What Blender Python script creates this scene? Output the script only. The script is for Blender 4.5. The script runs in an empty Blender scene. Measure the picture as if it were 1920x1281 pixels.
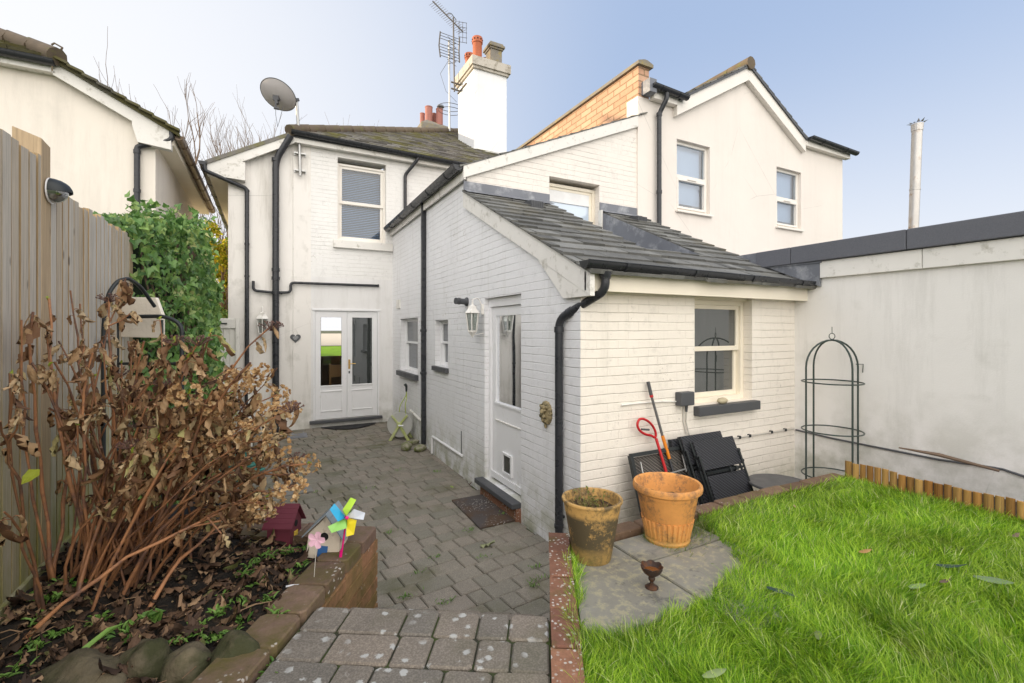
import bpy, bmesh, math, random
import numpy as np
from mathutils import Vector, Matrix, noise as mnoise
from mathutils.geometry import tessellate_polygon
R = math.radians
PI = math.pi
random.seed(7)
rnd = random.random
def uni(a, b): return a + (b - a) * random.random()
scene = bpy.context.scene
COL = scene.collection

# ------------------------------------------------------------------ camera
# the camera is the origin: the lawn lies 1.2 m below it, the patio 1.88 m; X and Y follow the house walls
FPX, HV, YAW = 871.0, 618.0, R(27.68)
cam_d = bpy.data.cameras.new('camera'); cam = bpy.data.objects.new('camera', cam_d); COL.objects.link(cam)
cam_d.sensor_width = 36; cam_d.lens = FPX * 36 / 1920; cam_d.shift_y = (HV - 640.5) / 1920
cam_d.clip_start = 0.05; cam_d.clip_end = 3000
cam.rotation_euler = (R(90), 0, -YAW)
scene.camera = cam

# ------------------------------------------------------------------ light
SUN_AZ, SUN_EL = R(-60), R(12)          # azimuth from +Y, negative = towards -X
world = bpy.data.worlds.new('World'); scene.world = world; world.use_nodes = True
wn = world.node_tree; wn.nodes.clear()
w_out = wn.nodes.new('ShaderNodeOutputWorld'); w_bg = wn.nodes.new('ShaderNodeBackground')
sky = wn.nodes.new('ShaderNodeTexSky'); sky.sky_type = 'NISHITA'; sky.sun_disc = False
sky.sun_elevation = SUN_EL; sky.sun_rotation = SUN_AZ
sky.air_density = 1.0; sky.dust_density = 1.6; sky.ozone_density = 1.5
# thin bright haze: pale towards the sun and the horizon, and extra brightness added behind the camera to fill the shaded walls
tc = wn.nodes.new('ShaderNodeTexCoord')
def wmath(op, a, b=None, c=None):
    n = wn.nodes.new('ShaderNodeMath'); n.operation = op; n.use_clamp = False
    for i, s in enumerate((a, b, c)):
        if s is None: continue
        if isinstance(s, (int, float)): n.inputs[i].default_value = s
        else: wn.links.new(s, n.inputs[i])
    return n.outputs[0]
def wdot(v):
    n = wn.nodes.new('ShaderNodeVectorMath'); n.operation = 'DOT_PRODUCT'
    wn.links.new(tc.outputs['Generated'], n.inputs[0]); n.inputs[1].default_value = v
    return n.outputs['Value']
def wramp(s, a, b):
    n = wn.nodes.new('ShaderNodeMapRange'); n.interpolation_type = 'SMOOTHSTEP'
    wn.links.new(s, n.inputs[0]); n.inputs[1].default_value = a; n.inputs[2].default_value = b
    return n.outputs[0]
veil_dir = Vector((-0.42, 0.86, 0.16)).normalized()
d_sun = wdot(veil_dir)
up = wdot((0, 0, 1))
back = wdot(Vector((-0.25, -1, 0.35)).normalized())
near_sun = wramp(d_sun, 0.34, 1.12)
low = wramp(up, 0.55, -0.02)
hazef = wmath('MAXIMUM', near_sun, wmath('MULTIPLY', low, 0.78))
mixc = wn.nodes.new('ShaderNodeMix'); mixc.data_type = 'RGBA'
wn.links.new(hazef, mixc.inputs['Factor'])
blue = wn.nodes.new('ShaderNodeMix'); blue.data_type = 'RGBA'; blue.inputs['Factor'].default_value = 0.72
wn.links.new(sky.outputs[0], blue.inputs['A']); blue.inputs['B'].default_value = (4.4, 5.65, 8.1, 1)
wn.links.new(blue.outputs['Result'], mixc.inputs['A'])
mixc.inputs['B'].default_value = (8.5, 8.5, 8.6, 1)
mixb = wn.nodes.new('ShaderNodeMix'); mixb.data_type = 'RGBA'
wn.links.new(wramp(back, 0.1, 0.8), mixb.inputs['Factor'])
wn.links.new(mixc.outputs['Result'], mixb.inputs['A']); mixb.inputs['B'].default_value = (22.8, 21.8, 20.6, 1)
wn.links.new(mixb.outputs['Result'], w_bg.inputs[0]); w_bg.inputs[1].default_value = 0.1
wn.links.new(w_bg.outputs[0], w_out.inputs[0])
sl = bpy.data.lights.new('sun', 'SUN'); so = bpy.data.objects.new('sun', sl); COL.objects.link(so)
sl.energy = 5.0; sl.angle = R(0.5); sl.color = (1.0, 0.80, 0.55)
sun_dir = Vector((math.sin(SUN_AZ) * math.cos(SUN_EL), math.cos(SUN_AZ) * math.cos(SUN_EL), math.sin(SUN_EL)))
so.rotation_euler = sun_dir.to_track_quat('Z', 'Y').to_euler()
so.location = (0, 0, 20)
scene.view_settings.view_transform = 'Standard'; scene.view_settings.look = 'None'
scene.view_settings.exposure = 0.28; scene.view_settings.gamma = 1.0
scene.cycles.max_bounces = 8; scene.cycles.diffuse_bounces = 4; scene.cycles.transparent_max_bounces = 12
scene.cycles.use_denoising = True

# ------------------------------------------------------------------ helpers
CY, SY = math.cos(YAW), math.sin(YAW)
def ray(u, v):
    k = (u - 960) / FPX
    return Vector((CY * k + SY, -SY * k + CY, (HV - v) / FPX))
def onX(u, v, X): r = ray(u, v); return r * (X / r.x)
def onY(u, v, Y): r = ray(u, v); return r * (Y / r.y)
def onZ(u, v, Z): r = ray(u, v); return r * (Z / r.z)
def onD(u, v, D): return ray(u, v) * D
# frame of the steps and their two walls: p to the right, q away from the camera
TH = R(31.55)
def S(p, q, z=0.0): return Vector((p * math.cos(TH) + q * math.sin(TH), -p * math.sin(TH) + q * math.cos(TH), z))
def toS(x, y): return (x * math.cos(TH) - y * math.sin(TH), x * math.sin(TH) + y * math.cos(TH))

class MB:
    """collects shapes for ONE mesh object"""
    def __init__(s): s.v = []; s.f = []; s.m = []; s.mi = 0
    def add(s, vs, fs):
        o = len(s.v); s.v.extend([tuple(x) for x in vs]); s.f.extend([tuple(i + o for i in f) for f in fs]); s.m.extend([s.mi] * len(fs)); return s
    def box8(s, P):
        return s.add(P, [(0,3,2,1),(4,5,6,7),(0,1,5,4),(1,2,6,5),(2,3,7,6),(3,0,4,7)])
    def box(s, x0, x1, y0, y1, z0, z1):
        return s.box8([(x0,y0,z0),(x1,y0,z0),(x1,y1,z0),(x0,y1,z0),(x0,y0,z1),(x1,y0,z1),(x1,y1,z1),(x0,y1,z1)])
    def obox(s, c, ax, ay, az):
        """box by centre and three half-axis vectors"""
        c = Vector(c)
        return s.box8([c + ax*i + ay*j + az*k for k in (-1,1) for i, j in ((-1,-1),(1,-1),(1,1),(-1,1))])
    def bar(s, a, b, w, h, up=Vector((0,0,1))):
        a = Vector(a); b = Vector(b); d = (b - a).normalized()
        x = d.cross(up)
        if x.length < 1e-4: x = d.cross(Vector((1,0,0)))
        x.normalize(); y = x.cross(d).normalized()
        return s.obox((a + b) / 2, x * w / 2, (b - a) / 2, y * h / 2)
    def tube(s, pts, r, n=10, cap=True, closed=False):
        pts = [Vector(p) for p in pts]; N = len(pts)
        rs = r if isinstance(r, (list, tuple)) else [r] * N
        o = len(s.v); prev = None
        for i, p in enumerate(pts):
            if closed: t = (pts[(i+1) % N] - pts[i-1]).normalized()
            elif i == 0: t = (pts[1] - p).normalized()
            elif i == N-1: t = (p - pts[-2]).normalized()
            else:
                t = ((pts[i+1] - p).normalized() + (p - pts[i-1]).normalized())
                t = t.normalized() if t.length > 1e-6 else (pts[i+1]-p).normalized()
            if prev is None:
                x = t.cross(Vector((0,0,1)));  x = x if x.length > 1e-3 else t.cross(Vector((1,0,0)))
            else: x = prev - t * prev.dot(t)
            x.normalize(); y = t.cross(x); prev = x
            for k in range(n):
                a = 2*PI*k/n
                s.v.append(tuple(p + (x*math.cos(a) + y*math.sin(a)) * rs[i]))
        M_ = N if closed else N-1
        for i in range(M_):
            j = (i+1) % N
            for k in range(n):
                k2 = (k+1) % n
                s.f.append((o+i*n+k, o+i*n+k2, o+j*n+k2, o+j*n+k)); s.m.append(s.mi)
        if cap and not closed:
            s.f.append(tuple(o+k for k in reversed(range(n)))); s.m.append(s.mi)
            s.f.append(tuple(o+(N-1)*n+k for k in range(n))); s.m.append(s.mi)
        return s
    def lathe(s, prof, c, n=24, ax=Vector((0,0,1)), wob=0.0):
        """prof = [(r, h)...] revolved about ax through c"""
        c = Vector(c); ax = Vector(ax).normalized()
        x = ax.cross(Vector((0,1,0))); x = x if x.length > 1e-3 else ax.cross(Vector((1,0,0)))
        x.normalize(); y = ax.cross(x); o = len(s.v); N = len(prof)
        for (r, h) in prof:
            for k in range(n):
                a = 2*PI*k/n; s.v.append(tuple(c + ax*h + (x*math.cos(a) + y*math.sin(a)) * max(r, 1e-4)))
        for i in range(N-1):
            for k in range(n):
                k2 = (k+1) % n
                s.f.append((o+i*n+k, o+i*n+k2, o+(i+1)*n+k2, o+(i+1)*n+k)); s.m.append(s.mi)
        return s
    def prism(s, poly, z0, z1):
        """poly of (x,y) between two heights"""
        n = len(poly)
        return s.add([(p[0],p[1],z0) for p in poly] + [(p[0],p[1],z1) for p in poly],
                     [tuple(reversed(range(n))), tuple(range(n, 2*n))] + [(i, (i+1)%n, n+(i+1)%n, n+i) for i in range(n)])
    def loft(s, A, B):
        """solid between two equal polygons of 3D points"""
        n = len(A)
        return s.add(list(A) + list(B), [tuple(reversed(range(n))), tuple(range(n, 2*n))] + [(i, (i+1)%n, n+(i+1)%n, n+i) for i in range(n)])
    def blob(s, c, rx, ry, rz, nu=14, nv=9, amp=0.15, fr=2.0, seed=0.0, rot=0.0):
        o = len(s.v); cr, sr = math.cos(rot), math.sin(rot); c = Vector(c)
        for i in range(nv+1):
            th = PI*i/nv
            for k in range(nu):
                a = 2*PI*k/nu; d = Vector((math.sin(th)*math.cos(a), math.sin(th)*math.sin(a), math.cos(th)))
                w = 1 + amp * mnoise.noise(d*fr + Vector((seed, seed*1.7, 0)))*2
                x, y, z = d.x*rx*w, d.y*ry*w, d.z*rz*w
                s.v.append((c.x + x*cr - y*sr, c.y + x*sr + y*cr, c.z + z))
        for i in range(nv):
            for k in range(nu):
                k2 = (k+1) % nu; s.f.append((o+i*nu+k, o+(i+1)*nu+k, o+(i+1)*nu+k2, o+i*nu+k2)); s.m.append(s.mi)
        return s

def wloc(o):
    return Vector(o['_w']) if o is not None and '_w' in o else Vector((0,0,0))
def link_mesh(name, mb, mat, parent=None, smooth=False, bevel=0.0, keep=False):
    me = bpy.data.meshes.new(name); me.from_pydata(mb.v, [], mb.f)
    mats = mat if isinstance(mat, (list, tuple)) else [mat]
    for m_ in mats: me.materials.append(m_)
    if len(mats) > 1: me.polygons.foreach_set('material_index', mb.m)
    if not keep:
        bm = bmesh.new(); bm.from_mesh(me); bmesh.ops.recalc_face_normals(bm, faces=bm.faces); bm.to_mesh(me); bm.free()
    if smooth:
        me.polygons.foreach_set('use_smooth', [True]*len(me.polygons))
        me.set_sharp_from_angle(angle=R(smooth if smooth is not True else 42))
    me.update()
    o = bpy.data.objects.new(name, me); COL.objects.link(o)
    if parent is not None:
        o.parent = parent; o.location = -wloc(parent)
    if bevel:
        b = o.modifiers.new('bevel', 'BEVEL'); b.width = bevel; b.segments = 2; b.limit_method = 'ANGLE'; b.angle_limit = R(40)
    return o
part = link_mesh
def tag(o, label=None, cat=None, group=None, kind=None):
    if label: o['label'] = label
    if cat: o['category'] = cat
    if group: o['group'] = group
    if kind: o['kind'] = kind
    return o
def thing(name, label, cat, loc=(0,0,0), group=None):
    o = bpy.data.objects.new(name, None); COL.objects.link(o); o.location = loc; o.empty_display_size = .1
    o['_w'] = tuple(loc); EMPT.append(o)
    return tag(o, label, cat, group)
EMPT = []
class Fr:
    """upright working plane: point O, U along it, N outwards"""
    def __init__(s, O, U, N): s.O = Vector(O); s.U = Vector(U).normalized(); s.N = Vector(N).normalized()
    def P(s, u, z, n=0.0): return s.O + s.U*u + s.N*n + Vector((0,0,z))
    def box(s, mb, u0, u1, z0, z1, n0, n1):
        return mb.box8([s.P(u0,z0,n0), s.P(u1,z0,n0), s.P(u1,z0,n1), s.P(u0,z0,n1), s.P(u0,z1,n0), s.P(u1,z1,n0), s.P(u1,z1,n1), s.P(u0,z1,n1)])
    def board(s, mb, pts, n0, n1):
        return mb.loft([s.P(a,b,n0) for a,b in pts], [s.P(a,b,n1) for a,b in pts])
def wall_mb(fr, outline, holes, T=0.25):
    mb = MB(); loops = [list(outline)] + [[(a,c),(b,c),(b,d),(a,d)] for a,b,c,d in holes]
    tri = tessellate_polygon([[Vector((p[0],p[1],0)) for p in l] for l in loops])
    flat = [p for l in loops for p in l]; n = len(flat)
    mb.add([fr.P(a,b,0) for a,b in flat] + [fr.P(a,b,-T) for a,b in flat], [tuple(t) for t in tri] + [tuple(i+n for i in reversed(t)) for t in tri])
    o = 0; fs = []
    for l in loops:
        m = len(l)
        for i in range(m): a, b = o+i, o+(i+1)%m; fs.append((a, b, b+n, a+n))
        o += m
    for f in fs: mb.f.append(f); mb.m.append(0)
    return mb
def clip(poly, a, b, c):
    """keep a*x+b*y<=c"""
    out = []
    for i in range(len(poly)):
        p, q = poly[i], poly[(i+1) % len(poly)]; dp = a*p[0]+b*p[1]-c; dq = a*q[0]+b*q[1]-c
        if dp <= 0: out.append(p)
        if (dp < 0 < dq) or (dq < 0 < dp):
            t = dp/(dp-dq); out.append((p[0]+(q[0]-p[0])*t, p[1]+(q[1]-p[1])*t))
    return out
def fillet(pts, r=0.06, n=4):
    pts = [Vector(p) for p in pts]; out = [pts[0]]
    for i in range(1, len(pts)-1):
        a, b, c = pts[i-1], pts[i], pts[i+1]; rr = min(r, (a-b).length*.45, (c-b).length*.45)
        p = b + (a-b).normalized()*rr; q = b + (c-b).normalized()*rr
        for k in range(n+1):
            t = k/n; out.append(p*(1-t)**2 + b*2*t*(1-t) + q*t*t)
    return out + [pts[-1]]

# ------------------------------------------------------------------ materials
class NT:
    def __init__(s, name):
        s.mat = bpy.data.materials.new(name); s.mat.use_nodes = True; s.t = s.mat.node_tree
        s.b = s.t.nodes['Principled BSDF']; s.tc = s.t.nodes.new('ShaderNodeTexCoord'); s.h = None
        s.obj = s.tc.outputs['Object']
    def lk(s, v, sock):
        if hasattr(v, 'is_linked') or hasattr(v, 'links'): s.t.links.new(v, sock)
        else: sock.default_value = v if not (isinstance(v, tuple) and len(v) == 3 and len(getattr(sock, 'default_value', (0,))) == 4) else (*v, 1)
    def n(s, ty): return s.t.nodes.new(ty)
    def mapv(s, vec, sc=(1,1,1), loc=(0,0,0), rot=(0,0,0)):
        m = s.n('ShaderNodeMapping'); s.lk(vec, m.inputs[0]); m.inputs[1].default_value = loc; m.inputs[2].default_value = rot; m.inputs[3].default_value = sc; return m.outputs[0]
    def noise(s, scale, detail=4, rough=.55, vec=None, dist=0):
        m = s.n('ShaderNodeTexNoise'); s.lk(vec if vec is not None else s.obj, m.inputs['Vector'])
        m.inputs['Scale'].default_value = scale; m.inputs['Detail'].default_value = detail; m.inputs['Roughness'].default_value = rough; m.inputs['Distortion'].default_value = dist
        return m.outputs['Fac']
    def vor(s, scale, vec=None, feat='F1'):
        m = s.n('ShaderNodeTexVoronoi'); m.feature = feat; s.lk(vec if vec is not None else s.obj, m.inputs['Vector']); m.inputs['Scale'].default_value = scale; return m.outputs['Distance']
    def math(s, op, a, b=0.0, clampv=False):
        m = s.n('ShaderNodeMath'); m.operation = op; m.use_clamp = clampv; s.lk(a, m.inputs[0]); s.lk(b, m.inputs[1]); return m.outputs[0]
    def rng(s, a, lo, hi, o0=0.0, o1=1.0):
        m = s.n('ShaderNodeMapRange'); s.lk(a, m.inputs[0]); m.inputs[1].default_value = lo; m.inputs[2].default_value = hi; m.inputs[3].default_value = o0; m.inputs[4].default_value = o1; return m.outputs[0]
    def mix(s, f, a, b, mode='MIX'):
        m = s.n('ShaderNodeMix'); m.data_type = 'RGBA'; m.blend_type = mode; s.lk(f, m.inputs[0])
        for v, k in ((a, 6), (b, 7)):
            if isinstance(v, tuple): m.inputs[k].default_value = (*v[:3], 1)
            else: s.t.links.new(v, m.inputs[k])
        return m.outputs[2]
    def val(s, col, f):
        m = s.n('ShaderNodeHueSaturation'); s.lk(f, m.inputs['Value']); s.t.links.new(col, m.inputs['Color']); return m.outputs[0]
    def island(s): return s.n('ShaderNodeNewGeometry').outputs['Random Per Island']
    def bump(s, h, strength=.3, dist=.01):
        m = s.n('ShaderNodeBump'); m.inputs['Strength'].default_value = strength; m.inputs['Distance'].default_value = dist; s.t.links.new(h, m.inputs['Height'])
        if s.h is not None: s.t.links.new(s.h, m.inputs['Normal'])
        s.h = m.outputs[0]; return s
    def done(s, col, rough=.6, metal=0.0, spec=.4):
        if isinstance(col, tuple): s.b.inputs['Base Color'].default_value = (*col[:3], 1)
        else: s.t.links.new(col, s.b.inputs['Base Color'])
        s.lk(rough, s.b.inputs['Roughness']); s.b.inputs['Metallic'].default_value = metal; s.b.inputs['Specular IOR Level'].default_value = spec
        if s.h is not None: s.t.links.new(s.h, s.b.inputs['Normal'])
        return s.mat
def sc(c, k): return tuple(min(1, x*k) for x in c)
def simple(name, col, rough=.5, metal=0.0, var=.18, vs=6, bs=60, bstr=.15, bd=.004, col2=None, th=(.55,.7), s2=3, isl=0.0, spec=.4):
    m = NT(name); c = m.mix(m.noise(vs), sc(col, 1-var), sc(col, 1+var))
    if col2: c = m.mix(m.rng(m.noise(s2, 6, .65), th[0], th[1]), c, col2)
    if isl: c = m.val(c, m.rng(m.island(), 0, 1, 1-isl, 1+isl))
    if bstr: m.bump(m.noise(bs, 3), bstr, bd)
    return m.done(c, m.rng(m.noise(vs*2), .3, .7, max(.02, rough-.08), min(1, rough+.08)), metal, spec)

def painted_brick(name, col, axis, dirt=.5, rough=.55, lines=.55, course=.075):
    m = NT(name); sep = m.n('ShaderNodeSeparateXYZ'); m.t.links.new(m.obj, sep.inputs[0])
    cb = m.n('ShaderNodeCombineXYZ'); m.t.links.new(sep.outputs[axis], cb.inputs[0]); m.t.links.new(sep.outputs[2], cb.inputs[1])
    wob = m.n('ShaderNodeTexNoise'); m.t.links.new(m.obj, wob.inputs['Vector']); wob.inputs['Scale'].default_value = 3.2; wob.inputs['Detail'].default_value = 6
    vm = m.n('ShaderNodeVectorMath'); vm.operation = 'MULTIPLY_ADD'; m.t.links.new(wob.outputs['Color'], vm.inputs[0]); vm.inputs[1].default_value = (.016,.022,0); m.t.links.new(cb.outputs[0], vm.inputs[2])
    br = m.n('ShaderNodeTexBrick'); m.t.links.new(vm.outputs[0], br.inputs['Vector']); br.inputs['Scale'].default_value = 1
    br.inputs['Brick Width'].default_value = .225; br.inputs['Row Height'].default_value = course; br.inputs['Mortar Size'].default_value = .0045; br.inputs['Mortar Smooth'].default_value = .7
    br.inputs['Color1'].default_value = (1,1,1,1); br.inputs['Color2'].default_value = (.86,.86,.86,1); br.inputs['Mortar'].default_value = (.9,.9,.9,1)
    mort = br.outputs['Fac']
    sp2 = m.n('ShaderNodeSeparateXYZ'); m.t.links.new(vm.outputs[0], sp2.inputs[0])
    fr_ = m.math('FRACT', m.math('DIVIDE', sp2.outputs[1], course)); dd_ = m.math('ABSOLUTE', m.math('SUBTRACT', fr_, .5))
    hl = m.rng(dd_, .425, .485); patch = m.rng(m.noise(1.9, 4), .40, .60, .3, 1); pv = m.rng(m.noise(2.6, 3), .44, .62, .12, .7)
    mortp = m.math('MAXIMUM', m.math('MULTIPLY', hl, patch), m.math('MULTIPLY', mort, pv))
    c = m.mix(m.noise(1.3, 5), sc(col,.9), sc(col,1.05))
    c = m.mix(m.rng(m.noise(9, 6, .7), .55, .8), c, sc(col,.78)); c = m.mix(m.rng(m.math('ADD', m.noise(34, 4, .7), m.math('MULTIPLY', m.noise(2.5, 3), .5)), .93, .98, 0, .6), c, (.45,.40,.36))
    c = m.mix(m.math('MULTIPLY', mortp, m.math('MULTIPLY', m.rng(m.noise(14,3), .3, .6, .45, 1), lines)), c, (col[0]*.50, col[1]*.48, col[2]*.46))
    st = m.mapv(m.obj, (5,5,.55)); streak = m.rng(m.noise(1.6, 6, .7, st), .55, .85)
    c = m.mix(m.math('MULTIPLY', streak, dirt), c, (.40,.39,.33))
    alg = m.math('MULTIPLY', m.rng(sep.outputs[2], -1.25, -1.85), m.rng(m.noise(4.5, 6, .7), .40, .60), True)
    c = m.mix(m.math('MULTIPLY', alg, .8), c, (.36,.36,.24))
    hb = m.math('MULTIPLY_ADD', mortp, -1.0); m.t.nodes[-1].inputs[2].default_value = 1
    m.bump(m.math('ADD', hb, m.math('MULTIPLY', m.noise(26, 5, .6), .7)), .55, .011)
    lump = m.mix(.5, br.outputs['Color'], br.outputs['Color'])
    m.bump(lump, .25, .006)
    return m.done(c, rough)
def stucco(name, col, dirt=.35, low=None, sx=.8, bump=.3, dcol=(.36,.33,.28)):
    m = NT(name); c = m.mix(m.noise(.9, 5), sc(col,.90), sc(col,1.05))
    st = m.mapv(m.obj, (sx*4, sx*4, .35)); c = m.mix(m.math('MULTIPLY', m.rng(m.noise(1.2, 7, .72, st), .5, .8), dirt), c, dcol)
    c = m.mix(m.math('MULTIPLY', m.rng(m.noise(2.2, 6, .6), .58, .75), dirt*.7), c, (.42,.41,.36))
    cr = m.rng(m.vor(.55, m.mapv(m.obj, (1,1,1.3)), 'DISTANCE_TO_EDGE'), 0, .003, 1, 0)
    c = m.mix(m.math('MULTIPLY', cr, m.rng(m.noise(.8), .52, .6, 0, .5)), c, (.25,.24,.22))
    if low is not None:
        sep = m.n('ShaderNodeSeparateXYZ'); m.t.links.new(m.obj, sep.inputs[0])
        a = m.math('MULTIPLY', m.rng(sep.outputs[2], low, low-.9), m.rng(m.noise(3.5, 6, .65), .4, .62), True)
        c = m.mix(m.math('MULTIPLY', a, .6), c, (.30,.30,.22))
    m.bump(m.noise(90, 4), bump, .004); m.bump(m.noise(4, 4), .25, .02)
    return m.done(c, .7)
WHITE = (.80,.80,.80); CREAM = (.80,.74,.66)
M_brickA = painted_brick('white_painted_brick_side', (.83,.83,.845), 1, .36, lines=.52)
M_brickB = painted_brick('warm_light_cream_brick_end', (.87,.81,.725), 0, .30, lines=.42)  # cream base colour partly stands in for warm bounced light on this wall
M_brickE = painted_brick('cream_painted_brick_gable', (.82,.77,.71), 0, .25, lines=.4)
M_stuccoD = stucco('white_render_left', (.82,.79,.75), .85, -1.0)
M_stuccoG = stucco('cream_render_neighbour', (.80,.74,.66), .3)
M_stuccoF = stucco('cream_render_right', (.80,.74,.68), .13)
M_stuccoC = stucco('grey_white_render_boundary', (.81,.79,.76), .5, -.5, dcol=(.42,.41,.37))
M_stuccoCh = stucco('white_render_chimney', (.82,.82,.83), .15)
M_white = simple('white_gloss_paint', (.80,.80,.81), .4, var=.05, col2=(.62,.61,.57), th=(.6,.8), s2=6, bstr=.08)
M_board = simple('weathered_white_board', (.76,.74,.70), .55, var=.08, col2=(.40,.38,.32), th=(.56,.74), s2=9, bstr=.3, bs=40)
M_fascia = simple('cream_fascia_paint', (.84,.77,.64), .5, var=.05, bstr=.08)
M_upvc = simple('cream_window_frame', (.80,.76,.70), .35, var=.04, bstr=0)
M_black = simple('black_plastic_pipe', (.030,.032,.037), .30, var=.15, bstr=.03)
M_dark = simple('dark_grey_paint', (.075,.078,.085), .5, var=.2, bstr=.2, bs=90)
M_metal = simple('black_metal', (.03,.035,.037), .4, .3, var=.3, bstr=.05)
M_galv = simple('galvanised_steel', (.45,.45,.44), .4, .8, var=.2, bstr=.05)
M_rustg = simple('weathered_flue_metal', (.50,.48,.45), .42, .7, var=.2, col2=(.36,.27,.19), th=(.58,.72), s2=7, bstr=.1)
M_lead = simple('grey_lead', (.17,.18,.205), .55, .15, var=.3, vs=3, col2=(.36,.37,.39), th=(.5,.68), s2=5, bstr=.2, bs=20)
M_terra = simple('terracotta_chimney_pot', (.42,.12,.055), .7, var=.25, bstr=.2)
M_terra2 = simple('dusky_pink_chimney_pot', (.36,.15,.12), .75, var=.25, bstr=.2)
M_stone = simple('weathered_stone', (.22,.20,.17), .85, var=.35, col2=(.30,.24,.10), th=(.5,.7), s2=8, bstr=.5, bs=30)
M_gold = simple('brass', (.55,.36,.12), .3, .9, var=.1, bstr=0)
M_red = simple('red_plastic', (.50,.015,.02), .35, var=.1, bstr=.03)
M_orange = simple('orange_painted_shaft', (.70,.22,.015), .45, var=.15, bstr=.05)
M_teal = simple('teal_plastic', (.06,.23,.20), .5, var=.2, bstr=.05)
M_cream_pan = simple('cream_textured_panel', (.78,.72,.62), .6, var=.05, bs=45, bstr=.7, bd=.006)
M_green_pl = simple('faded_green_plastic', (.42,.47,.17), .55, var=.25, bstr=.1, col2=(.55,.55,.40), th=(.5,.7))
M_hose = simple('green_hose', (.30,.36,.10), .5, var=.2, bstr=.05)
M_rope = simple('pale_cable', (.55,.52,.47), .6, var=.2, bstr=.1)
M_ridge = simple('ridge_tile_clay', (.13,.10,.07), .9, var=.4, col2=(.14,.13,.05), th=(.54,.7), s2=7, bstr=.6, bs=30)

def glass_mat(name, tint=(.02,.025,.03), refl=.5, transp=0.0, rough=.01, gain=1.6):
    m = NT(name); t = m.t; t.nodes.remove(m.b); out = t.nodes['Material Output']
    gl = t.nodes.new('ShaderNodeBsdfGlossy'); gl.inputs['Roughness'].default_value = rough; gl.inputs['Color'].default_value = (.95,.97,1,1)
    if transp: d = t.nodes.new('ShaderNodeBsdfTransparent'); d.inputs[0].default_value = (*tint,1)
    else: d = t.nodes.new('ShaderNodeBsdfDiffuse'); d.inputs[0].default_value = (*tint,1)
    fr = t.nodes.new('ShaderNodeFresnel'); fr.inputs[0].default_value = 1.5
    mp = m.math('MULTIPLY_ADD', fr.outputs[0], gain); t.nodes[-1].inputs[2].default_value = refl; t.nodes[-1].use_clamp = True
    mx = t.nodes.new('ShaderNodeMixShader'); t.links.new(mp, mx.inputs[0]); t.links.new(d.outputs[0], mx.inputs[1]); t.links.new(gl.outputs[0], mx.inputs[2])
    b = t.nodes.new('ShaderNodeBump'); b.inputs['Strength'].default_value = .06; b.inputs['Distance'].default_value = .01
    t.links.new(m.noise(2.5, 1), b.inputs['Height']); t.links.new(b.outputs[0], gl.inputs['Normal'])
    t.links.new(mx.outputs[0], out.inputs[0]); return m.mat
M_glass = glass_mat('window_glass', (.95,.94,.92), .04, 1, gain=1.0)
M_glass_dark = glass_mat('dark_room_glass', (.045,.05,.048), .15, gain=.7)
M_glass_side = glass_mat('side_window_glass', (.06,.065,.065), .06, gain=.25)
M_glass_sky = glass_mat('sky_tinted_glass', (.50,.60,.72), .06)  # pale blue diffuse colour stands in for the reflected sky
M_glass_lamp = glass_mat('lantern_glass', (.8,.82,.8), .1, 1, .1)

def slate_mat(name, col, moss=.0, mcol=(.14,.15,.02)):
    m = NT(name); c = m.mix(m.noise(7, 6, .65), sc(col,.55), sc(col,1.5)); c = m.val(c, m.rng(m.island(), 0, 1, .6, 1.45))
    c = m.mix(m.rng(m.noise(28, 5, .7), .6, .72, 0, .55), c, (.30,.30,.28))
    if moss: c = m.mix(m.rng(m.noise(1.6, 7, .68), .62-moss*.25, .75-moss*.2), c, mcol)
    m.bump(m.noise(30, 6, .7), .9, .008)
    return m.done(c, .7)
M_slate = slate_mat('grey_slate', (.130,.130,.122), .35, (.14,.13,.10))
M_slateD = slate_mat('mossy_slate', (.155,.145,.130), .55, (.17,.16,.05))
M_slateG = slate_mat('mossy_tile', (.075,.07,.055), .85, (.09,.08,.02))
M_felt = simple('mineral_felt_coping', (.125,.13,.15), .8, var=.3, vs=150, bs=300, bstr=.6, bd=.003)

def paver_mat(name, base, base2, lichen=.25, spot=(.52,.52,.50), moss=.5):
    m = NT(name); c = m.mix(m.island(), base, base2); c = m.mix(m.noise(6, 6, .7), m.val(c, .72), m.val(c, 1.25))
    c = m.mix(m.rng(m.noise(150, 2), .42, .72), c, m.val(c, 1.7))
    c = m.mix(m.rng(m.noise(2.2, 5), .52, .72, 0, moss), c, (.085,.085,.035))
    if lichen > .2: c = m.mix(m.math('MULTIPLY', m.rng(m.math('ADD', m.vor(17), m.math('MULTIPLY', m.noise(38, 5, .7), .75)), .66, .58), m.rng(m.noise(3.6, 4), .44, .52), True), c, spot)
    m.bump(m.noise(170, 3), .5, .003); m.bump(m.noise(18, 5), .5, .008)
    return m.done(c, .8)
M_paver = paver_mat('patio_block', (.158,.148,.120), (.200,.175,.145), .06, moss=.75)
M_paver2 = paver_mat('step_block', (.125,.113,.096), (.180,.150,.120), .8, (.40,.40,.38), .55)
M_joint = simple('mossy_joint_sand', (.035,.035,.022), .95, var=.4, vs=20, col2=(.05,.07,.015), th=(.45,.6), s2=8, bstr=.6)
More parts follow.
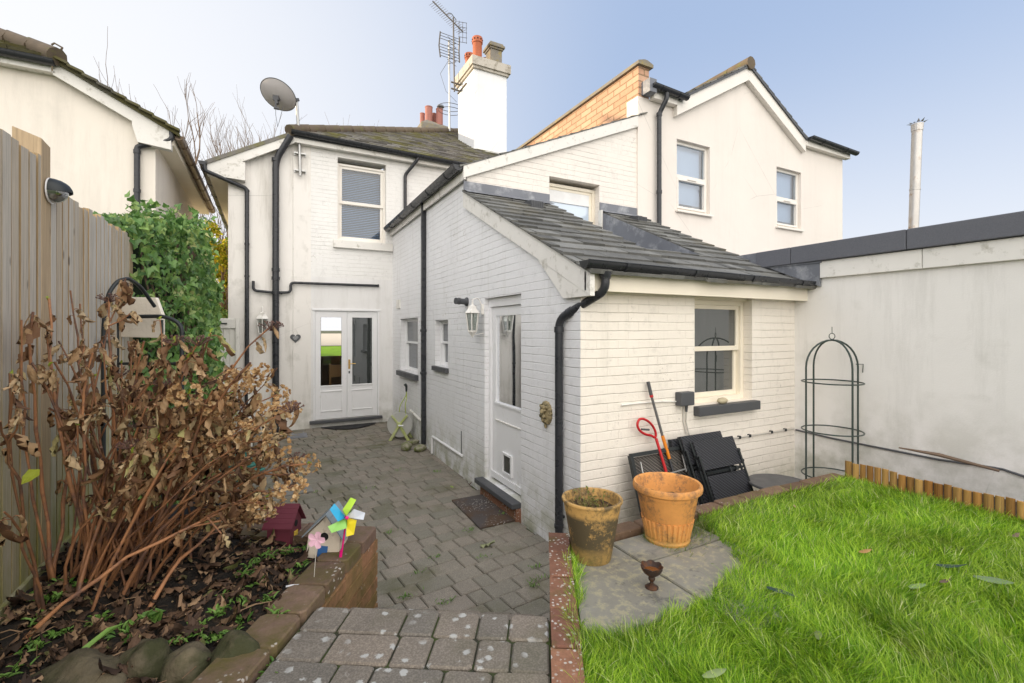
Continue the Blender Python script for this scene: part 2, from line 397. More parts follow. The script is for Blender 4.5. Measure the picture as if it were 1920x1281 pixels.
def slab_mat():
    m = NT('riven_slab'); c = m.mix(m.noise(3, 6, .7), (.14,.13,.105), (.30,.285,.235)); c = m.mix(m.rng(m.noise(24, 6, .7), .5, .6, 0, .8), c, (.34,.31,.20))
    c = m.mix(m.rng(m.noise(5, 6, .75), .56, .66, 0, .8), c, (.085,.083,.075)); c = m.mix(m.rng(m.noise(2, 2), .55, .75, 0, .6), c, (.36,.36,.34))
    c = m.val(c, m.rng(m.island(), 0, 1, .85, 1.1)); m.bump(m.noise(60, 5), .5, .004); m.bump(m.noise(7, 4), .5, .01); return m.done(c, .85)
M_slab = slab_mat()
def brick_mat(name, a, b, lich=.5, moss=.3):
    m = NT(name); c = m.mix(m.island(), a, b); c = m.mix(m.noise(26, 6, .8), m.val(c, .35), m.val(c, 1.65))
    c = m.mix(m.rng(m.noise(3, 6, .7), .62-moss*.2, .74-moss*.1), c, (.10,.085,.02))
    c = m.mix(m.math('MULTIPLY', m.rng(m.math('ADD', m.vor(44), m.math('MULTIPLY', m.noise(75,5,.7), .8)), .70, .60), m.rng(m.noise(7,4), .62-lich*.16, .70-lich*.14), True), c, (.50,.47,.42))
    m.bump(m.noise(70, 5, .7), .7, .005); return m.done(c, .85)
M_kerb = brick_mat('worn_red_brick', (.17,.075,.050), (.27,.13,.075), 1.3, .35)
M_coping = brick_mat('mossy_red_brick', (.13,.080,.060), (.19,.125,.090), .5, .9)
M_bedwall = brick_mat('ochre_stained_brick', (.24,.15,.06), (.30,.15,.08), .2, .8)
M_edge = brick_mat('brown_edging_brick', (.12,.07,.045), (.19,.12,.075), .1, .3)
def parapet_mat():
    m = NT('buff_brick'); sep = m.n('ShaderNodeSeparateXYZ'); m.t.links.new(m.obj, sep.inputs[0]); cb = m.n('ShaderNodeCombineXYZ')
    ad = m.math('ADD', sep.outputs[0], sep.outputs[1]); m.t.links.new(ad, cb.inputs[0]); m.t.links.new(sep.outputs[2], cb.inputs[1])
    br = m.n('ShaderNodeTexBrick'); m.t.links.new(cb.outputs[0], br.inputs['Vector']); br.inputs['Scale'].default_value = 1
    br.inputs['Brick Width'].default_value = .30; br.inputs['Row Height'].default_value = .10; br.inputs['Mortar Size'].default_value = .011; br.inputs['Mortar Smooth'].default_value = .3
    br.inputs['Color1'].default_value = (.62,.40,.27,1); br.inputs['Color2'].default_value = (.48,.27,.17,1); br.inputs['Mortar'].default_value = (.30,.20,.12,1)
    c = m.mix(m.noise(12, 5), m.val(br.outputs['Color'], .8), m.val(br.outputs['Color'], 1.15))
    m.bump(m.rng(br.outputs['Fac'], 0, 1, 1, 0), .8, .01); return m.done(c, .85)
M_parapet = parapet_mat()
def wood_mat(name, a, b, green=.5, gz=(-.2,-1.1), grain=1.0, knots=True, edge=None, objrnd=False):
    m = NT(name); g = m.mapv(m.obj, (14,14,.8)); isl = m.n('ShaderNodeObjectInfo').outputs['Random'] if objrnd else m.island(); c = m.mix(isl, a, b)
    if objrnd: c = m.val(c, m.rng(m.math('FRACT', m.math('MULTIPLY', isl, 7.3)), 0, 1, .6, 1.25))
    if edge:
        sn = m.n('ShaderNodeSeparateXYZ'); m.t.links.new(m.n('ShaderNodeNewGeometry').outputs['Normal'], sn.inputs[0])
        c = m.mix(m.rng(m.math('ABSOLUTE', sn.outputs[1]), .5, .7), c, m.mix(isl, edge, sc(edge, .7)))
    c = m.mix(m.noise(3.2, 7, .75, g, .8), m.val(c, .50), m.val(c, 1.38))
    fine = m.mapv(m.obj, (90,90,1.6)); c = m.mix(m.rng(m.noise(1.5, 5, .65, fine), .50, .72, 0, min(.95,.5*grain)), c, m.val(c, .32))
    if green:
        sep = m.n('ShaderNodeSeparateXYZ'); m.t.links.new(m.obj, sep.inputs[0])
        f = m.math('MULTIPLY', m.rng(sep.outputs[2], gz[0], gz[1]), m.rng(m.noise(2.2, 5, .65, m.mapv(m.obj, (3,3,.8))), .3, .62, .25, 1), True)
        c = m.mix(m.math('MULTIPLY', f, green), c, (.22,.22,.045))
    if knots: c = m.mix(m.rng(m.vor(5.5, m.mapv(m.obj, (1.6,1.6,.55))), .10, .055, 0, .65), c, (.055,.04,.03))
    m.bump(m.noise(2, 5, .6, fine), .5, .003); return m.done(c, .8)
M_fence = wood_mat('weathered_fence_board', (.56,.53,.48), (.50,.41,.30), .9, gz=(-.1,-1.0), grain=1.5, edge=(.52,.37,.20))
M_post = wood_mat('fence_post_timber', (.46,.34,.21), (.48,.36,.23), .5)
M_log = wood_mat('golden_log_edging', (.34,.15,.03), (.50,.31,.10), 0, grain=1.4, objrnd=True)
M_wood_white = simple('white_painted_gate', (.72,.70,.66), .55, var=.08, col2=(.5,.48,.42), th=(.55,.75), s2=5, bstr=.2)

# ------------------------------------------------------------------ ground and hard surfaces
ZP = -1.88; ZL = -1.20
mb = MB(); mb.add([(-900,-900,-1.98),(900,-900,-1.98),(900,900,-1.98),(-900,900,-1.98)], [(0,1,2,3)])
M_ground = simple('distant_ground', (.07,.085,.04), .95, var=.4, vs=.3, bstr=0)
tag(link_mesh('ground', mb, M_ground), kind='structure')
def patio_z(x, y): return ZP + max(0.0, (y - 6.0)) * .018
mb = MB()
ny = 12
for i in range(ny):
    y0, y1 = 1.5 + i*8.2/ny, 1.5 + (i+1)*8.2/ny
    mb.add([(-1.2,y0,patio_z(0,y0)-.022),(5.05,y0,patio_z(0,y0)-.022),(5.05,y1,patio_z(0,y1)-.022),(-1.2,y1,patio_z(0,y1)-.022)], [(0,1,2,3)])
tag(link_mesh('patio_joints', mb, M_joint), kind='structure')

def block(mb, cx, cy, w, d, z, ang, h=.05, ch=.008, tilt=.004, cmin=.10):
    """one tumbled paving block: chamfered top, slightly worn corners"""
    w *= uni(.985,1.0); d *= uni(.985,1.0); ca, sa = math.cos(ang), math.sin(ang)
    cr = min(w,d)*uni(cmin*.6,cmin*1.3)
    def ring(e, zz):
        a, b = w/2-e, d/2-e; c = cr
        P = [(-a+c,-b),(a-c,-b),(a,-b+c),(a,b-c),(a-c,b),(-a+c,b),(-a,b-c),(-a,-b+c)]
        return [(x, y, zz) for x, y in P]
    tx, ty = uni(-tilt,tilt)*4, uni(-tilt,tilt)*4; dz = uni(-.0025,.0025)
    R0, R1, R2 = ring(0, -h), ring(0, -ch), ring(ch*.9, 0)
    pts = [(cx + x*ca - y*sa, cy + x*sa + y*ca, z + zz + dz + x*tx + y*ty) for x,y,zz in R0+R1+R2]
    fs = [(i,(i+1)%8,8+(i+1)%8,8+i) for i in range(8)] + [(8+i,8+(i+1)%8,16+(i+1)%8,16+i) for i in range(8)] + [tuple(range(16,24))]
    mb.add(pts, fs)
# patio: rows turned 6.7 degrees from the house
PA = R(6.7); mb = MB(); row = -2.2; ri = 0
pave_hide = []
while row < 9.2:
    rd = .165
    s = -3.0 + uni(0,.2)
    while s < 6.5:
        w = random.choice((.13,.17,.17,.25,.25,.21)); c, t = s + w/2, row + rd/2
        x, y = c*math.cos(PA) - t*math.sin(PA), c*math.sin(PA) + t*math.cos(PA)
        s += w
        p, q = toS(x, y)
        if x > 5.0 or x < -1.15 or y > 9.36 or y < 1.2: continue
        if y > 3.0 and x > 2.26: continue
        if q < 2.45 and y < 2.05: continue
        if p > .1 and y < 2.0: continue
        block(mb, x, y, w-.005, rd-.006, patio_z(x,y), PA, cmin=.05)
    row += rd; ri += 1
tag(link_mesh('patio', mb, M_paver), kind='structure')
# steps: landing where the camera stands and two treads down to the patio
ZS = -1.19
mbj = MB(); mb = MB()
PL, PR = -.978, .026
for (q0, q1, z) in ((.2, 1.93, ZS), (1.93, 2.26, ZS-.2), (2.26, 2.6, ZS-.4)):
    mbj.loft([S(PL,q0,ZP-.05), S(PR,q0,ZP-.05), S(PR,q1,ZP-.05), S(PL,q1,ZP-.05)], [S(PL,q0,z-.012), S(PR,q0,z-.012), S(PR,q1-.012,z-.012), S(PL,q1-.012,z-.012)])
tag(link_mesh('steps', mbj, M_joint), kind='structure')
def step_rows(q1, n, z, h=.07):
    q = q1
    for r_ in range(n):
        d = .166; s = PL + .004; q -= d
        seq = []
        while s < PR - .07:
            w = random.choice((.13,.17,.17,.25,.25)); w = min(w, PR - s); seq.append((s, w)); s += w
        if r_ == 0 and z == ZS: seq = [(-.974,.155),(-.819,.25),(-.569,.135),(-.434,.17),(-.264,.125),(-.139,.163)]
        if r_ == 1 and z == ZS: seq = [(-.974,.17),(-.804,.25),(-.554,.135),(-.419,.17),(-.249,.13),(-.119,.143)]
        for (s0, w) in seq:
            c = S(s0 + w/2, q + d/2); block(mb, c.x, c.y, w-.006, d-.006, z, -TH, h, .007, .004, .07)
step_rows(1.945, 10, ZS); step_rows(2.275, 3, ZS-.2); step_rows(2.61, 3, ZS-.4)
tag(link_mesh('step_paving', mb, M_paver2), kind='structure')

def bricks_run(mb, A, B, width, L, z0, z1, jit=.004, ch=.006):
    """a run of coping bricks laid end to end from A to B (inner line), width to the left"""
    A = Vector(A); B = Vector(B); d = (B - A); tot = d.length; d.normalize(); nrm = Vector((-d.y, d.x, 0)); t = 0
    n = max(1, round(tot / L)); l = tot / n
    for i in range(n):
        c = A + d*(l*(i+.5)) + nrm*(width/2 + uni(-jit,jit)); ang = math.atan2(d.y, d.x) + uni(-.012,.012)
        block(mb, c.x, c.y, l-.009, width*uni(.97,1.0), z1+uni(-.003,.003), ang, z1-z0, ch, .003)
# left bed wall with its coping
ZC = -1.165
mb = MB(); mb.loft([S(-1.14,.3,-1.95), S(-.986,.3,-1.95), S(-.986,2.685,-1.95), S(-1.14,2.685,-1.95)], [S(-1.14,.3,ZC-.068), S(-.986,.3,ZC-.068), S(-.986,2.685,ZC-.068), S(-1.14,2.685,ZC-.068)])
mb.loft([S(-2.35,2.53,-1.95), S(-1.14,2.53,-1.95), S(-1.14,2.68,-1.95), S(-2.35,2.68,-1.95)], [S(-2.35,2.53,ZC-.068), S(-1.14,2.53,ZC-.068), S(-1.14,2.68,ZC-.068), S(-2.35,2.68,ZC-.068)])
bw = thing('garden_wall', 'low brick retaining wall stained ochre, topped with mossy red coping, left of the steps', 'wall', S(-1.07,1.5,-1.9))
part('wall', mb, M_bedwall, bw)
mb = MB()
for k in range(9):
    zt_ = ZC-.075 - k*.075; o_ = .1125 if k % 2 else 0
    bricks_run(mb, S(-1.078,.9-o_), S(-1.078,2.695-(.0 if k % 2 else .0)), -.098, .228 if k % 2 else .236, zt_-.066, zt_, .003, .005)
    bricks_run(mb, S(-1.08,2.60), S(-2.35,2.60), -.098, .228, zt_-.066, zt_, .003, .005)
part('brickwork', mb, M_bedwall, bw)
mb = MB(); bricks_run(mb, S(-.982,1.42), S(-.982,2.695), .175, .228, ZC-.068, ZC)
bricks_run(mb, S(-1.16,2.52), S(-2.35,2.52), -.175, .228, ZC-.068, ZC)
part('coping', mb, M_coping, bw)
# right kerb and edging bricks
mb = MB(); bricks_run(mb, S(.032,1.0), S(.032,2.70), -.105, .2275, -1.28, -1.172, .002)
kb = thing('brick_kerb', 'row of worn red kerb bricks with white lichen, right of the steps', 'kerb', S(.08,1.6,-1.9))
part('coping', mb, M_kerb, kb)
mb = MB(); mb.loft([S(.036,.3,-1.95), S(.135,.3,-1.95), S(.135,2.68,-1.95), S(.036,2.68,-1.95)], [S(.036,.3,-1.285), S(.135,.3,-1.285), S(.135,2.68,-1.285), S(.036,2.68,-1.285)])
part('wall', mb, M_bedwall, kb)
mb = MB(); bricks_run(mb, (1.50,2.09,0), (4.12,2.055,0), .11, .228, -1.27, -1.175, .006)
eb = thing('brick_edging', 'brown brick edging along the back of the lawn, in front of the sunken strip', 'edging', (2.8,2.15,-1.9))
part('coping', mb, M_edge, eb)
mb = MB(); mb.box(1.52, 4.3, 2.10, 2.19, -1.95, -1.272); part('wall', mb, M_bedwall, eb)

# raised soil under lawn and bed
M_soil = simple('black_garden_soil', (.016,.013,.010), .95, var=.6, vs=30, col2=(.06,.04,.025), th=(.52,.66), s2=22, bstr=1, bs=50, bd=.02)
M_lawnsoil = simple('lawn_thatch', (.045,.075,.012), .95, var=.5, vs=25, bstr=.6, bs=80)
def grid_surface(name, x0, x1, y0, y1, step, zf, keepf, mat, kind='structure'):
    mb = MB(); nx = int((x1-x0)/step)+1; ny = int((y1-y0)/step)+1; idx = {}
    for j in range(ny):
        for i in range(nx):
            x, y = x0+i*step, y0+j*step; idx[i,j] = len(mb.v); mb.v.append((x, y, zf(x,y)))
    for j in range(ny-1):
        for i in range(nx-1):
            if keepf(x0+(i+.5)*step, y0+(j+.5)*step): mb.f.append((idx[i,j], idx[i+1,j], idx[i+1,j+1], idx[i,j+1])); mb.m.append(0)
    o = link_mesh(name, mb, mat, smooth=True, keep=True); return tag(o, kind=kind)
def lawn_z(x, y): return ZL - .012 + .012*mnoise.noise(Vector((x*1.7, y*1.7, 0)))
grid_surface('lawn_soil', -4, 5.0, -3.0, 2.10, .05, lawn_z, lambda x, y: toS(x,y)[0] > .13 and (x < 4.17 or y < -.0), M_lawnsoil)
def bed_z(x, y):
    d = math.hypot(x+.62, y-2.8); p, q = toS(x, y)
    m = ZL - .02 + .10*math.exp(-(d/.55)**2)
    m += .035*mnoise.noise(Vector((x*5, y*5, 3))) + .022*mnoise.noise(Vector((x*14, y*14, 1)))
    return min(m, ZC-.01) if p > -1.3 else m
grid_surface('bed_soil', -3.6, .7, .2, 4.0, .03, bed_z, lambda x, y: toS(x,y)[0] < -1.12 and toS(x,y)[1] < 2.6 and x > -1.02, M_soil)

# paving slabs set in the corner of the lawn
slab_rects = [(1.06,1.692,1.42,2.03),(1.705,2.31,1.802,2.05),(1.705,2.31,1.18,1.79)]
mb = MB()
for (x0,x1,y0,y1) in slab_rects:
    P = [(x0,y0),(x1,y0),(x1,y1),(x0,y1)]
    # kerb side: keep p>0.15
    P = clip(P, -math.cos(TH), math.sin(TH), -.150)
    if len(P) < 3: continue
    n = len(P); cx = sum(p[0] for p in P)/n; cy = sum(p[1] for p in P)/n
    Q = [(cx+(p[0]-cx)*.985, cy+(p[1]-cy)*.985) for p in P]
    mb.add([(a,b,-1.27) for a,b in P]+[(a,b,-1.203) for a,b in P]+[(a,b,-1.196) for a,b in Q],
           [(i,(i+1)%n,n+(i+1)%n,n+i) for i in range(n)]+[(n+i,n+(i+1)%n,2*n+(i+1)%n,2*n+i) for i in range(n)]+[tuple(range(2*n,3*n))])
tag(link_mesh('paving_slabs', mb, M_slab), kind='structure')

# ------------------------------------------------------------------ roofs
def roof_slates(O, U, Sd, W, L, expo, sw, th, halfs, seed=1, jit=.006, lift=.0):
    """slates laid in courses on the plane O + U*u + Sd*s, clipped by half planes (a,b,c): a*u+b*s<=c"""
    rs = random.Random(seed); mb = MB(); O = Vector(O); U = Vector(U).normalized(); Sd = Vector(Sd).normalized(); N = U.cross(Sd).normalized()
    if N.z < 0: N = -N
    s = 0.0; k = 0
    while s < L:
        u = -sw*(.5 if k % 2 else 0) - sw*.2
        while u < W:
            w = sw*rs.uniform(.96,1.04); e = rs.uniform(-jit, jit); hi = th*rs.uniform(.8,1.5)
            poly = [(u+.0015,s+e),(u+w-.0015,s+e+rs.uniform(-jit,jit)*.5),(u+w-.0015,s+expo*1.12),(u+.0015,s+expo*1.12)]
            for h in [(-1,0,0),(1,0,W),(0,1,L)] + list(halfs):
                poly = clip(poly, *h)
                if len(poly) < 3: break
            u += w
            if len(poly) < 3: continue
            def top(p): return O + U*p[0] + Sd*p[1] + N*(lift + .004 + hi*(1-(p[1]-s)/(expo*1.12))*1.6)
            def bot(p): return O + U*p[0] + Sd*p[1] + N*(lift - .004)
            mb.loft([bot(p) for p in poly], [top(p) for p in poly])
        s += expo; k += 1
    return mb
def notch_split(u0, u1, s0, L, W):
    """three convex regions around a notch open at the top"""
    return [[(1,0,u0)], [(-1,0,-u1)], [(-1,0,-u0),(1,0,u1),(0,1,s0)]]

# ------------------------------------------------------------------ THE HOUSE
house = thing('house', 'white painted house with slate roofs, tall chimney and low brick side extension', 'house', (2.2,6,-1.88))
XA, YB, YD, XC, YE = 2.195, 3.016, 9.31, 5.02, 5.40
FA = Fr((XA,0,0), (0,1,0), (-1,0,0)); FB = Fr((0,YB,0), (1,0,0), (0,-1,0))
FD = Fr((0,YD,0), (1,0,0), (0,-1,0)); FE = Fr((0,YE,0), (1,0,0), (0,-1,0))
RS = .498
def roofz(y): return .43 + RS*(y-2.81)
# openings on the side wall (Y0,Y1,Z0,Z1)
dA = (3.993, 4.859, -1.70, .355)
def boxAY(u0, v0, u1, v1, X=XA):
    a = onX(u0, v0, X); b = onX(u1, v1, X); return a, b
w1a, w1b = onX(816, 601, XA), onX(840, 690, XA)
w1 = (w1b.y, w1a.y, w1b.z-.005, w1a.z)
w2a, w2b = onX(750.6, 598, XA), onX(783.4, 705, XA)
w2 = (w2b.y, w2a.y, w2b.z+.01, w2a.z)
mb = wall_mb(FA, [(YB+.25,-1.95),(9.31,-1.95),(9.31,2.02),(YE+.012,2.02),(YE+.012,roofz(YE)-.06),(YB+.25,roofz(YB+.25)-.06)], [dA, w1, w2], .25)
mb2 = wall_mb(FA, [(YB,-1.95),(YB+.25,-1.95),(YB+.25,roofz(YB+.25)-.06),(YB,roofz(YB)-.06)], [], .25)
w_side = part('wall', mb, M_brickA, house)
part('wall', mb2, M_brickA, house)
wB = (3.487, 4.308, -.705, .315)
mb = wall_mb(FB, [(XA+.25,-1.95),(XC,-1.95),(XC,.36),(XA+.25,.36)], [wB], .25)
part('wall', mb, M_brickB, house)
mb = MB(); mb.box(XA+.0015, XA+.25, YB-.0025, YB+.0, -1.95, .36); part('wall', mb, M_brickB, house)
wE = (3.41, 4.27, .92, 2.105)
def mwz(x): return 2.05 + .432*(x-2.195)
mb = wall_mb(FE, [(XA+.002,1.2),(XA+.002,.6),(4.985,.6),(4.985,mwz(4.985)-.04),(XA+.002,mwz(XA)-.04)], [wE], .25)
part('wall', mb, M_brickE, house)
# main block wall: rendered left half, brick right half
dF = (.731, 1.932, -1.687, .383)
wD = (1.16, 2.066, 1.674, 3.262)
xsp = onY(583, 400, YD).x
mb = wall_mb(FD, [(-.61,-1.95),(xsp,-1.95),(xsp,3.50),(.43,3.50),(-.61,2.90)], [], .25)
part('wall', mb, M_stuccoD, house)
mb = wall_mb(FD, [(xsp,-1.95),(2.195,-1.95),(2.195,.98),(xsp,.98)], [dF], .25); part('wall', mb, stucco('white_render_lower', (.80,.79,.78), .3, -1.0), house)
M_brickD = painted_brick('white_painted_brick_main', (.82,.81,.79), 0, .2, lines=.3)
mb = wall_mb(FD, [(xsp,.98),(5.9,.98),(5.9,3.50),(xsp,3.50)], [wD], .25)
part('wall', mb, M_brickD, house)
mb = MB(); mb.box(-.61,-.36,YD+.25,15,-1.95,2.85); part('wall', mb, M_stuccoD, house)
# french door interior: a room with a window on its far side
M_room = simple('room_paint', (.30,.26,.22), .8, var=.1, bstr=0); M_floorr = simple('room_floor', (.10,.07,.05), .6, bstr=0)
mb = MB(); X0, X1, Y0, Y1 = .3, 2.15, YD+.26, 13.2
mb.add([(X0,Y0,-1.7),(X1,Y0,-1.7),(X1,Y1,-1.7),(X0,Y1,-1.7)], [(0,1,2,3)]); mb.add([(X0,Y0,.75),(X1,Y0,.75),(X1,Y1,.75),(X0,Y1,.75)], [(0,1,2,3)])
mb.add([(X0-.0,Y0,-1.7),(X0,Y1,-1.7),(X0,Y1,.75),(X0,Y0,.75)], [(0,1,2,3)]); mb.add([(X1,Y0,-1.7),(X1,Y1,-1.7),(X1,Y1,.75),(X1,Y0,.75)], [(0,1,2,3)])
part('room_shell', mb, M_room, house, keep=True)
fw = Fr((0,Y1,0), (1,0,0), (0,-1,0)); wl, wr = onY(600,600,Y1).x-.1, onY(641,600,Y1).x+.1
mb = wall_mb(fw, [(X0-.5,-1.95),(X1+.3,-1.95),(X1+.3,.8),(X0-.5,.8)], [(wl, wr, onY(620,668,Y1).z, .62)], .12); part('room_wall', mb, M_room, house)
M_curt = simple('sheer_curtain', (.55,.47,.36), .9, var=.2, bstr=0)
for (xa, xb) in ((wl-.06, wl+.11), (wr-.12, wr+.08)):
    mb = MB(); pts = []
    for i in range(13):
        x = xa + (xb-xa)*i/12; pts.append((x, Y1-.14 + .02*math.sin(i*1.9)))
    n = len(pts); mb.add([(x,y,.66) for x,y in pts]+[(x,y,-1.6) for x,y in pts], [(i,i+1,n+i+1,n+i) for i in range(n-1)])
    part('curtain', mb, M_curt, house, keep=True)
mb = MB(); mb.add([(-6,15.2,-.98),(9,15.2,-.98),(9,17.2,-.58),(-6,17.2,-.58)], [(0,1,2,3)]); mb.add([(-6,17.2,-.58),(9,17.2,-.58),(9,17.4,-2),(-6,17.4,-2)], [(0,1,2,3)])
tag(link_mesh('front_lawn', mb, simple('bright_front_lawn', (.34,.62,.03), .9, var=.3, vs=4, bstr=.5, bs=60)), kind='structure')
mb = MB(); mb.add([(-6,17.45,-.57),(9,17.45,-.57),(9,70,-.57),(-6,70,-.57)], [(0,1,2,3)])
tag(link_mesh('front_road', mb, simple('sunlit_pale_road', (.62,.55,.45), .9, var=.1, bstr=0)), kind='structure')
M_pine = simple('pine_furniture', (.42,.26,.12), .6, var=.15, bstr=.05)
ct = thing('dining_chair', 'pale wooden chair back seen through the left glazed garden door', 'chair', (1.0,10.4,-1.7))
c0 = onY(636, 700, 10.4); cxx = c0.x
mb = MB(); mb.box(cxx-.2,cxx+.16,10.38,10.44,-1.24,-1.2); mb.box(cxx-.2,cxx-.16,10.38,10.44,-1.7,-.72); mb.box(cxx+.12,cxx+.16,10.38,10.44,-1.7,-.72); mb.box(cxx-.16,cxx+.12,10.39,10.42,-1.0,-.75); part('backrest', mb, M_pine, ct)
mb = MB(); mb.box(cxx-.2,cxx+.16,10.0,10.38,-1.24,-1.2); part('seat', mb, M_pine, ct)
for xx in (cxx-.2, cxx+.12): mb = MB(); mb.box(xx,xx+.04,10.0,10.04,-1.7,-1.24); part('leg', mb, M_pine, ct)
M_blk = simple('dark_void', (.01,.01,.01), .9, bstr=0)

# joinery ----------------------------------------------------------
def sash(parent, fr, u0, u1, z0, z1, dep, glass, fmat, split=.5, fw=.045, sw=.04, blind=None, low_in=.03):
    w = part('window', fr.box(fr.box(fr.box(fr.box(MB(), u0,u0+fw,z0,z1,-dep-.1,-dep), u1-fw,u1,z0,z1,-dep-.1,-dep), u0+fw,u1-fw,z1-fw,z1,-dep-.1,-dep-.001), u0+fw,u1-fw,z0,z0+fw,-dep-.1,-dep+.01), fmat, parent, bevel=.004)
    a, b = u0+fw, u1-fw; zm = z0 + (z1-z0)*split
    for (za, zb, dd) in ((zm-.02, z1-fw, dep+.02), (z0+fw, zm+.02, dep+.02+low_in)):
        mb = MB(); fr.box(mb, a,a+sw,za,zb,-dd-.035,-dd); fr.box(mb, b-sw,b,za,zb,-dd-.035,-dd); fr.box(mb, a+sw,b-sw,zb-sw,zb,-dd-.034,-dd-.001); fr.box(mb, a+sw,b-sw,za,za+sw*1.15,-dd-.034,-dd-.001)
        part('sash', mb, fmat, w, bevel=.003)
        mb = MB(); mb.add([fr.P(a+sw*.8,za+sw*.8,-dd-.018), fr.P(b-sw*.8,za+sw*.8,-dd-.018), fr.P(b-sw*.8,zb-sw*.8,-dd-.018), fr.P(a+sw*.8,zb-sw*.8,-dd-.018)], [(0,1,2,3)])
        part('pane', mb, glass, w, keep=True)
    return w
# end wall window
wn_b = sash(house, FB, wB[0], wB[1], wB[2], wB[3]-.03, .095, M_glass_dark, M_fascia, .52)
mb = MB(); FB.board(mb, [(wB[0]-.0,wB[3]-.03),(wB[1],wB[3]-.03),(wB[1],wB[3]+.02),(wB[0],wB[3]+.02)], -.2, -.05); part('window_head', mb, M_fascia, house)
mb = MB(); FB.box(mb, wB[0]-.015, wB[1]+.035, -.795, wB[2]-.003, -.09, .07); part('window_sill', mb, M_dark, house, bevel=.006)
# side wall small windows
sash(house, FA, w1[0], w1[1], w1[2], w1[3], .075, M_glass_side, M_white, .52, .022, .028)
mb = MB(); FA.box(mb, w1[0]-.03, w1[1]+.03, w1[2]-.065, w1[2]-.002, -.09, .05); part('window_sill', mb, M_dark, house, bevel=.005)
sash(house, FA, w2[0], w2[1], w2[2], w2[3], .085, M_glass_side, M_white, .55, .028, .032)
mb = MB(); FA.box(mb, w2[0]-.04, w2[1]+.05, w2[2]-.09, w2[2]-.002, -.1, .07); part('window_sill', mb, M_dark, house, bevel=.006)
# main block upstairs window with venetian blind
wm = sash(house, FD, wD[0], wD[1], wD[2]+.02, wD[3]-.09, .07, glass_mat('upstairs_glass', (.85,.9,.95), .02, 1), M_upvc, .5, .04, .05)
mb = MB(); FD.box(mb, wD[0]-.08, wD[1]+.12, wD[2]-.13, wD[2]+.018, -.09, .07); part('window_sill', mb, M_board, house, bevel=.006)
mb = MB(); z = wD[2]+.1
while z < wD[3]-.15:
    mb.add([FD.P(wD[0]+.06,z,-.19), FD.P(wD[1]-.06,z,-.19), FD.P(wD[1]-.06,z+.023,-.21), FD.P(wD[0]+.06,z+.023,-.21)], [(0,1,2,3)]); z += .034
part('blind', mb, simple('blue_grey_blind', (.36,.46,.60), .5, var=.05, bstr=0), wm, keep=True)
mb = MB(); FD.box(mb, wD[0]-.1, wD[1]+.1, wD[2]-.1, wD[3]+.05, -.6, -.55); part('room_wall', mb, M_room, house)
# gable window above the lean-to
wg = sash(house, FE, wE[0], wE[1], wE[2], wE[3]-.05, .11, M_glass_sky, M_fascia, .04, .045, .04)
mb = MB(); mb.add([FE.P(wE[0]+.08,wE[3]-.30,-.135), FE.P(wE[1]-.08,wE[3]-.30,-.135), FE.P(wE[1]-.08,wE[3]-.12,-.135), FE.P(wE[0]+.08,wE[3]-.12,-.135)], [(0,1,2,3)])
part('blind', mb, simple('white_roller_blind', (.8,.8,.8), .6, bstr=0), wg, keep=True)

# french doors
df = part('door', FD.box(FD.box(FD.box(MB(), dF[0],dF[0]+.035,dF[2],dF[3]-.03,-.10,.006), dF[1]-.035,dF[1],dF[2],dF[3]-.03,-.10,.006), dF[0]-.02,dF[1]+.02,dF[3]-.03,dF[3]+.012,-.1,.02), M_white, house, bevel=.003)
mid = (dF[0]+dF[1])/2
def leaf(u0, u1, z0, z1, gz0, fr, nd, glass, parent, st=.095, top=.12, panel=True):
    mb = MB(); fr.box(mb,u0,u0+st,z0,z1,-nd-.045,-nd); fr.box(mb,u1-st,u1,z0,z1,-nd-.045,-nd); fr.box(mb,u0+st,u1-st,z1-top,z1,-nd-.044,-nd-.001); fr.box(mb,u0+st,u1-st,z0,gz0,-nd-.044,-nd-.001)
    fr.box(mb,u0+st-.012,u1-st+.012,gz0-.012,gz0+.012,-nd-.03,-nd+.012)
    if panel:
        a, b, c, d = u0+st*.95, u1-st*.95, z0+.14, gz0-.09
        for (p, q, r_, s_) in ((a,b,c,c+.014),(a,b,d-.014,d)): fr.box(mb,p,q,r_,s_,-nd-.01,-nd+.012)
        for (p, q) in ((a,a+.012),(b-.012,b)): fr.box(mb,p,q,c+.014,d-.014,-nd-.01,-nd+.008)
    o = part('door_leaf', mb, M_white, parent, bevel=.003)
    mb = MB(); mb.add([fr.P(u0+st-.005,gz0-.005,-nd-.02), fr.P(u1-st+.005,gz0-.005,-nd-.02), fr.P(u1-st+.005,z1-top+.005,-nd-.02), fr.P(u0+st-.005,z1-top+.005,-nd-.02)], [(0,1,2,3)])
    part('pane', mb, glass, parent, keep=True); return o
gz = onY(640, 723, YD).z
leaf(dF[0]+.038, mid-.002, dF[2]+.01, dF[3]-.034, gz, FD, .012, M_glass, df)
leaf(mid+.002, dF[1]-.038, dF[2]+.01, dF[3]-.034, gz, FD, .013, M_glass_dark, df)
mb = MB(); hh = onY(655,683,YD); FD.box(mb, hh.x-.018, hh.x+.018, hh.z-.09, hh.z+.09, -.012, -.004); mb.tube([FD.P(hh.x,hh.z+.01,0), FD.P(hh.x,hh.z+.01,.04), FD.P(hh.x+.11,hh.z+.01,.045)], .008); part('handle', mb, M_gold, df)
mb = MB(); FD.box(mb, hh.x-.013, hh.x+.013, hh.z-.175, hh.z-.13, -.012, -.003); part('lock', mb, M_dark, df)
mb = MB(); FD.box(mb, dF[0]-.06, dF[1]+.05, dF[2]-.055, dF[2]-.002, -.1, .075); part('door_step', mb, M_dark, house, bevel=.006)
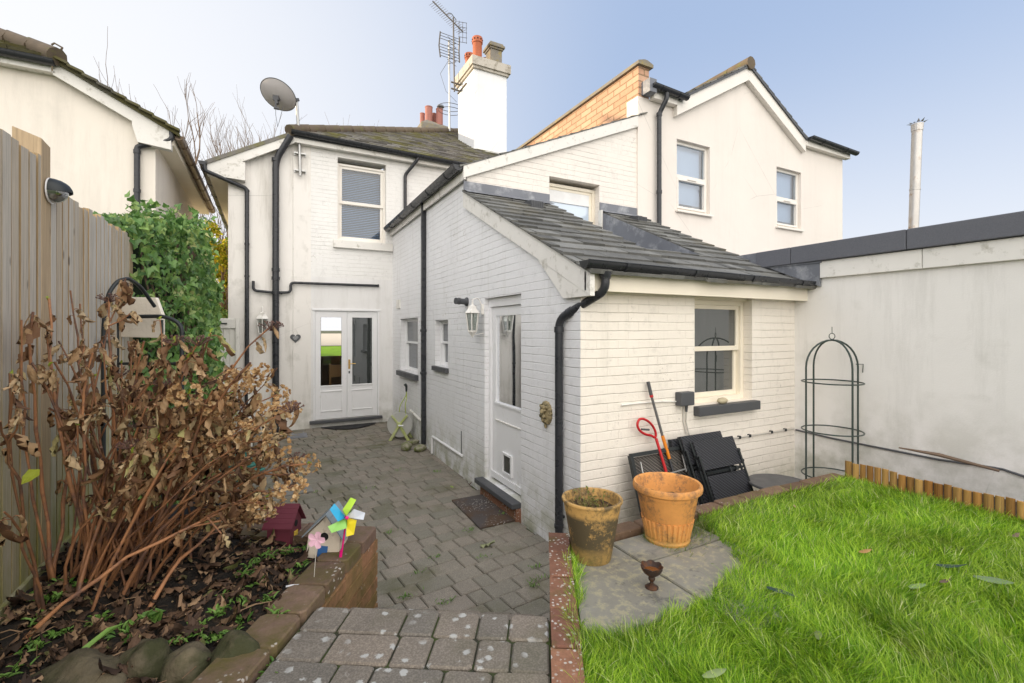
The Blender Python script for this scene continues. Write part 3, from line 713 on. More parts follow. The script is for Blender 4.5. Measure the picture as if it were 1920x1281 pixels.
# side door
da = part('door', FA.box(FA.box(FA.box(MB(), dA[0],dA[0]+.05,dA[2],dA[3],-.16,-.05), dA[1]-.05,dA[1],dA[2],dA[3],-.16,-.05), dA[0]+.05,dA[1]-.05,dA[3]-.10,dA[3],-.16,-.049), M_white, house, bevel=.004)
gA = onX(934, 757, XA+.07).z
leaf(dA[0]+.053, dA[1]-.053, dA[2]+.03, dA[3]-.103, gA, FA, .075, M_glass_dark, da, .085, .10, False)
mb = MB(); FA.box(mb, dA[0]+.14, dA[1]-.14, gA-.195, gA-.18, -.085, -.062); part('door_moulding', mb, M_board, da, bevel=.004); mb = MB(); FA.box(mb, dA[0]+.053, dA[1]-.053, dA[2]+.03, dA[2]+.10, -.075, -.055); part('door_moulding', mb, M_white, da, bevel=.004)
cfa, cfb = onX(943, 849, XA+.07), onX(960, 885, XA+.07)
mb = MB(); c_, z_ = (cfa.y+cfb.y)/2, (onX(951,849,XA+.07).z+onX(951,893,XA+.07).z)/2
for (p,q,r_,s_) in ((c_-.115,c_-.085,z_-.115,z_+.115),(c_+.085,c_+.115,z_-.115,z_+.115),(c_-.085,c_+.085,z_+.09,z_+.115),(c_-.085,c_+.085,z_-.115,z_-.09)): FA.box(mb,p,q,r_,s_,-.08,-.055)
cf = part('cat_flap', mb, M_white, da, bevel=.003)
mb = MB(); FA.box(mb, c_-.085, c_+.085, z_-.09, z_+.09, -.078, -.070); part('flap', mb, simple('smoked_flap', (.06,.06,.055), .2, var=.5, vs=30, bstr=0), cf)
mb = MB(); FA.box(mb, dA[0]-.0, dA[1]+.07, dA[2]-.055, dA[2]-.001, -.16, .10); part('door_step', mb, M_lead if False else M_dark, house, bevel=.008)
mb = MB(); FA.box(mb, dA[0]+.0, dA[1]+.0, -1.9, dA[2]-.057, -.1, .055); part('step_riser', mb, M_kerb, house)

# lean-to roof
Ce = Vector((2.13, 2.80, roofz(2.80))); slope = Vector((0, 1, RS)).normalized(); Wl, Ll = 5.07-2.13, (YE-2.80)*math.sqrt(1+RS*RS)
nu0, nu1, ns0 = 3.41-2.13, 4.27-2.13, (3.56-2.80)*math.sqrt(1+RS*RS)
tot = MB()
for k, hs in enumerate(notch_split(nu0, nu1, ns0, Ll, Wl)):
    mbx = roof_slates(Ce, (1,0,0), slope, Wl, Ll, .205, .26, .011, hs, seed=11, jit=.012)
    tot.add(mbx.v, mbx.f)
lr = part('roof', tot, M_slate, house)
mb = MB(); sn = slope
def rp(u, s, n): return Ce + Vector((1,0,0))*u + slope*s + Vector((0,-RS,1)).normalized()*n
for (ua, ub, sa, sb) in ((0.07,nu0,0.10,Ll),(nu1,Wl,0.10,Ll),(nu0,nu1,0.10,ns0)):
    mb.loft([rp(ua,sa,-.05), rp(ub,sa,-.05), rp(ub,sb,-.05), rp(ua,sb,-.05)], [rp(ua,sa,-.006), rp(ub,sa,-.006), rp(ub,sb,-.006), rp(ua,sb,-.006)])
part('roof_deck', mb, M_dark, house)
# lead valley cut for the gable window
mb = MB(); zf = roofz(3.56) - .03
mb.box(3.41, 4.27, 3.52, YE+.02, zf-.03, zf)
for x0, x1, yw in ((3.40,3.42,3.56),(4.262,4.28,3.56)):
    mb.loft([(x0,3.5,zf-.03),(x1,3.5,zf-.03),(x1,YE+.002,zf-.03),(x0,YE+.002,zf-.03)], [(x0,3.5,roofz(3.5)+.0),(x1,3.5,roofz(3.5)+.0),(x1,YE+.002,roofz(YE)-.0),(x0,YE+.002,roofz(YE)-.0)])
part('lead_valley', mb, M_lead, house)
mb = MB(); mb.box(4.236, 4.26, YE-.09, YE-.02, zf, roofz(YE)-.0); part('valley_trim', mb, M_board, house)
# flashings and slate vents
for (xa, xb) in ((2.15,3.41),(4.27,4.98)):
    mb = MB(); mb.box(xa, xb, YE-.012, YE+.0, roofz(YE)-.02, roofz(YE)+.13)
    mb.loft([(xa,YE-.013,roofz(YE)+.02),(xb,YE-.013,roofz(YE)+.02),(xb,YE-.13,roofz(YE-.13)+.030),(xa,YE-.13,roofz(YE-.13)+.030)], [(xa,YE-.013,roofz(YE)+.028),(xb,YE-.013,roofz(YE)+.028),(xb,YE-.13,roofz(YE-.13)+.038),(xa,YE-.13,roofz(YE-.13)+.038)])
    part('flashing', mb, M_lead, house)
for xx in (2.98, 4.72):
    mb = MB(); y0 = YE-.40; z0 = roofz(y0)
    mb.loft([(xx-.09,y0,z0),(xx+.09,y0,z0),(xx+.09,y0+.16,roofz(y0+.16)),(xx-.09,y0+.16,roofz(y0+.16))], [(xx-.09,y0,z0+.09),(xx+.09,y0,z0+.09),(xx+.09,y0+.16,roofz(y0+.16)+.03),(xx-.09,y0+.16,roofz(y0+.16)+.03)])
    for k in range(7): mb.box(xx-.085+k*.0265, xx-.075+k*.0265, y0-.008, y0, z0+.01, z0+.085)
    part('roof_vent', mb, M_dark, house)
# bargeboard of the lean-to
mb = MB(); FV = Fr((XA-.045,0,0), (0,1,0), (-1,0,0))
ya, yb_ = 2.83, YE+.02
FV.board(mb, [(ya,roofz(ya)-.185),(yb_,roofz(yb_)-.20),(yb_,roofz(yb_)-.012),(ya,roofz(ya)-.006)], -.045, 0)
FV.board(mb, [(ya,roofz(ya)-.185),(3.20,roofz(ya)-.185),(3.62,roofz(3.62)-.19),(ya+.08,roofz(ya+.08)-.18)], -.044, -.004)
part('bargeboard', mb, M_board, house, bevel=.003)
# fascia and gutter on the end wall
mb = MB(); mb.box(XA-.045, 5.12, YB-.135, YB-.115, roofz(2.88)-.165, roofz(2.88)-.02); part('fascia', mb, M_fascia, house)
mb = MB(); mb.box(XA-.04, 5.11, YB-.114, YB-.001, roofz(2.88)-.155, roofz(2.88)-.14); part('soffit', mb, M_fascia, house)
def gutter(parent, A, B, r, mat, brk=4, ends=True, name='gutter', deep=1.0):
    A = Vector(A); B = Vector(B); d = (B-A).normalized(); x = d.cross(Vector((0,0,1))).normalized(); n = 12; mb = MB(); vs = []; fs = []
    for P in (A, B):
        for rr in (r, r-.004):
            for k in range(n+1):
                a = PI*k/n; vs.append(P + x*math.cos(a)*rr - Vector((0,0,1))*math.sin(a)*rr*deep)
    m = n+1
    for k in range(n):
        fs.append((k,k+1,2*m+k+1,2*m+k)); fs.append((m+k,m+k+1,3*m+k+1,3*m+k))
    fs += [(0,2*m,3*m,m),(n,n+m,n+3*m,n+2*m)]
    fs.append(tuple(range(m))); fs.append(tuple(2*m+k for k in range(m)))
    # rolled rim
    mb.add(vs, fs)
    for sgn in (1,-1): mb.tube([A+x*sgn*r, B+x*sgn*r], .005, 6)
    g = part(name, mb, mat, parent, smooth=True)
    L = (B-A).length
    for i in range(brk):
        t = (i+.5)/brk; C = A + (B-A)*t; b2 = MB()
        for w in (-.012,.012):
            pass
        pts = [C + x*math.cos(PI*k/8)*(r+.006) - Vector((0,0,1))*math.sin(PI*k/8)*(r+.006)*deep for k in range(9)]
        for k in range(8): b2.bar(pts[k], pts[k+1], .028, .006, up=(pts[k]-C).normalized())
        part('bracket', b2, mat, g)
    return g
zg = onY(1300, 512, YB-.19).z
g1 = gutter(house, (XA-.10, YB-.185, zg+.03), (5.16, YB-.185, zg-.0), .058, M_black, 4)
def collar(mb, P, Q, r, l=.05):
    P = Vector(P); Q = Vector(Q); d = (Q-P).normalized(); mb.tube([P - d*l/2, P - d*l/2 + d*.001, P + d*l/2 - d*.001, P + d*l/2], [r*.9, r, r, r*.9], 14)
# downpipe of the lean-to
pr = .034
t0 = onY(1135, 520, YB-.185); tA = Vector((t0.x, YB-.185, zg-.04))
b0 = onY(1048, 600, YB-.14); Xp, Yp = XA-.055, 2.97+.10
# pipe foot: against the side wall near the corner
foot = onX(1048, 1000, XA-.05); pt_ = Vector((foot.x, foot.y, 0))
zb_ = onX(1048, 598, XA-.05).z
path = fillet([tA, tA+Vector((0,0,-.15)), Vector((pt_.x, pt_.y, zb_+.0)), Vector((pt_.x, pt_.y, -1.88))], .085, 7)
mb = MB(); mb.tube(path, pr, 16); collar(mb, tA+Vector((0,0,-.03)), tA, pr+.006, .06)
V3 = Vector
collar(mb, V3((pt_.x,pt_.y,zb_-.09)), V3((pt_.x,pt_.y,0)), pr+.007, .05); collar(mb, V3((pt_.x,pt_.y,onX(1048,986,XA-.05).z)), V3((pt_.x,pt_.y,0)), pr+.006, .03)
collar(mb, path[9].lerp(path[8], .12), path[8], pr+.006, .05)
mb.bar(V3((pt_.x,pt_.y,onX(1048,970,XA-.05).z)), V3((pt_.x+.06,pt_.y,onX(1048,970,XA-.05).z)), .03, .02)
mb.lathe([(.050,.0),(.044,-.04),(.038,-.055)], tA+Vector((0,0,-.005)), 14)
part('downpipe', mb, M_black, house, smooth=True)

# middle wing: roof, verge, gutter along the side wall
YM = 9.30
mb = roof_slates((XA-.11, YE-.05, mwz(XA-.11)+.002), (0,1,0), Vector((1,0,.432)).normalized(), 5.5, 3.35, .2, .26, .008, [], seed=5)
part('roof', mb, M_slate, house)
mb = MB(); mb.loft([(XA-.1,YE-.0,mwz(XA-.1)-.05),(5.0,YE-.0,mwz(5.0)-.05),(5.0,10.5,mwz(5.0)-.05),(XA-.1,10.5,mwz(XA-.1)-.05)], [(XA-.1,YE-.0,mwz(XA-.1)-.01),(5.0,YE-.0,mwz(5.0)-.01),(5.0,10.5,mwz(5.0)-.01),(XA-.1,10.5,mwz(XA-.1)-.01)])
part('roof_deck', mb, M_dark, house)
mb = MB(); FEv = Fr((0,YE-.045,0), (1,0,0), (0,-1,0))
FEv.board(mb, [(XA-.06,mwz(XA-.06)-.15),(4.975,mwz(4.975)-.17),(4.975,mwz(4.975)+.012),(XA-.06,mwz(XA-.06)+.012)], -.04, 0); part('bargeboard', mb, M_board, house, bevel=.003)
mb = MB(); mb.box(XA-.055, XA-.03, YE-.04, 9.28, 1.86, 2.0); part('fascia', mb, M_board, house)
g2 = gutter(house, (XA-.125, YE-.03, 2.03), (XA-.125, 9.27, 2.0), .062, M_black, 5, deep=1.1)
pp = onX(794, 700, XA-.04)
mb = MB(); mb.box(XA-.075, XA-.01, pp.y-.033, pp.y+.033, -1.80, 1.97)
for v_ in (620, 700): 
    zz = onX(794, v_, XA-.04).z; mb.box(XA-.085, XA-.0, pp.y-.04, pp.y+.04, zz-.02, zz+.02)
part('downpipe', mb, M_black, house, bevel=.006)
# thin pale pipes low on the side wall
a_, b_ = onX(810, 818, XA-.02), onX(866, 826, XA-.02); mb = MB(); mb.tube(fillet([(XA-.02,a_.y,-1.86),(XA-.02,a_.y,a_.z),(XA-.02,b_.y,a_.z+.0)], .03), .017, 8); part('waste_pipe', mb, M_white, house, smooth=True)
a_, b_ = onX(770, 770, XA-.03), onX(790, 790, XA-.03); mb = MB(); mb.tube([a_, b_], .02, 8); part('waste_pipe', mb, M_board, house, smooth=True)
yc = onX(866, 870, XA).y; mb = MB(); mb.tube([(XA-.004,yc,-1.62),(XA-.004,yc+.01,-1.3),(XA-.004,yc,-1.86)][:2]+[(XA-.004,yc-.02,-1.86)][:0] or [(XA-.004,yc,-1.6),(XA-.004,yc,-1.35)], .006, 6); part('cable', mb, M_dark, house)
# air vent, boiler flue, slot
a_, b_ = onX(745, 563, XA), onX(751, 578, XA); mb = MB(); FA.box(mb, b_.y, a_.y, b_.z, a_.z, 0, .02); part('air_brick', mb, M_board, house)
fc = onX(876, 566, XA); mb = MB(); mb.lathe([(.0,0),(.055,0),(.055,.012),(.036,.02),(.036,.11),(.042,.115),(.042,.13),(.034,.13),(.034,.155),(.04,.158),(.04,.175),(.0,.175)], fc, 20, (-1,-.25,.02)); part('boiler_flue', mb, M_dark, house, smooth=True)

# main block: roof planes
EZ = 3.53; HS = .57; mS = math.sqrt(1+HS*HS)
Oe = Vector((.36, 9.16, EZ)); # front eave
Wd = 5.95-.36
mb = roof_slates(Oe, (1,0,0), Vector((0,1,HS)).normalized(), Wd, 6.0*mS, .19, .26, .012, [(-1, 1/mS, 0)], seed=3, jit=.01)
part('roof', mb, M_slateD, house)
mb = MB(); hp = lambda m: Vector((.36+m, 9.16+m, EZ+HS*m))
P0, P1 = hp(0), hp(5.0)
mb.loft([P0, (5.95,9.16,EZ), (5.95,P1.y,P1.z), P1], [P0-V3((0,0,.09)), (5.95,9.16,EZ-.09), (5.95,P1.y,P1.z-.09), P1-V3((0,0,.09))])
part('roof_deck', mb, M_dark, house)
# left slope, eave at x=-.92
le = lambda y: Vector((-.93, y, EZ-HS*(.36+.93)))
mb = MB(); A0, A1 = le(9.14), le(14.9)
top_ = [P0, A0, A1, P1 + V3((0,.74,0))]; mb.loft([p-V3((0,0,.07)) for p in top_], top_); part('roof', mb, M_slateD, house)
mb = MB(); mb.box(.0,5.5,15,15.1,.9,3.3); mb.box(5.6,5.9,9.6,15,-1.9,3.4); part('wall', mb, M_stuccoD, house)
# hip tiles
mb = MB()
for i in range(17):
    a = hp(i*.30-.03)+V3((0,0,.02)); b = hp(i*.30+.31)+V3((0,0,.045))
    mb.tube([a,b], [.10,.085], 10)
part('hip_tiles', mb, M_ridge, house, smooth=True)
# verge boards
mb = MB(); FDv = Fr((0,9.17,0), (1,0,0), (0,-1,0)); zl = lambda x: EZ + HS*(x-.36)
FDv.board(mb, [(-.90,zl(-.9)-.24),(.42,zl(.42)-.22),(.42,zl(.42)-.03),(-.90,zl(-.9)-.03)], -.04, 0)
FDv.board(mb, [(-.90,zl(-.9)-.24),(-.35,zl(-.9)-.26),(-.35,zl(-.35)-.26),(-.40,zl(-.40)-.23)], -.14, -.001)
part('bargeboard', mb, M_board, house, bevel=.004)
mb = MB(); mb.box(.42, 5.9, 9.18, 9.20, EZ-.17, EZ-.03); mb.box(.42,5.9,9.20,9.31,EZ-.165,EZ-.15); part('fascia', mb, M_board, house)
mb = MB(); mb.box(-.90,-.88,9.18,15,zl(-.93)-.17,zl(-.93)-.0); mb.box(-.88,-.61,9.18,15,zl(-.93)-.165,zl(-.93)-.15); part('soffit', mb, M_fascia, house)
gutter(house, (.36,9.11,EZ+.0), (4.9,9.11,EZ-.08), .062, M_black, 5)
gutter(house, (-.96,9.12,zl(-.93)-.02), (-.96,14.9,zl(-.93)-.06), .062, M_black, 7)
# eave downpipe by the upstairs window
a_ = onY(783,298,9.11); b_ = onY(760,328,9.26); mb = MB(); mb.tube(fillet([V3((a_.x,9.11,EZ-.07)), V3((a_.x,9.11,EZ-.13)), V3((b_.x,9.27,b_.z)), V3((b_.x,9.27,2.0))], .05), .033, 12); part('downpipe', mb, M_black, house, smooth=True)
# left downpipe from the side gutter
c1 = onY(383,322,9.15); c2 = onY(463,354,9.26); mb = MB()
mb.tube(fillet([V3((-.93,9.14,zl(-.93)-.08)), V3((-.93,9.14,zl(-.93)-.17)), V3((c2.x,9.26,c2.z)), V3((c2.x,9.26,c2.z-.12)), V3((c2.x,9.26,-1.83))], .06), .034, 12)
for v_ in (358, 458, 518, 700): collar(mb, V3((c2.x,9.26,onY(465,v_,9.26).z)), V3((c2.x,9.26,0)), .041, .04)
part('downpipe', mb, M_black, house, smooth=True)
# soil stack
s1 = onY(545,258,9.2); s2 = onY(519,292,9.23); mb = MB(); X_ = onY(517,500,9.23).x
mb.tube(fillet([V3((s1.x,9.12,s1.z)), V3((X_,9.23,onY(519,300,9.23).z)), V3((X_,9.23,-1.84))], .16, 6), .056, 16)
for v_ in (300, 506, 522, 549): collar(mb, V3((X_,9.23,onY(517,v_,9.23).z)), V3((X_,9.23,0)), .068, .06)
part('soil_pipe', mb, M_black, house, smooth=True)
mb = MB(); zz = onY(517,547,9.23).z; q1, q2 = onY(475,527,9.25), onY(475,547,9.25)
mb.tube(fillet([q1, V3((q1.x,9.25,zz+.01)), V3((X_,9.25,zz-.02))], .06), .024, 10)
q3 = onY(545,530,9.25); q4 = onY(709,536,9.27)
mb.tube(fillet([V3((X_,9.25,zz-.02)), V3((q3.x,9.25,zz)), V3((q3.x,9.25,q3.z)), V3((q4.x,9.27,q4.z+.0))], .06), .024, 10)
collar(mb, V3((X_+.09,9.25,zz-.015)), V3((X_,9.25,zz-.015)), .03, .03); collar(mb, V3((q4.x,9.27,q4.z)), q3, .029, .03)
part('waste_pipe', mb, M_black, house, smooth=True)
# surface cable on the render
xx = onY(549,500,YD).x; mb = MB(); mb.tube([(xx,YD-.006,3.2),(xx+.005,YD-.006,1),(xx,YD-.006,-1.6)], .005, 6); part('cable', mb, M_board, house)
# chimney
Yc0, Yc1, Xc0, Xc1 = 11.3, 12.45, 4.80, 5.76
zt = onY(889,128,Yc0).z
mb = MB(); mb.box(Xc0, Xc1, Yc0, Yc1, 3.3, zt)
ch = part('chimney', mb, M_stuccoCh, house)
mb = MB(); mb.box(Xc0-.05, Xc1+.05, Yc0-.05, Yc1+.05, zt+.0, zt+.07)
mb.loft([(Xc0-.09,Yc0-.09,zt+.07),(Xc1+.09,Yc0-.09,zt+.07),(Xc1+.09,Yc1+.09,zt+.07),(Xc0-.09,Yc1+.09,zt+.07)], [(Xc0-.09,Yc0-.09,zt+.30),(Xc1+.09,Yc0-.09,zt+.30),(Xc1+.09,Yc1+.09,zt+.30),(Xc0-.09,Yc1+.09,zt+.30)])
mb.loft([(Xc0-.09,Yc0-.09,zt+.30),(Xc1+.09,Yc0-.09,zt+.30),(Xc1+.09,Yc1+.09,zt+.30),(Xc0-.09,Yc1+.09,zt+.30)], [(Xc0+.15,Yc0+.15,zt+.42),(Xc1-.15,Yc0+.15,zt+.42),(Xc1-.15,Yc1-.15,zt+.42),(Xc0+.15,Yc1-.15,zt+.42)])
part('chimney_cap', mb, simple('stained_cap', (.52,.48,.42), .8, var=.2, col2=(.28,.25,.2), th=(.5,.65), s2=6, bstr=.4), ch)
mb = MB(); mb.box(Xc0-.012, Xc0, Yc0-.012, Yc1, 4.6, 5.02+.35); mb.box(Xc0-.012, Xc1+.012, Yc0-.012, Yc0, 4.2, 4.72); part('flashing', mb, M_stuccoCh, ch)
def cpot(parent, c, r, h, mat, holes=True, name='chimney_pot'):
    mb = MB(); mb.lathe([(r*.86,0),(r*.86,h*.72),(r*.88,h*.74),(r,h*.75),(r,h*.97),(r*.93,h),(r*.75,h),(r*.75,h*.6)], c, 20)
    if holes:
        mb.mi = 1
        for k in range(10):
            a = 2*PI*k/10; p = Vector(c)+V3((math.cos(a)*r*.985,math.sin(a)*r*.985,h*.87)); mb.lathe([(.0001,.0),(r*.13,.0),(r*.13,.012),(.0001,.012)], p, 8, (math.cos(a),math.sin(a),0))
        mb.mi = 0
    return part(name, mb, [mat, M_blk], parent, smooth=True)
def potat(u, v, Y): return onY(u, v, Y)
p_ = onY(895,110,Yc0+.22); cpot(ch, (p_.x, Yc0+.22, zt+.35), .145, .62, M_terra)
p_ = onY(880,110,Yc0+.85); cpot(ch, (p_.x, Yc0+.85, zt+.35), .135, .52, M_terra)
p_ = onY(909,110,Yc0+.62); cpot(ch, (p_.x, Yc0+.62, zt+.35), .12, .36, M_terra)
p_ = onY(926,100,Yc0+.3); mb = MB(); c_ = V3((p_.x, Yc0+.3, zt+.34)); mb.box(c_.x-.17,c_.x+.17,c_.y-.17,c_.y+.17,c_.z,c_.z+.42); mb.box(c_.x-.20,c_.x+.20,c_.y-.20,c_.y+.20,c_.z+.42,c_.z+.47); mb.box(c_.x-.235,c_.x+.235,c_.y-.235,c_.y+.235,c_.z+.47,c_.z+.54); mb.box(c_.x-.20,c_.x+.20,c_.y-.20,c_.y+.20,c_.z+.54,c_.z+.60)
part('chimney_pot', mb, M_stone, ch, bevel=.012)
# party parapet (buff brick)
mb = MB(); zp_ = 4.03; mb.box(5.0, 5.215, 5.38, 10.2, 2.6, zp_); pw = part('parapet', mb, M_parapet, house)
mb = MB(); y_ = 5.33
while y_ < 10.2:
    mb.loft([(4.955,y_,zp_),(5.26,y_,zp_),(5.26,y_+.595,zp_),(4.955,y_+.595,zp_)], [(4.955,y_,zp_+.05),(5.26,y_,zp_+.05),(5.26,y_+.595,zp_+.05),(4.955,y_+.595,zp_+.05)]); 
    mb.loft([(4.955,y_,zp_+.05),(5.26,y_,zp_+.05),(5.26,y_+.595,zp_+.05),(4.955,y_+.595,zp_+.05)], [(5.08,y_,zp_+.09),(5.14,y_,zp_+.09),(5.14,y_+.595,zp_+.09),(5.08,y_+.595,zp_+.09)]); y_ += .6
part('coping', mb, M_stone, pw)

# ------------------------------------------------------------------ house on the right
nb = thing('neighbour_house', 'cream rendered house with a white trimmed gable and two small windows, beyond the lean-to roof', 'house', (7.8,5.4,-1.9))
FF = Fr((0,5.375,0), (1,0,0), (0,-1,0))
XF0, XF1, XAp, ZAp, ZEv = 4.985, 10.6, 7.47, 4.52, 3.56
def fz(x): return ZAp - abs(x-XAp)*.57
f1a, f1b = onY(1269,259,5.375), onY(1331,404,5.375); f2a, f2b = onY(1456,312,5.375), onY(1502,430,5.375)
hF = [(f1a.x, f1b.x, onY(1331,404,5.375).z, onY(1269,260,5.375).z), (f2a.x, f2b.x, onY(1502,432,5.375).z, onY(1456,312,5.375).z)]
mb = wall_mb(FF, [(XF0,-1.95),(XF1,-1.95),(XF1,ZEv),(9.15,ZEv),(XAp,ZAp),(5.80,ZEv),(XF0,ZEv)], hF, .25); part('wall', mb, M_stuccoF, nb)
mb = MB(); mb.box(XF1-.25, XF1, 5.63, 9.5, -1.95, ZEv); mb.box(5.22, 5.4, 5.63, 9.5, -1.95, ZEv-.3); part('wall', mb, M_stuccoF, nb)
# verge boards
mb = MB(); FFv = Fr((0,5.375,0), (1,0,0), (0,-1,0)); e0, e1 = 5.72, 9.16
FFv.board(mb, [(e0,fz(e0)-.14),(XAp,ZAp-.14),(XAp,ZAp+.12),(e0,fz(e0)+.12)], 0, .09)
FFv.board(mb, [(XAp+.0005,ZAp-.14),(e1,fz(e1)-.14),(e1,fz(e1)+.12),(XAp+.0005,ZAp+.12)], 0, .089)
part('bargeboard', mb, M_upvc, nb, bevel=.004)
mb = MB(); FFv.box(mb, e1+.002, XF1+.10, ZEv-.02, ZEv+.13, 0, .10); part('fascia', mb, M_upvc, nb, bevel=.004); mb = MB(); FFv.box(mb, 5.22, e0-.002, ZEv-.02, ZEv+.13, 0, .10); part('fascia', mb, M_upvc, nb, bevel=.004)
for (sg, seed) in ((1, 21), (-1, 22)):
    O_ = V3((XAp + sg*1.72, 5.26, ZAp+.13 - 1.72*.57)); U_ = V3((0,1,0)); S_ = V3((-sg,0,.57)).normalized()
    mb = roof_slates(O_, U_, S_, 4.2, 1.72*math.sqrt(1+.57**2), .2, .26, .012, [], seed=seed)
    part('roof', mb, M_slate, nb)
    mb = MB(); q = [O_, O_+U_*4.2, O_+U_*4.2+S_*1.98, O_+S_*1.98]; mb.loft([p-V3((0,0,.05)) for p in q], [p-V3((0,0,.01)) for p in q]); part('roof_deck', mb, M_dark, nb)
mb = MB()
for i in range(10): mb.tube([(XAp,5.24+i*.42,ZAp+.14),(XAp,5.24+i*.42+.43,ZAp+.155)], [.11,.10], 10)
part('ridge_tiles', mb, M_ridge, nb, smooth=True)
mb = MB(); mb.loft([(9.1,5.3,ZEv+.13),(XF1+.1,5.3,ZEv+.13),(XF1+.1,9.5,ZEv+.16),(9.1,9.5,ZEv+.16)], [(9.1,5.3,ZEv+.16),(XF1+.1,5.3,ZEv+.16),(XF1+.1,9.5,ZEv+.8),(9.1,9.5,ZEv+.8)]); part('roof', mb, M_slate, nb)
gutter(nb, (9.18,5.21,ZEv+.13), (XF1+.2,5.21,ZEv+.10), .058, M_black, 2)
gutter(nb, (5.12,5.21,ZEv+.14), (5.86,5.21,ZEv+.11), .058, M_black, 2)
mb = MB(); mb.box(5.06,5.20,5.2,5.5,ZEv+.02,ZEv+.22); part('gutter_end', mb, M_lead, nb)
def pvc(parent, fr, u0, u1, z0, z1, dep, glass):
    zm = z0 + (z1-z0)*.5; fw = .05; mb = MB()
    fr.box(mb,u0,u0+fw,z0,z1,-dep-.06,-dep); fr.box(mb,u1-fw,u1,z0,z1,-dep-.06,-dep); fr.box(mb,u0+fw,u1-fw,z1-fw,z1,-dep-.06,-dep-.001); fr.box(mb,u0+fw,u1-fw,z0,z0+fw,-dep-.06,-dep-.001); fr.box(mb,u0+fw,u1-fw,zm-.03,zm+.03,-dep-.055,-dep+.004)
    w = part('window', mb, M_upvc, parent, bevel=.004)
    mb = MB(); a, b, c, d = u0+fw, u1-fw, z0+fw, zm-.03; t = .035
    fr.box(mb,a,a+t,c,d,-dep-.04,-dep+.02); fr.box(mb,b-t,b,c,d,-dep-.04,-dep+.02); fr.box(mb,a+t,b-t,d-t,d,-dep-.04,-dep+.019); fr.box(mb,a+t,b-t,c,c+t,-dep-.04,-dep+.019); fr.box(mb,(a+b)/2-.1,(a+b)/2+.1,d-.012,d+.012,-dep+.02,-dep+.035)
    part('sash', mb, M_upvc, w, bevel=.003)
    mb = MB(); mb.add([fr.P(a,z0+fw,-dep-.03), fr.P(b,z0+fw,-dep-.03), fr.P(b,z1-fw,-dep-.03), fr.P(a,z1-fw,-dep-.03)], [(0,1,2,3)]); part('pane', mb, glass, w, keep=True)
    mb = MB(); mb.add([fr.P(a,z0+(z1-z0)*.15,-dep-.12), fr.P(b,z0+(z1-z0)*.15,-dep-.12), fr.P(b,z1,-dep-.12), fr.P(a,z1,-dep-.12)], [(0,1,2,3)]); part('blind', mb, simple('pale_blind', (.72,.76,.82), .7, var=.03, bstr=0), w, keep=True)
    mb = MB(); fr.box(mb, u0-.03, u1+.03, z0-.035, z0-.001, -.06, .05); part('window_sill', mb, M_upvc, parent, bevel=.004)
    mb = MB(); fr.box(mb, u0, u1, z0, z1, -.4, -.38); part('room_wall', mb, M_room, parent)
for h in hF: pvc(nb, FF, h[0], h[1], h[2], h[3], .06, glass_mat('bedroom_glass', (.75,.85,.95), .1, 1))
d1 = onY(1236,300,5.31); mb = MB(); dp = onY(1250,185,5.21)
mb.tube(fillet([V3((dp.x,5.21,ZEv+.07)), V3((dp.x,5.21,ZEv-.02)), V3((d1.x,5.31,ZEv-.22)), V3((d1.x,5.31,ZEv-.4)), V3((d1.x,5.31,.8))], .06), .036, 14)
for v_ in (215, 360): collar(mb, V3((d1.x,5.31,onY(1236,v_,5.31).z)), V3((d1.x,5.31,0)), .044, .05)
part('downpipe', mb, M_black, nb, smooth=True)

# ------------------------------------------------------------------ house on the left
gh = thing('neighbour_house', 'cream rendered house with mossy tiled roof behind the tall timber fence, at the left edge', 'house', (-4,8.2,-1.9))
XG, YG = -1.42, 8.2; GE = 3.50; GX = -2.45
FG = Fr((0,YG,0), (1,0,0), (0,-1,0)); gz_ = lambda x: GE - .53*(x-GX)
mb = wall_mb(FG, [(-20,-1.95),(XG,-1.95),(XG,gz_(XG)-.1),(GX,GE-.04),(-20,GE-.04)], [], .25); part('wall', mb, M_stuccoG, gh)  # wall and roof extended left, unseen, to keep sun off the boundary wall
mb = MB(); mb.box(XG-.25, XG-.0, YG+.25, 12.7, -1.95, gz_(XG)-.12); part('wall', mb, M_stuccoG, gh)
mb = MB(); FGv = Fr((0,YG-.12,0), (1,0,0), (0,-1,0)); e_ = -1.22
FGv.board(mb, [(GX-.02,GE-.20),(e_,gz_(e_)-.22),(e_,gz_(e_)-.02),(GX-.02,GE-.02)], -.035, 0)
FGv.board(mb, [(e_,gz_(e_)-.30),(e_,gz_(e_)-.10),(-1.66,gz_(-1.66)-.12),(-1.66,gz_(-1.66)-.27),(-1.60,gz_(e_)-.26)], -.12, .004)
part('bargeboard', mb, M_board, gh, bevel=.004)
mb = MB(); mb.box(-20,GX-.03,YG-.14,YG-.12,GE-.18,GE-.03); mb.box(-20,GX,YG-.12,YG,GE-.175,GE-.16); part('fascia', mb, M_board, gh)
mb = MB(); mb.box(-1.22,-1.20,YG-.05,12.7,gz_(-1.2)-.20,gz_(-1.2)-.03); mb.box(XG,-1.22,YG-.05,12.7,gz_(-1.2)-.195,gz_(-1.2)-.18); part('soffit', mb, M_fascia, gh)
gutter(gh, (-20,YG-.20,GE-.02), (GX+.02,YG-.20,GE-.06), .062, M_black, 6)
gutter(gh, (-1.14,YG-.08,gz_(-1.2)-.06), (-1.14,12.7,gz_(-1.2)-.1), .062, simple('brown_gutter', (.16,.11,.07), .35, .2, var=.25), 6)
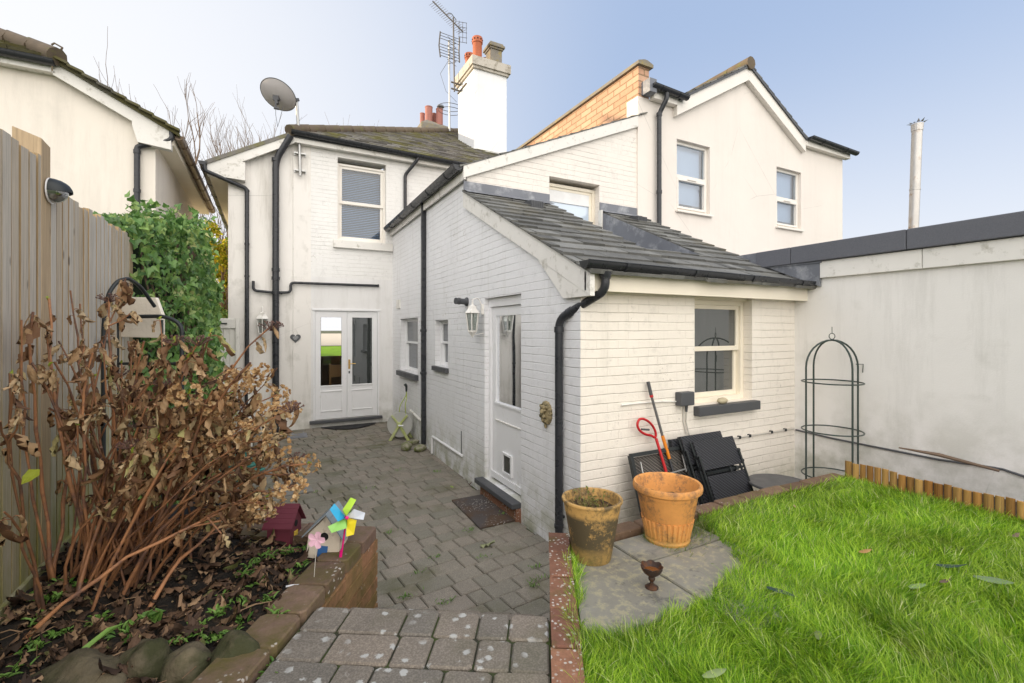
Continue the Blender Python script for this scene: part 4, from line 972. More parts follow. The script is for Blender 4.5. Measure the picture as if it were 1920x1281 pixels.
# front slope (hipped) and side slope
Og = V3((-10, YG-.16, GE)); Wg = -9-GX
mb = roof_slates(Og, (1,0,0), V3((0,1,.57)).normalized(), 10+GX, 4.0*math.sqrt(1+.57**2), .26, .24, .018, [(1, 1/math.sqrt(1+.57**2), 10+GX)], seed=31, jit=.012)
part('roof', mb, M_slateG, gh)
hg = lambda m: V3((GX-m, YG-.16+m, GE+.57*m))
mb = MB(); q = [V3((-20,YG-.16,GE)), hg(0), hg(6.0), V3((-20,YG+5.84,GE+.57*6))]; mb.loft([p-V3((0,0,.06)) for p in q], [p-V3((0,0,.012)) for p in q]); part('roof_deck', mb, M_dark, gh)
mb = MB(); A_ = V3((-1.12, YG-.16, gz_(-1.12))); q = [hg(0), A_, V3((-1.12,12.8,gz_(-1.12))), V3((GX-4,12.8,GE+.57*4)), hg(4)]
mb.loft([p-V3((0,0,.05)) for p in q], [p+V3((0,0,.0)) for p in q])
for i in range(9):
    a = hg(0)+(A_-hg(0))*(i/9)+V3((0,-.02,.0)); b = hg(0)+(A_-hg(0))*((i+1.05)/9)+V3((0,-.02,.025)); mb.bar(a, b, .10, .03)
part('roof', mb, M_slateG, gh)
mb = MB()
for i in range(13):
    a = hg(i*.32-.05)+V3((0,0,.03)); b = hg(i*.32+.33)+V3((0,0,.06)); mb.tube([a,b],[.11,.095],10)
mb.tube([hg(-.05)+V3((.03,0,.1)), hg(-.05)+V3((.05,0,.16)), hg(0)+V3((.01,0,.19)), hg(0)+V3((-.02,0,.16))], .012, 6)
part('hip_tiles', mb, M_ridge, gh, smooth=True)
mb = MB(); p1 = onY(322,240,YG-.1); p2 = onY(257,275,YG-.05)
mb.tube(fillet([V3((p1.x,YG-.1,p1.z-.02)), V3((p1.x,YG-.1,p1.z-.17)), V3((p2.x,YG-.05,p2.z)), V3((p2.x,YG-.05,p2.z-.1)), V3((p2.x,YG-.05,-1.8))], .05), .036, 14)
for v_ in (285, 358): collar(mb, V3((p2.x,YG-.05,onY(257,v_,YG-.05).z)), V3((p2.x,YG-.05,0)), .044, .05)
part('downpipe', mb, M_black, gh, smooth=True)

# ------------------------------------------------------------------ boundary wall on the right
bwall = thing('boundary_wall', 'tall grey-white rendered wall with dark felt coping closing the garden on the right', 'wall', (5.1,1,-1.9))
FC = Fr((XC,0,0), (0,1,0), (-1,0,0))
mb = wall_mb(FC, [(-4,-1.95),(YE,-1.95),(YE,.60),(-4,.60)], [], .25); part('wall', mb, M_stuccoC, bwall)
mb = MB(); y_ = -4
for y0, y1 in ((-4,-1.1),(-1.095,1.90),(1.905,2.74)):
    mb.box(XC-.035, XC-.002, y0, y1, .525, .695)
part('timber_board', mb, M_board, bwall, bevel=.004)
mb = MB()
for y0, y1 in ((-4,.9),(.904,2.0),(2.004,3.02),(3.024,3.42)):
    mb.box(XC-.07, XC+.32, y0, y1, .70, .88)
part('coping', mb, M_felt, bwall, bevel=.008)
mb = MB(); mb.loft([(XC-.05,2.72,.68),(XC-.05,3.75,.70),(XC-.05,3.75,.88),(XC-.05,3.42,.88),(XC-.05,3.40,.70),(XC-.05,2.72,.70)], [(XC-.0,2.72,.68),(XC-.0,3.75,.70),(XC-.0,3.75,.88),(XC-.0,3.42,.88),(XC-.0,3.40,.70),(XC-.0,2.72,.70)])
a_ = [(XC-.04,2.74,.44),(XC-.04,3.4,roofz(3.4)+.02),(XC-.04,3.75,.87),(XC-.04,3.42,.88),(XC-.04,2.74,.69)]
mb.loft(a_, [(XC-.005,b,c) for a,b,c in a_])
part('flashing', mb, M_lead, bwall)
mb = MB(); cab = [onX(u, v, XC-.012) for u, v in ((1500,808),(1560,822),(1640,838),(1700,850),(1760,862),(1830,872),(1880,880),(1925,895))]
cab = [V3((XC-.012, XC*0+onX(1492,806,XC-.012).y, onX(1492,806,XC-.012).z))] + cab + [V3((XC-.012,-2,-.98))]; mb.tube(cab, .009, 7); part('cable', mb, M_dark, bwall, smooth=True)
ob = thing('outbuilding', 'flat roofed outbuilding behind the felt topped boundary wall', 'building', (7,1,-1.9))
mb = MB(); mb.box(XC+.27, 9.5, -4, 5.2, -1.95, .69); part('wall', mb, M_stuccoC, ob)
mb = MB(); mb.box(XC+.33, 9.6, -4.1, 5.25, .69, .74); part('roof', mb, M_felt, ob)
# metal flue
fl = thing('metal_flue', 'rusty metal flue pipe with a torn cowl rising behind the boundary wall', 'flue', (0,0,0))
fb = onD(1713, 425, 7.2); ft = onD(1720, 232, 7.2)
mb = MB(); mb.lathe([(.064,-.2),(.066,(ft.z-fb.z)*.35),(.070,(ft.z-fb.z)*.352),(.070,(ft.z-fb.z)*.37),(.066,(ft.z-fb.z)*.372),(.068,ft.z-fb.z-.1)], (fb.x, fb.y, fb.z), 20, (ft-fb)); fp = part('pipe', mb, M_rustg, fl, smooth=True)
mb = MB(); rr = random.Random(4); ax = (ft-fb).normalized(); mb.lathe([(.070,-.12),(.074,-.118),(.080,-.01),(.072,-.01)], ft, 16, ax)
for k in range(12):
    a = 2*PI*k/12; d = V3((math.cos(a), math.sin(a), 0)); p = ft + d*.078; mb.add([p-V3((-d.y,d.x,0))*.022, p+V3((-d.y,d.x,0))*.022, p+d*rr.uniform(.03,.07)+V3((0,0,rr.uniform(.0,.05)))], [(0,1,2)])
part('cowl', mb, M_rustg, fl)
mb = MB(); mb.lathe([(.0,0),(.12,0),(.12,.02),(.09,.05),(.09,.06)], (fb.x, fb.y, .74), 16); part('base_plate', mb, M_lead, fl)
mb = MB(); mb.lathe([(.064,0),(.064,fb.z-.72)], (fb.x, fb.y, .75), 20); part('pipe', mb, M_rustg, fl, smooth=True)

# ------------------------------------------------------------------ timber fence
XFn = -.963
fence = thing('timber_fence', 'tall weathered vertical board fence greening towards its foot, at the left edge', 'fence', (XFn-.05, 2.5, -1.3))
rs = random.Random(12)
def fence_boards(y0, y1, ztop, name='boards'):
    mb = MB(); y = y0; k = 0
    while y < y1:
        w = rs.uniform(.062,.074) if k % 2 == 0 else rs.uniform(.05,.06); front = k % 2 == 0; dx = 0 if front else -.045
        w_ = w if front else w*1.0; zt_ = ztop + rs.uniform(-.028,.014); t = .030 if front else .02; yy = y + rs.uniform(-.004,.004); ln = rs.uniform(-.003,.003)
        mb.box8([(XFn+dx-t,yy,-2.0),(XFn+dx,yy,-2.0),(XFn+dx,yy+w_,-2.0),(XFn+dx-t,yy+w_,-2.0),
                 (XFn+dx-t+ln,yy,zt_+.004),(XFn+dx+ln,yy,zt_),(XFn+dx+ln,yy+w_,zt_+rs.uniform(-.006,.006)),(XFn+dx-t+ln,yy+w_,zt_+.004)])
        y += w - .012 if front else .024 + .0*w; k += 1
    return part(name, mb, M_fence, fence, bevel=.0015)
yp0 = onX(22, 300, XFn-.0).y
yp_a, yp_b = onX(76, 300, XFn).y, onX(93, 300, XFn).y
fence_boards(1.0, yp_a-.02, .825); fence_boards(yp_b+.012, 4.62, .735)
mb = MB(); zt = .935; mb.loft([(XFn-.10,yp_a,-2),(XFn+.004,yp_a,-2),(XFn+.004,yp_b,-2),(XFn-.10,yp_b,-2)], [(XFn-.10,yp_a,zt+.02),(XFn+.004,yp_a,zt-.02),(XFn+.004,yp_b,zt-.03),(XFn-.10,yp_b,zt+.01)]); part('post', mb, M_post, fence, bevel=.004)
mb = MB(); mb.box(XFn-.10, XFn-.0, 4.62, 4.72, -2, .72); part('post', mb, M_post, fence, bevel=.004)
mb = MB(); mb.box(XFn-.002, XFn+.018, 1.0, 4.62, -1.28, -1.12); part('gravel_board', mb, M_fence, fence, bevel=.003)
mb = MB()
for z in (-.9, -.1, .6): mb.box(XFn-.10, XFn-.047, 1.0, 4.62, z-.04, z+.04)
part('rail', mb, M_post, fence)
# solar lamp on the post
sp = onX(94, 358, XFn+.01); slt = thing('solar_fence_light', 'small black and clear plastic solar lamp on the fence post', 'lamp', sp)
def half_dome(c, r, z0f, z1f, dep, n=16):
    """fan shaped half cone sticking out along +X"""
    mb = MB(); vs = []; fs = []
    for j in range(7):
        t = j/6
        for k in range(n+1):
            a = z0f + (z1f-z0f)*k/n
            vs.append(c + V3((dep*math.sin(t*PI/2), math.cos(a)*r*math.cos(t*PI/2), math.sin(a)*r*math.cos(t*PI/2))))
    for j in range(6):
        for k in range(n): fs.append((j*(n+1)+k, j*(n+1)+k+1, (j+1)*(n+1)+k+1, (j+1)*(n+1)+k))
    return mb.add(vs, fs)
part('cap', half_dome(sp, .062, -.15, PI+.15, .085), M_metal, slt, smooth=True)
part('lens', half_dome(sp, .060, PI+.15, 2*PI-.15, .07), glass_mat('clear_plastic', (.8,.8,.75), .35, 1, .15), slt, smooth=True)
mb = MB(); mb.lathe([(.0,0),(.063,0),(.063,.006),(.0,.006)], sp, 20, (1,0,0)); part('backplate', mb, M_white, slt)

# ------------------------------------------------------------------ leaves and plants
def leaf_mat(name, ramp, rough=.55, trans=.25, spec=.3):
    m = NT(name); isl = m.island(); cr = m.n('ShaderNodeValToRGB'); m.t.links.new(isl, cr.inputs[0]); el = cr.color_ramp.elements
    while len(el) > 1: el.remove(el[-1])
    for i, (p, c) in enumerate(ramp):
        e = el[0] if i == 0 else el.new(p)
        e.position = p; e.color = (*c, 1)
    c = m.mix(m.noise(40, 3), m.val(cr.outputs[0], .75), m.val(cr.outputs[0], 1.2)); mat = m.done(c, rough, 0, spec)
    if trans:
        t = m.t; tr = t.nodes.new('ShaderNodeBsdfTranslucent'); t.links.new(c, tr.inputs[0]); mx = t.nodes.new('ShaderNodeMixShader'); mx.inputs[0].default_value = trans
        t.links.new(m.b.outputs[0], mx.inputs[1]); t.links.new(tr.outputs[0], mx.inputs[2]); t.links.new(mx.outputs[0], t.nodes['Material Output'].inputs[0])
    return mat
M_ivy = leaf_mat('ivy_leaf', [(0,(.06,.14,.035)),(.4,(.13,.26,.065)),(.75,(.21,.36,.095)),(.93,(.32,.44,.13)),(1,(.50,.52,.22))], .4, .3, .5)
M_dead = leaf_mat('dead_leaf', [(0,(.12,.07,.045)),(.2,(.26,.14,.075)),(.45,(.44,.26,.13)),(.7,(.60,.41,.23)),(.9,(.72,.56,.34)),(1,(.50,.48,.18))], .55, .38)
M_litter = leaf_mat('leaf_litter', [(0,(.03,.02,.014)),(.45,(.085,.05,.032)),(.75,(.18,.105,.06)),(.93,(.36,.24,.14)),(1,(.12,.14,.04))], .75, 0)
M_petal = leaf_mat('dry_petal', [(0,(.38,.21,.09)),(.5,(.56,.36,.17)),(1,(.70,.52,.30))], .75, .3)
M_lace = leaf_mat('dry_lacecap', [(0,(.09,.05,.045)),(1,(.18,.10,.08))], .8, 0)
M_newleaf = leaf_mat('green_bud_leaf', [(0,(.22,.32,.04)),(.6,(.38,.42,.05)),(1,(.16,.30,.06))], .5, .3)
M_weed = leaf_mat('weed_leaf', [(0,(.09,.20,.035)),(1,(.22,.38,.08))], .5, .2)
M_dryblade = leaf_mat('dry_blade', [(0,(.16,.20,.04)),(1,(.30,.20,.10))], .6, .2)
M_stem = simple('hydrangea_cane', (.30,.14,.065), .6, var=.5, vs=14, col2=(.13,.07,.05), th=(.48,.62), s2=9, bstr=.3, isl=.35)
M_bark = simple('bare_bark', (.17,.12,.085), .9, var=.3, bstr=.3, bs=20)
M_yel = leaf_mat('yellow_green_leaf', [(0,(.16,.25,.02)),(.5,(.50,.50,.04)),(1,(.80,.60,.08))], .5, .5)

def rand_unit(r=random):
    z = r.uniform(-1,1); a = r.uniform(0, 2*PI); q = math.sqrt(1-z*z); return V3((q*math.cos(a), q*math.sin(a), z))
def add_leaf_flat(mb, p, axis, nrm, L, W, lobed=True, fold=.25):
    """leaf with a midrib fold; ivy leaves get five points"""
    axis = axis.normalized(); side = axis.cross(nrm).normalized(); nrm = side.cross(axis).normalized()
    def q(a, b, c=0): return p + axis*a*L + side*b*W + nrm*c*L
    if lobed:
        pts = [q(0,0), q(-.08,.42,fold), q(.30,.50,fold*.9), q(.42,.30,fold*.5), q(1,0,-.1), q(.42,-.30,fold*.5), q(.30,-.50,fold*.9), q(-.08,-.42,fold), q(.4,0,0)]
        mb.add(pts, [(0,1,2,8),(2,3,4,8),(8,4,5,6),(8,6,7,0)])
    else:
        pts = [q(0,0), q(.35,.5,fold), q(.75,.38,fold*.6), q(1,0,-.12), q(.75,-.38,fold*.6), q(.35,-.5,fold), q(.5,0,0)]
        mb.add(pts, [(0,1,2,6),(2,3,6),(6,3,4),(0,6,4,5)])
def add_curl(mb, p, down, side, L, W, curl, seed, wb=.24, bnd=1.6):
    """crumpled hanging leaf: a small grid rolled about its midrib and bent along its length"""
    nu, nv = 5, 6; nrm = side.cross(down).normalized(); o = len(mb.v); rr = random.Random(seed); ph = rr.uniform(0, 6); bend = rr.uniform(-bnd,bnd); tw = rr.uniform(-1.4,1.4)*bnd/1.6
    for j in range(nv+1):
        t = j/nv; wd = W*math.sin(PI*min(1, t*.92+.06))**.7; th = bend*t
        c = p + down*(L*(math.sin(th)/bend if abs(bend) > .1 else t)) + nrm*(L*((1-math.cos(th))/bend if abs(bend) > .1 else 0))
        ca, sa = math.cos(tw*t), math.sin(tw*t); sd = side*ca + nrm*sa; nn = nrm*ca - side*sa
        for i in range(nu+1):
            a = (i/nu-.5)*curl; rw = wd/max(curl,.3)
            wob = wb*W*math.sin(ph + i*2.3 + j*2.6)
            mb.v.append(tuple(c + sd*math.sin(a)*rw + nn*((1-math.cos(a))*rw + wob)))
    for j in range(nv):
        for i in range(nu): k = o+j*(nu+1)+i; mb.f.append((k,k+1,k+nu+2,k+nu+1)); mb.m.append(mb.mi)

# ivy over the far end of the fence
iv = thing('ivy', 'dense green ivy mass smothering the far end of the fence', 'ivy', (-.9,6.6,-1.9))
mb = MB(); ri = random.Random(5)
def ivy_top(y): return .96 + .09*math.sin(y*2.2+.6) + .05*math.sin(y*5.1) - (.30*max(0, y-7.0))
def ivy_x(y, z):
    b = -.86 + .30*min(1,(y-4.6)/1.0) + .11*mnoise.noise(V3((y*1.5, z*1.5, 0))) + .05*mnoise.noise(V3((y*5, z*5, 2)))
    b -= max(0, y-5.6)*.085
    return b
for i in range(11500):
    y = ri.uniform(4.62, 9.15); zt_ = ivy_top(y); z = zt_ - (zt_+1.85)*ri.random()**1.15
    top = ri.random() < .16
    if top: z = zt_ + ri.uniform(-.05,.07); x = ri.uniform(-1.25, ivy_x(y, zt_)+.02); n = V3((ri.uniform(-.3,.6), ri.uniform(-.6,.2), 1)).normalized()
    else:
        rnd_c = max(0, 1-(zt_-z)/.25)
        x = ivy_x(y, z) - rnd_c*.14 - ri.random()**2*.16 + (.06 if ri.random() < .12 else 0) + .10*mnoise.noise(V3((y*9, z*9, 4))); n = (V3((1,-.75,.25)) + rand_unit(ri)*1.0).normalized()
    if y < 4.75: n = (V3((.3,-1,.2)) + rand_unit(ri)*.6).normalized()
    ax = (V3((.3,-.2,-1)) + rand_unit(ri)*.8); L = ri.uniform(.04,.085 if y < 6 else .12)
    if ri.random() < .35: L *= .55
    add_leaf_flat(mb, V3((x,y,z)), ax, n, L, L*ri.uniform(.85,1.1))
for k in range(60):   # shoots standing above the top
    y = ri.uniform(4.7, 8.8); p = V3((ri.uniform(-1.1,-.6), y, ivy_top(y))); d = (V3((ri.uniform(-.3,.5), ri.uniform(-.5,.3), 1))).normalized(); n_ = ri.randint(4,9)
    for j in range(n_): add_leaf_flat(mb, p+d*j*.028+rand_unit(ri)*.012, (d+rand_unit(ri)*1.2), rand_unit(ri), .06, .06)
part('foliage', mb, M_ivy, iv, keep=True)
mb = MB()
for k in range(40):
    y = ri.uniform(4.7, 8.9); pts = [V3((ivy_x(y,-1.8)-.10, y, -1.88))]
    for j in range(9): z = -1.88 + (j+1)*.3; y += ri.uniform(-.08,.08); pts.append(V3((ivy_x(y,z)-.13, y, min(z, ivy_top(y)-.03))))
    mb.tube(pts, .009, 5)
part('stem', mb, M_bark, iv)
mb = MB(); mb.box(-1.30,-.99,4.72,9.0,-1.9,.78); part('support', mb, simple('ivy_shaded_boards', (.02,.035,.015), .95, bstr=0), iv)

# white side gate
g_a, g_b = onY(384, 596, 9.0), onY(442, 596, 9.0)
gate = thing('side_gate', 'white painted board gate with diagonal brace between ivy and house', 'gate', (g_b.x,9.0,-1.85)); FGt = Fr((0,9.0,0), (1,0,0), (0,-1,0))
x0, x1, zt_ = -1.02, g_b.x, g_a.z; mb = MB(); n = 6
for i in range(n): FGt.box(mb, x0+(x1-x0)*i/n+.004, x0+(x1-x0)*(i+1)/n, -1.83, zt_-.005, -.02, 0)
part('boards', mb, M_wood_white, gate, bevel=.003)
for z in (zt_-.17, -1.2): mb = MB(); FGt.box(mb, x0, x1, z, z+.15, .001, .028); part('ledge', mb, M_wood_white, gate, bevel=.004)
mb = MB(); mb.bar(FGt.P(x0+.1,zt_-.3,.014), FGt.P(x1-.05,-1.05,.014), .12, .026, up=V3((0,-1,0))); part('brace', mb, M_wood_white, gate)
mb = MB(); FGt.box(mb, x1-.24, x1-.12, zt_-.10, zt_-.08, .028, .045); part('latch', mb, M_metal, gate)
mb = MB(); mb.box(x1, x1+.06, 8.96, 9.04, -1.9, zt_+.0); part('gate_post', mb, M_wood_white, gate)

# trees behind ------------------------------------------------------
def bare_tree(name, label, base, h, seed, spread=.5, r0=.16, levels=5, grp=None, lean=V3((0,0,0))):
    rt = random.Random(seed); t = thing(name, label, 'tree', base, grp); tr = MB(); cr = MB()
    def grow(p, d, L, r, lv):
        pts = [p]; n = 4; dd = d.copy(); rr_ = [r]
        for i in range(n):
            dd = (dd + rand_unit(rt)*.13 + V3((0,0,.07))).normalized(); pts.append(pts[-1]+dd*L/n); rr_.append(r*(1-.35*(i+1)/n))
        (tr if lv >= levels-1 else cr).tube(pts, rr_, 6 if lv > 2 else (4 if lv > 1 else 3), cap=False)
        if lv == 0: return
        k = rt.randint(3,4) if lv > 1 else rt.randint(3,5)
        for j in range(k):
            f = rt.uniform(.35,1) if j else 1.0; q = pts[min(n, int(f*n))]
            nd = (dd + rand_unit(rt)*spread*1.25 + V3((0,0,.22))).normalized()
            grow(q, nd, L*rt.uniform(.58,.82), max(.0055, r*rt.uniform(.42,.6)), lv-1)
    grow(V3(base), (V3((0,0,1))+lean).normalized(), h*.30, r0, levels)
    part('trunk', tr, M_bark, t, smooth=True); part('crown', cr, M_bark, t)
    return t
TG = 'bare winter trees beyond the houses'
def gp(u, D): r = ray(u, 700); return V3((r.x*D, r.y*D, -1.95))
bare_tree('bare_tree', 'leafless tree showing above the left neighbour eaves, leftmost of the bare trees', gp(300,17), 11.5, 1, grp=TG)
bare_tree('bare_tree', 'leafless tree with upright twigs standing over the gap between the houses', gp(375,15), 12.3, 2, .42, grp=TG)
bare_tree('bare_tree', 'slender leafless tree just above the left end of the main roof', gp(440,18), 13.2, 9, .4, grp=TG)
bare_tree('bare_tree', 'leafless tree with fine twigs left of the satellite dish', gp(490,19), 13.8, 4, .42, grp=TG)
bare_tree('bare_tree', 'brown stemmed tree low in the gap beside the ivy', gp(415,12.5), 8.6, 6, .5, .10, 4, grp=TG, lean=V3((.1,0,0)))
def leafy(name, label, base, rx, ry, rz, n, mat, seed, L=.1, trunk=True):
    rt = random.Random(seed); t = thing(name, label, 'bush', base); mb = MB(); b = V3(base)
    blobs = [(b+V3((rt.uniform(-rx,rx)*.6, rt.uniform(-ry,ry)*.6, rz*rt.uniform(.35,1.6))), rt.uniform(.25,.5)*rx) for _ in range(16)]
    for i in range(n):
        c, r = rt.choice(blobs); p = c + rand_unit(rt)*r*rt.uniform(.5,1.1)
        add_leaf_flat(mb, p, rand_unit(rt)+V3((0,0,-.3)), rand_unit(rt)+V3((0,0,.5)), L*rt.uniform(.6,1.2), L*.6, False)
    part('foliage', mb, mat, t, keep=True); mb = MB()
    for c, r in blobs:
        mb.tube([b+V3((rt.uniform(-.1,.1),rt.uniform(-.1,.1),0)), b*.4+c*.6+V3((0,0,-.2)), c], [.05,.03,.012], 6)
    part('stem', mb, M_bark, t); return t
leafy('evergreen_bush', 'yellow green sunlit bush filling the gap between the two houses', gp(410,12.6), .55, .7, 2.9, 4200, M_yel, 3, .10)
leafy('evergreen_bush', 'dark green bush behind the ivy and white gate', gp(400,10.6), .4, .6, 1.55, 1900, M_ivy, 4, .09)
leafy('evergreen_bush', 'tall olive coloured conifer standing against the far end of the left neighbour wall', gp(382,13.6), .3, .4, 3.0, 1800, M_yel, 5, .10)

# ------------------------------------------------------------------ hydrangea
hy = thing('hydrangea_shrub', 'large hydrangea of reddish bare canes hung with crumpled brown leaves beside the fence', 'shrub', (-.55,2.75,-1.18))
rh = random.Random(21); st = MB(); lv = MB(); fl_ = MB(); lc = MB(); nl = MB()
tips = [(40,600),(62,585),(92,560),(132,545),(150,570),(236,522),(205,560),(300,600),(330,640),(270,640),(372,640),(395,625),(430,690),(508,612),(520,690),(470,680),
        (545,765),(520,740),(556,858),(575,870),(545,915),(480,960),(500,850),(450,800),(455,880),(400,760),(415,840),(350,740),(360,820),(310,720),(285,790),
        (240,640),(225,700),(190,640),(170,720),(110,640),(90,700),(60,680),(0,790),(8,960),(18,700),(440,950),(400,900),(380,980),(470,1010),(430,740),(335,880),(250,850)]
extra = [(rh.uniform(90,540), rh.uniform(650,960)) for _ in range(50)]
extra = [(u, v) for u, v in extra if v > 560 + max(0,(u-420))*.9]
def curve(a, b, c, n=9): return [a*(1-t)**2 + b*2*t*(1-t) + c*t*t for t in [i/n for i in range(n+1)]]
nleaf = 0
for i, (u, v) in enumerate(tips+extra):
    r_ = ray(u, v); dmax = .86/abs(r_.x) if r_.x < -.30 else 9
    lo = 1.55 if u < 40 else 1.85
    D = min(rh.uniform(lo, 2.55), dmax)
    T = r_*D
    if T.z < -1.1: T.z = -1.0
    base = V3((rh.gauss(-.62,.13), rh.gauss(2.80,.16), -1.2)); base.x = max(-.9, min(-.25, base.x))
    if u < 40: base = V3((-.8, 2.55, -1.2))
    mid_ = base*.55 + T*.45 + V3((rh.uniform(-.04,.04)-.03, rh.uniform(-.06,.04), rh.uniform(.12,.34)))
    pts = curve(base, mid_, T); r0 = rh.uniform(.0042,.0085)
    for j in range(1, len(pts)-1): pts[j] = pts[j] + rand_unit(rh)*.010
    for p in pts: p.x = max(p.x, XFn+.02)
    st.tube(pts, [r0*(1-.5*j/9) * (1.22 if j % 2 else .95) for j in range(10)], 7)
    # side twig
    L = (T-base).length
    if rh.random() < .6 and L > .5:
        q = pts[rh.randint(5,7)]; e = q + (pts[-1]-pts[-3]).normalized()*rh.uniform(.08,.18) + rand_unit(rh)*.07; e.x = max(e.x, XFn+.04); st.tube([q,(q+e)/2+rand_unit(rh)*.01,e], [.004,.0035,.003], 6)
        for j in range(3): add_curl(lv, e+rand_unit(rh)*.01, (V3((0,0,-1))+rand_unit(rh)*.5).normalized(), rand_unit(rh), rh.uniform(.05,.09), rh.uniform(.025,.045), rh.uniform(1.5,4), rh.random())
    # leaves at the upper nodes
    nl_ = rh.randint(6,11) if u > 200 else rh.randint(2,4)
    for j in range(nl_):
        f = rh.uniform(.5,1.0)**.7; k = f*9; a, b = pts[int(min(8,k))], pts[int(min(8,k))+1]; q = a.lerp(b, k-int(min(8,k)) if k < 9 else 1)
        out = rand_unit(rh)*rh.uniform(.01,.05); out.z = abs(out.z)*.3; e = q + out; st.tube([q, (q+e)/2+V3((0,0,.006)), e], .0016, 4)
        dn = (V3((0,0,-1))+rand_unit(rh)*.45).normalized(); sd = dn.cross(rand_unit(rh)).normalized(); Lf = rh.uniform(.045,.115)
        add_curl(lv, e, dn, sd, Lf, Lf*rh.uniform(.30,.55), rh.uniform(1.2,5.0), rh.random()); nleaf += 1
    # flower heads on the right hand canes, lacecaps in the middle
    if u > 330 and v > 690 and rh.random() < .8:
        for j in range(rh.randint(20,42)):
            d = rand_unit(rh); c = T + V3((d.x*.055, d.y*.055, d.z*.04))
            for k in range(4): add_leaf_flat(fl_, c, (rand_unit(rh)+d).normalized(), d+rand_unit(rh)*.3, .017, .017, False, .1)
    elif u > 200 and rh.random() < .4:
        for j in range(34):
            d = rand_unit(rh); d.z = abs(d.z)*.5; c = T + d*.05; lc.tube([T-V3((0,0,.02)), c], .0011, 3, cap=False); lc.blob(c, .0035,.0035,.0035, 5, 3, 0)
    if rh.random() < .35:
        for j in range(2): add_leaf_flat(nl, T, rand_unit(rh)+V3((0,0,.6)), rand_unit(rh), rh.uniform(.015,.032), rh.uniform(.010,.018), False)
# dense lower tangle of leaves
for i in range(150):
    u, v = rh.uniform(130,520), rh.uniform(640,990)
    if v > 760 + (u-130)*.75: continue
    if v < 620+(u-150)*.2 or v < 560+(u-330)*1.0: continue
    r_ = ray(u,v); D = min(rh.uniform(2.0,2.7), .86/abs(r_.x) if r_.x < -.3 else 9); p = r_*D
    if p.z < -1.12: continue
    dn = (V3((0,0,-1))+rand_unit(rh)*.6).normalized(); add_curl(lv, p, dn, dn.cross(rand_unit(rh)).normalized(), rh.uniform(.05,.11), rh.uniform(.025,.055), rh.uniform(.8,4.2), rh.random())
for (u,v,D,L) in ((75,880,1.70,.065),):   # a few large readable leaves
    p = ray(u,v)*min(D, .88/abs(ray(u,v).x)); add_leaf_flat(nl if u == 75 else lv, p, V3((-.5,-.6,-.5)), V3((.3,-.8,.6)), L, L*.6, False)
part('stem', st, M_stem, hy, smooth=60, keep=True); part('foliage', lv, M_dead, hy, smooth=60, keep=True)
part('flower_head', fl_, M_petal, hy, keep=True); part('seed_head', lc, M_lace, hy, keep=True); part('young_leaves', nl, M_newleaf, hy, keep=True)

# ground litter, weeds
mb = MB(); rl = random.Random(8)
for i in range(1500):
    p_, q_ = rl.uniform(-3.0,-1.16), rl.uniform(1.0,2.55); P = S(p_, q_)
    if P.x < XFn+.03: continue
    dcl = math.hypot(P.x+.62, P.y-2.75)
    if rl.random() > (1.0 if dcl < .75 else .38): continue
    P.z = bed_z(P.x, P.y)+.006; a = rl.uniform(0,2*PI); dn = V3((math.cos(a), math.sin(a), rl.uniform(-.25,.25))).normalized(); sd = V3((-dn.y, dn.x, rl.uniform(-.35,.35))).normalized(); L = rl.uniform(.04,.11)
    add_curl(mb, P+V3((0,0,rl.uniform(0,.03))), dn, sd, L, L*.45, rl.uniform(.4,2.6), rl.random())
for i in range(320):
    p_, q_ = rl.uniform(-3.0,-1.16), rl.uniform(1.0,2.55); P = S(p_, q_)
    if P.x < XFn+.03: continue
    P.z = bed_z(P.x,P.y)+.012; a = rl.uniform(0,PI); d = V3((math.cos(a),math.sin(a),rl.uniform(-.15,.15))); mb.tube([P-d*rl.uniform(.02,.09), P+V3((0,0,.01)), P+d*rl.uniform(.02,.09)], rl.uniform(.0012,.003), 4)
for i in range(900):
    P = S(rl.uniform(-3.0,-1.16), rl.uniform(1.0,2.6))
    if P.x < XFn+.03: continue
    P.z = bed_z(P.x,P.y)+.002; s_ = rl.uniform(.004,.014); mb.blob(P, s_, s_*rl.uniform(.7,1.2), s_*.7, 6, 4, .2, 3, rl.random()*9)
tag(link_mesh('leaf_litter', mb, M_litter, smooth=60, keep=True), kind='stuff')
mb = MB()
wpx = [(470,1070),(500,1130),(455,1165),(560,1065),(580,1010),(395,1200),(340,1210),(270,1180),(430,1190),(520,1165),(500,1050),(95,1165),(60,1235),(30,1275),(185,1190),(155,1140),(445,1150),(365,1195),(510,1240),(520,1268),(500,1255),(535,1250),(515,1262),(505,1275),(540,1040),(480,1110),(430,1130),(410,1165),(300,1225),(230,1205),(120,1130),(45,1150),(75,1200),(110,1215),(575,1035),(550,1085),(455,1095)]
for (u, v) in wpx:
    P = onZ(u, v, ZL-.01); P.z = bed_z(P.x, P.y) + .012
    for k in range(rl.randint(16,30)):
        a = rl.uniform(0,2*PI); d = V3((math.cos(a), math.sin(a), rl.uniform(.25,1.1))).normalized(); q = P + V3((rl.uniform(-.03,.03), rl.uniform(-.03,.03), 0)); add_leaf_flat(mb, q, d, V3((0,0,1))+rand_unit(rl)*.4, rl.uniform(.018,.045), rl.uniform(.007,.014), False, .12)
for (u, v, L, a) in ((255,1175,.10,.3),(300,1170,.09,2.2),(265,1195,.08,4),(285,1160,.09,5)):
    P = onZ(u, v, ZL+.01); add_leaf_flat(mb, P, V3((math.cos(a),math.sin(a),.35)), V3((0,0,1)), L, L*.5, False)
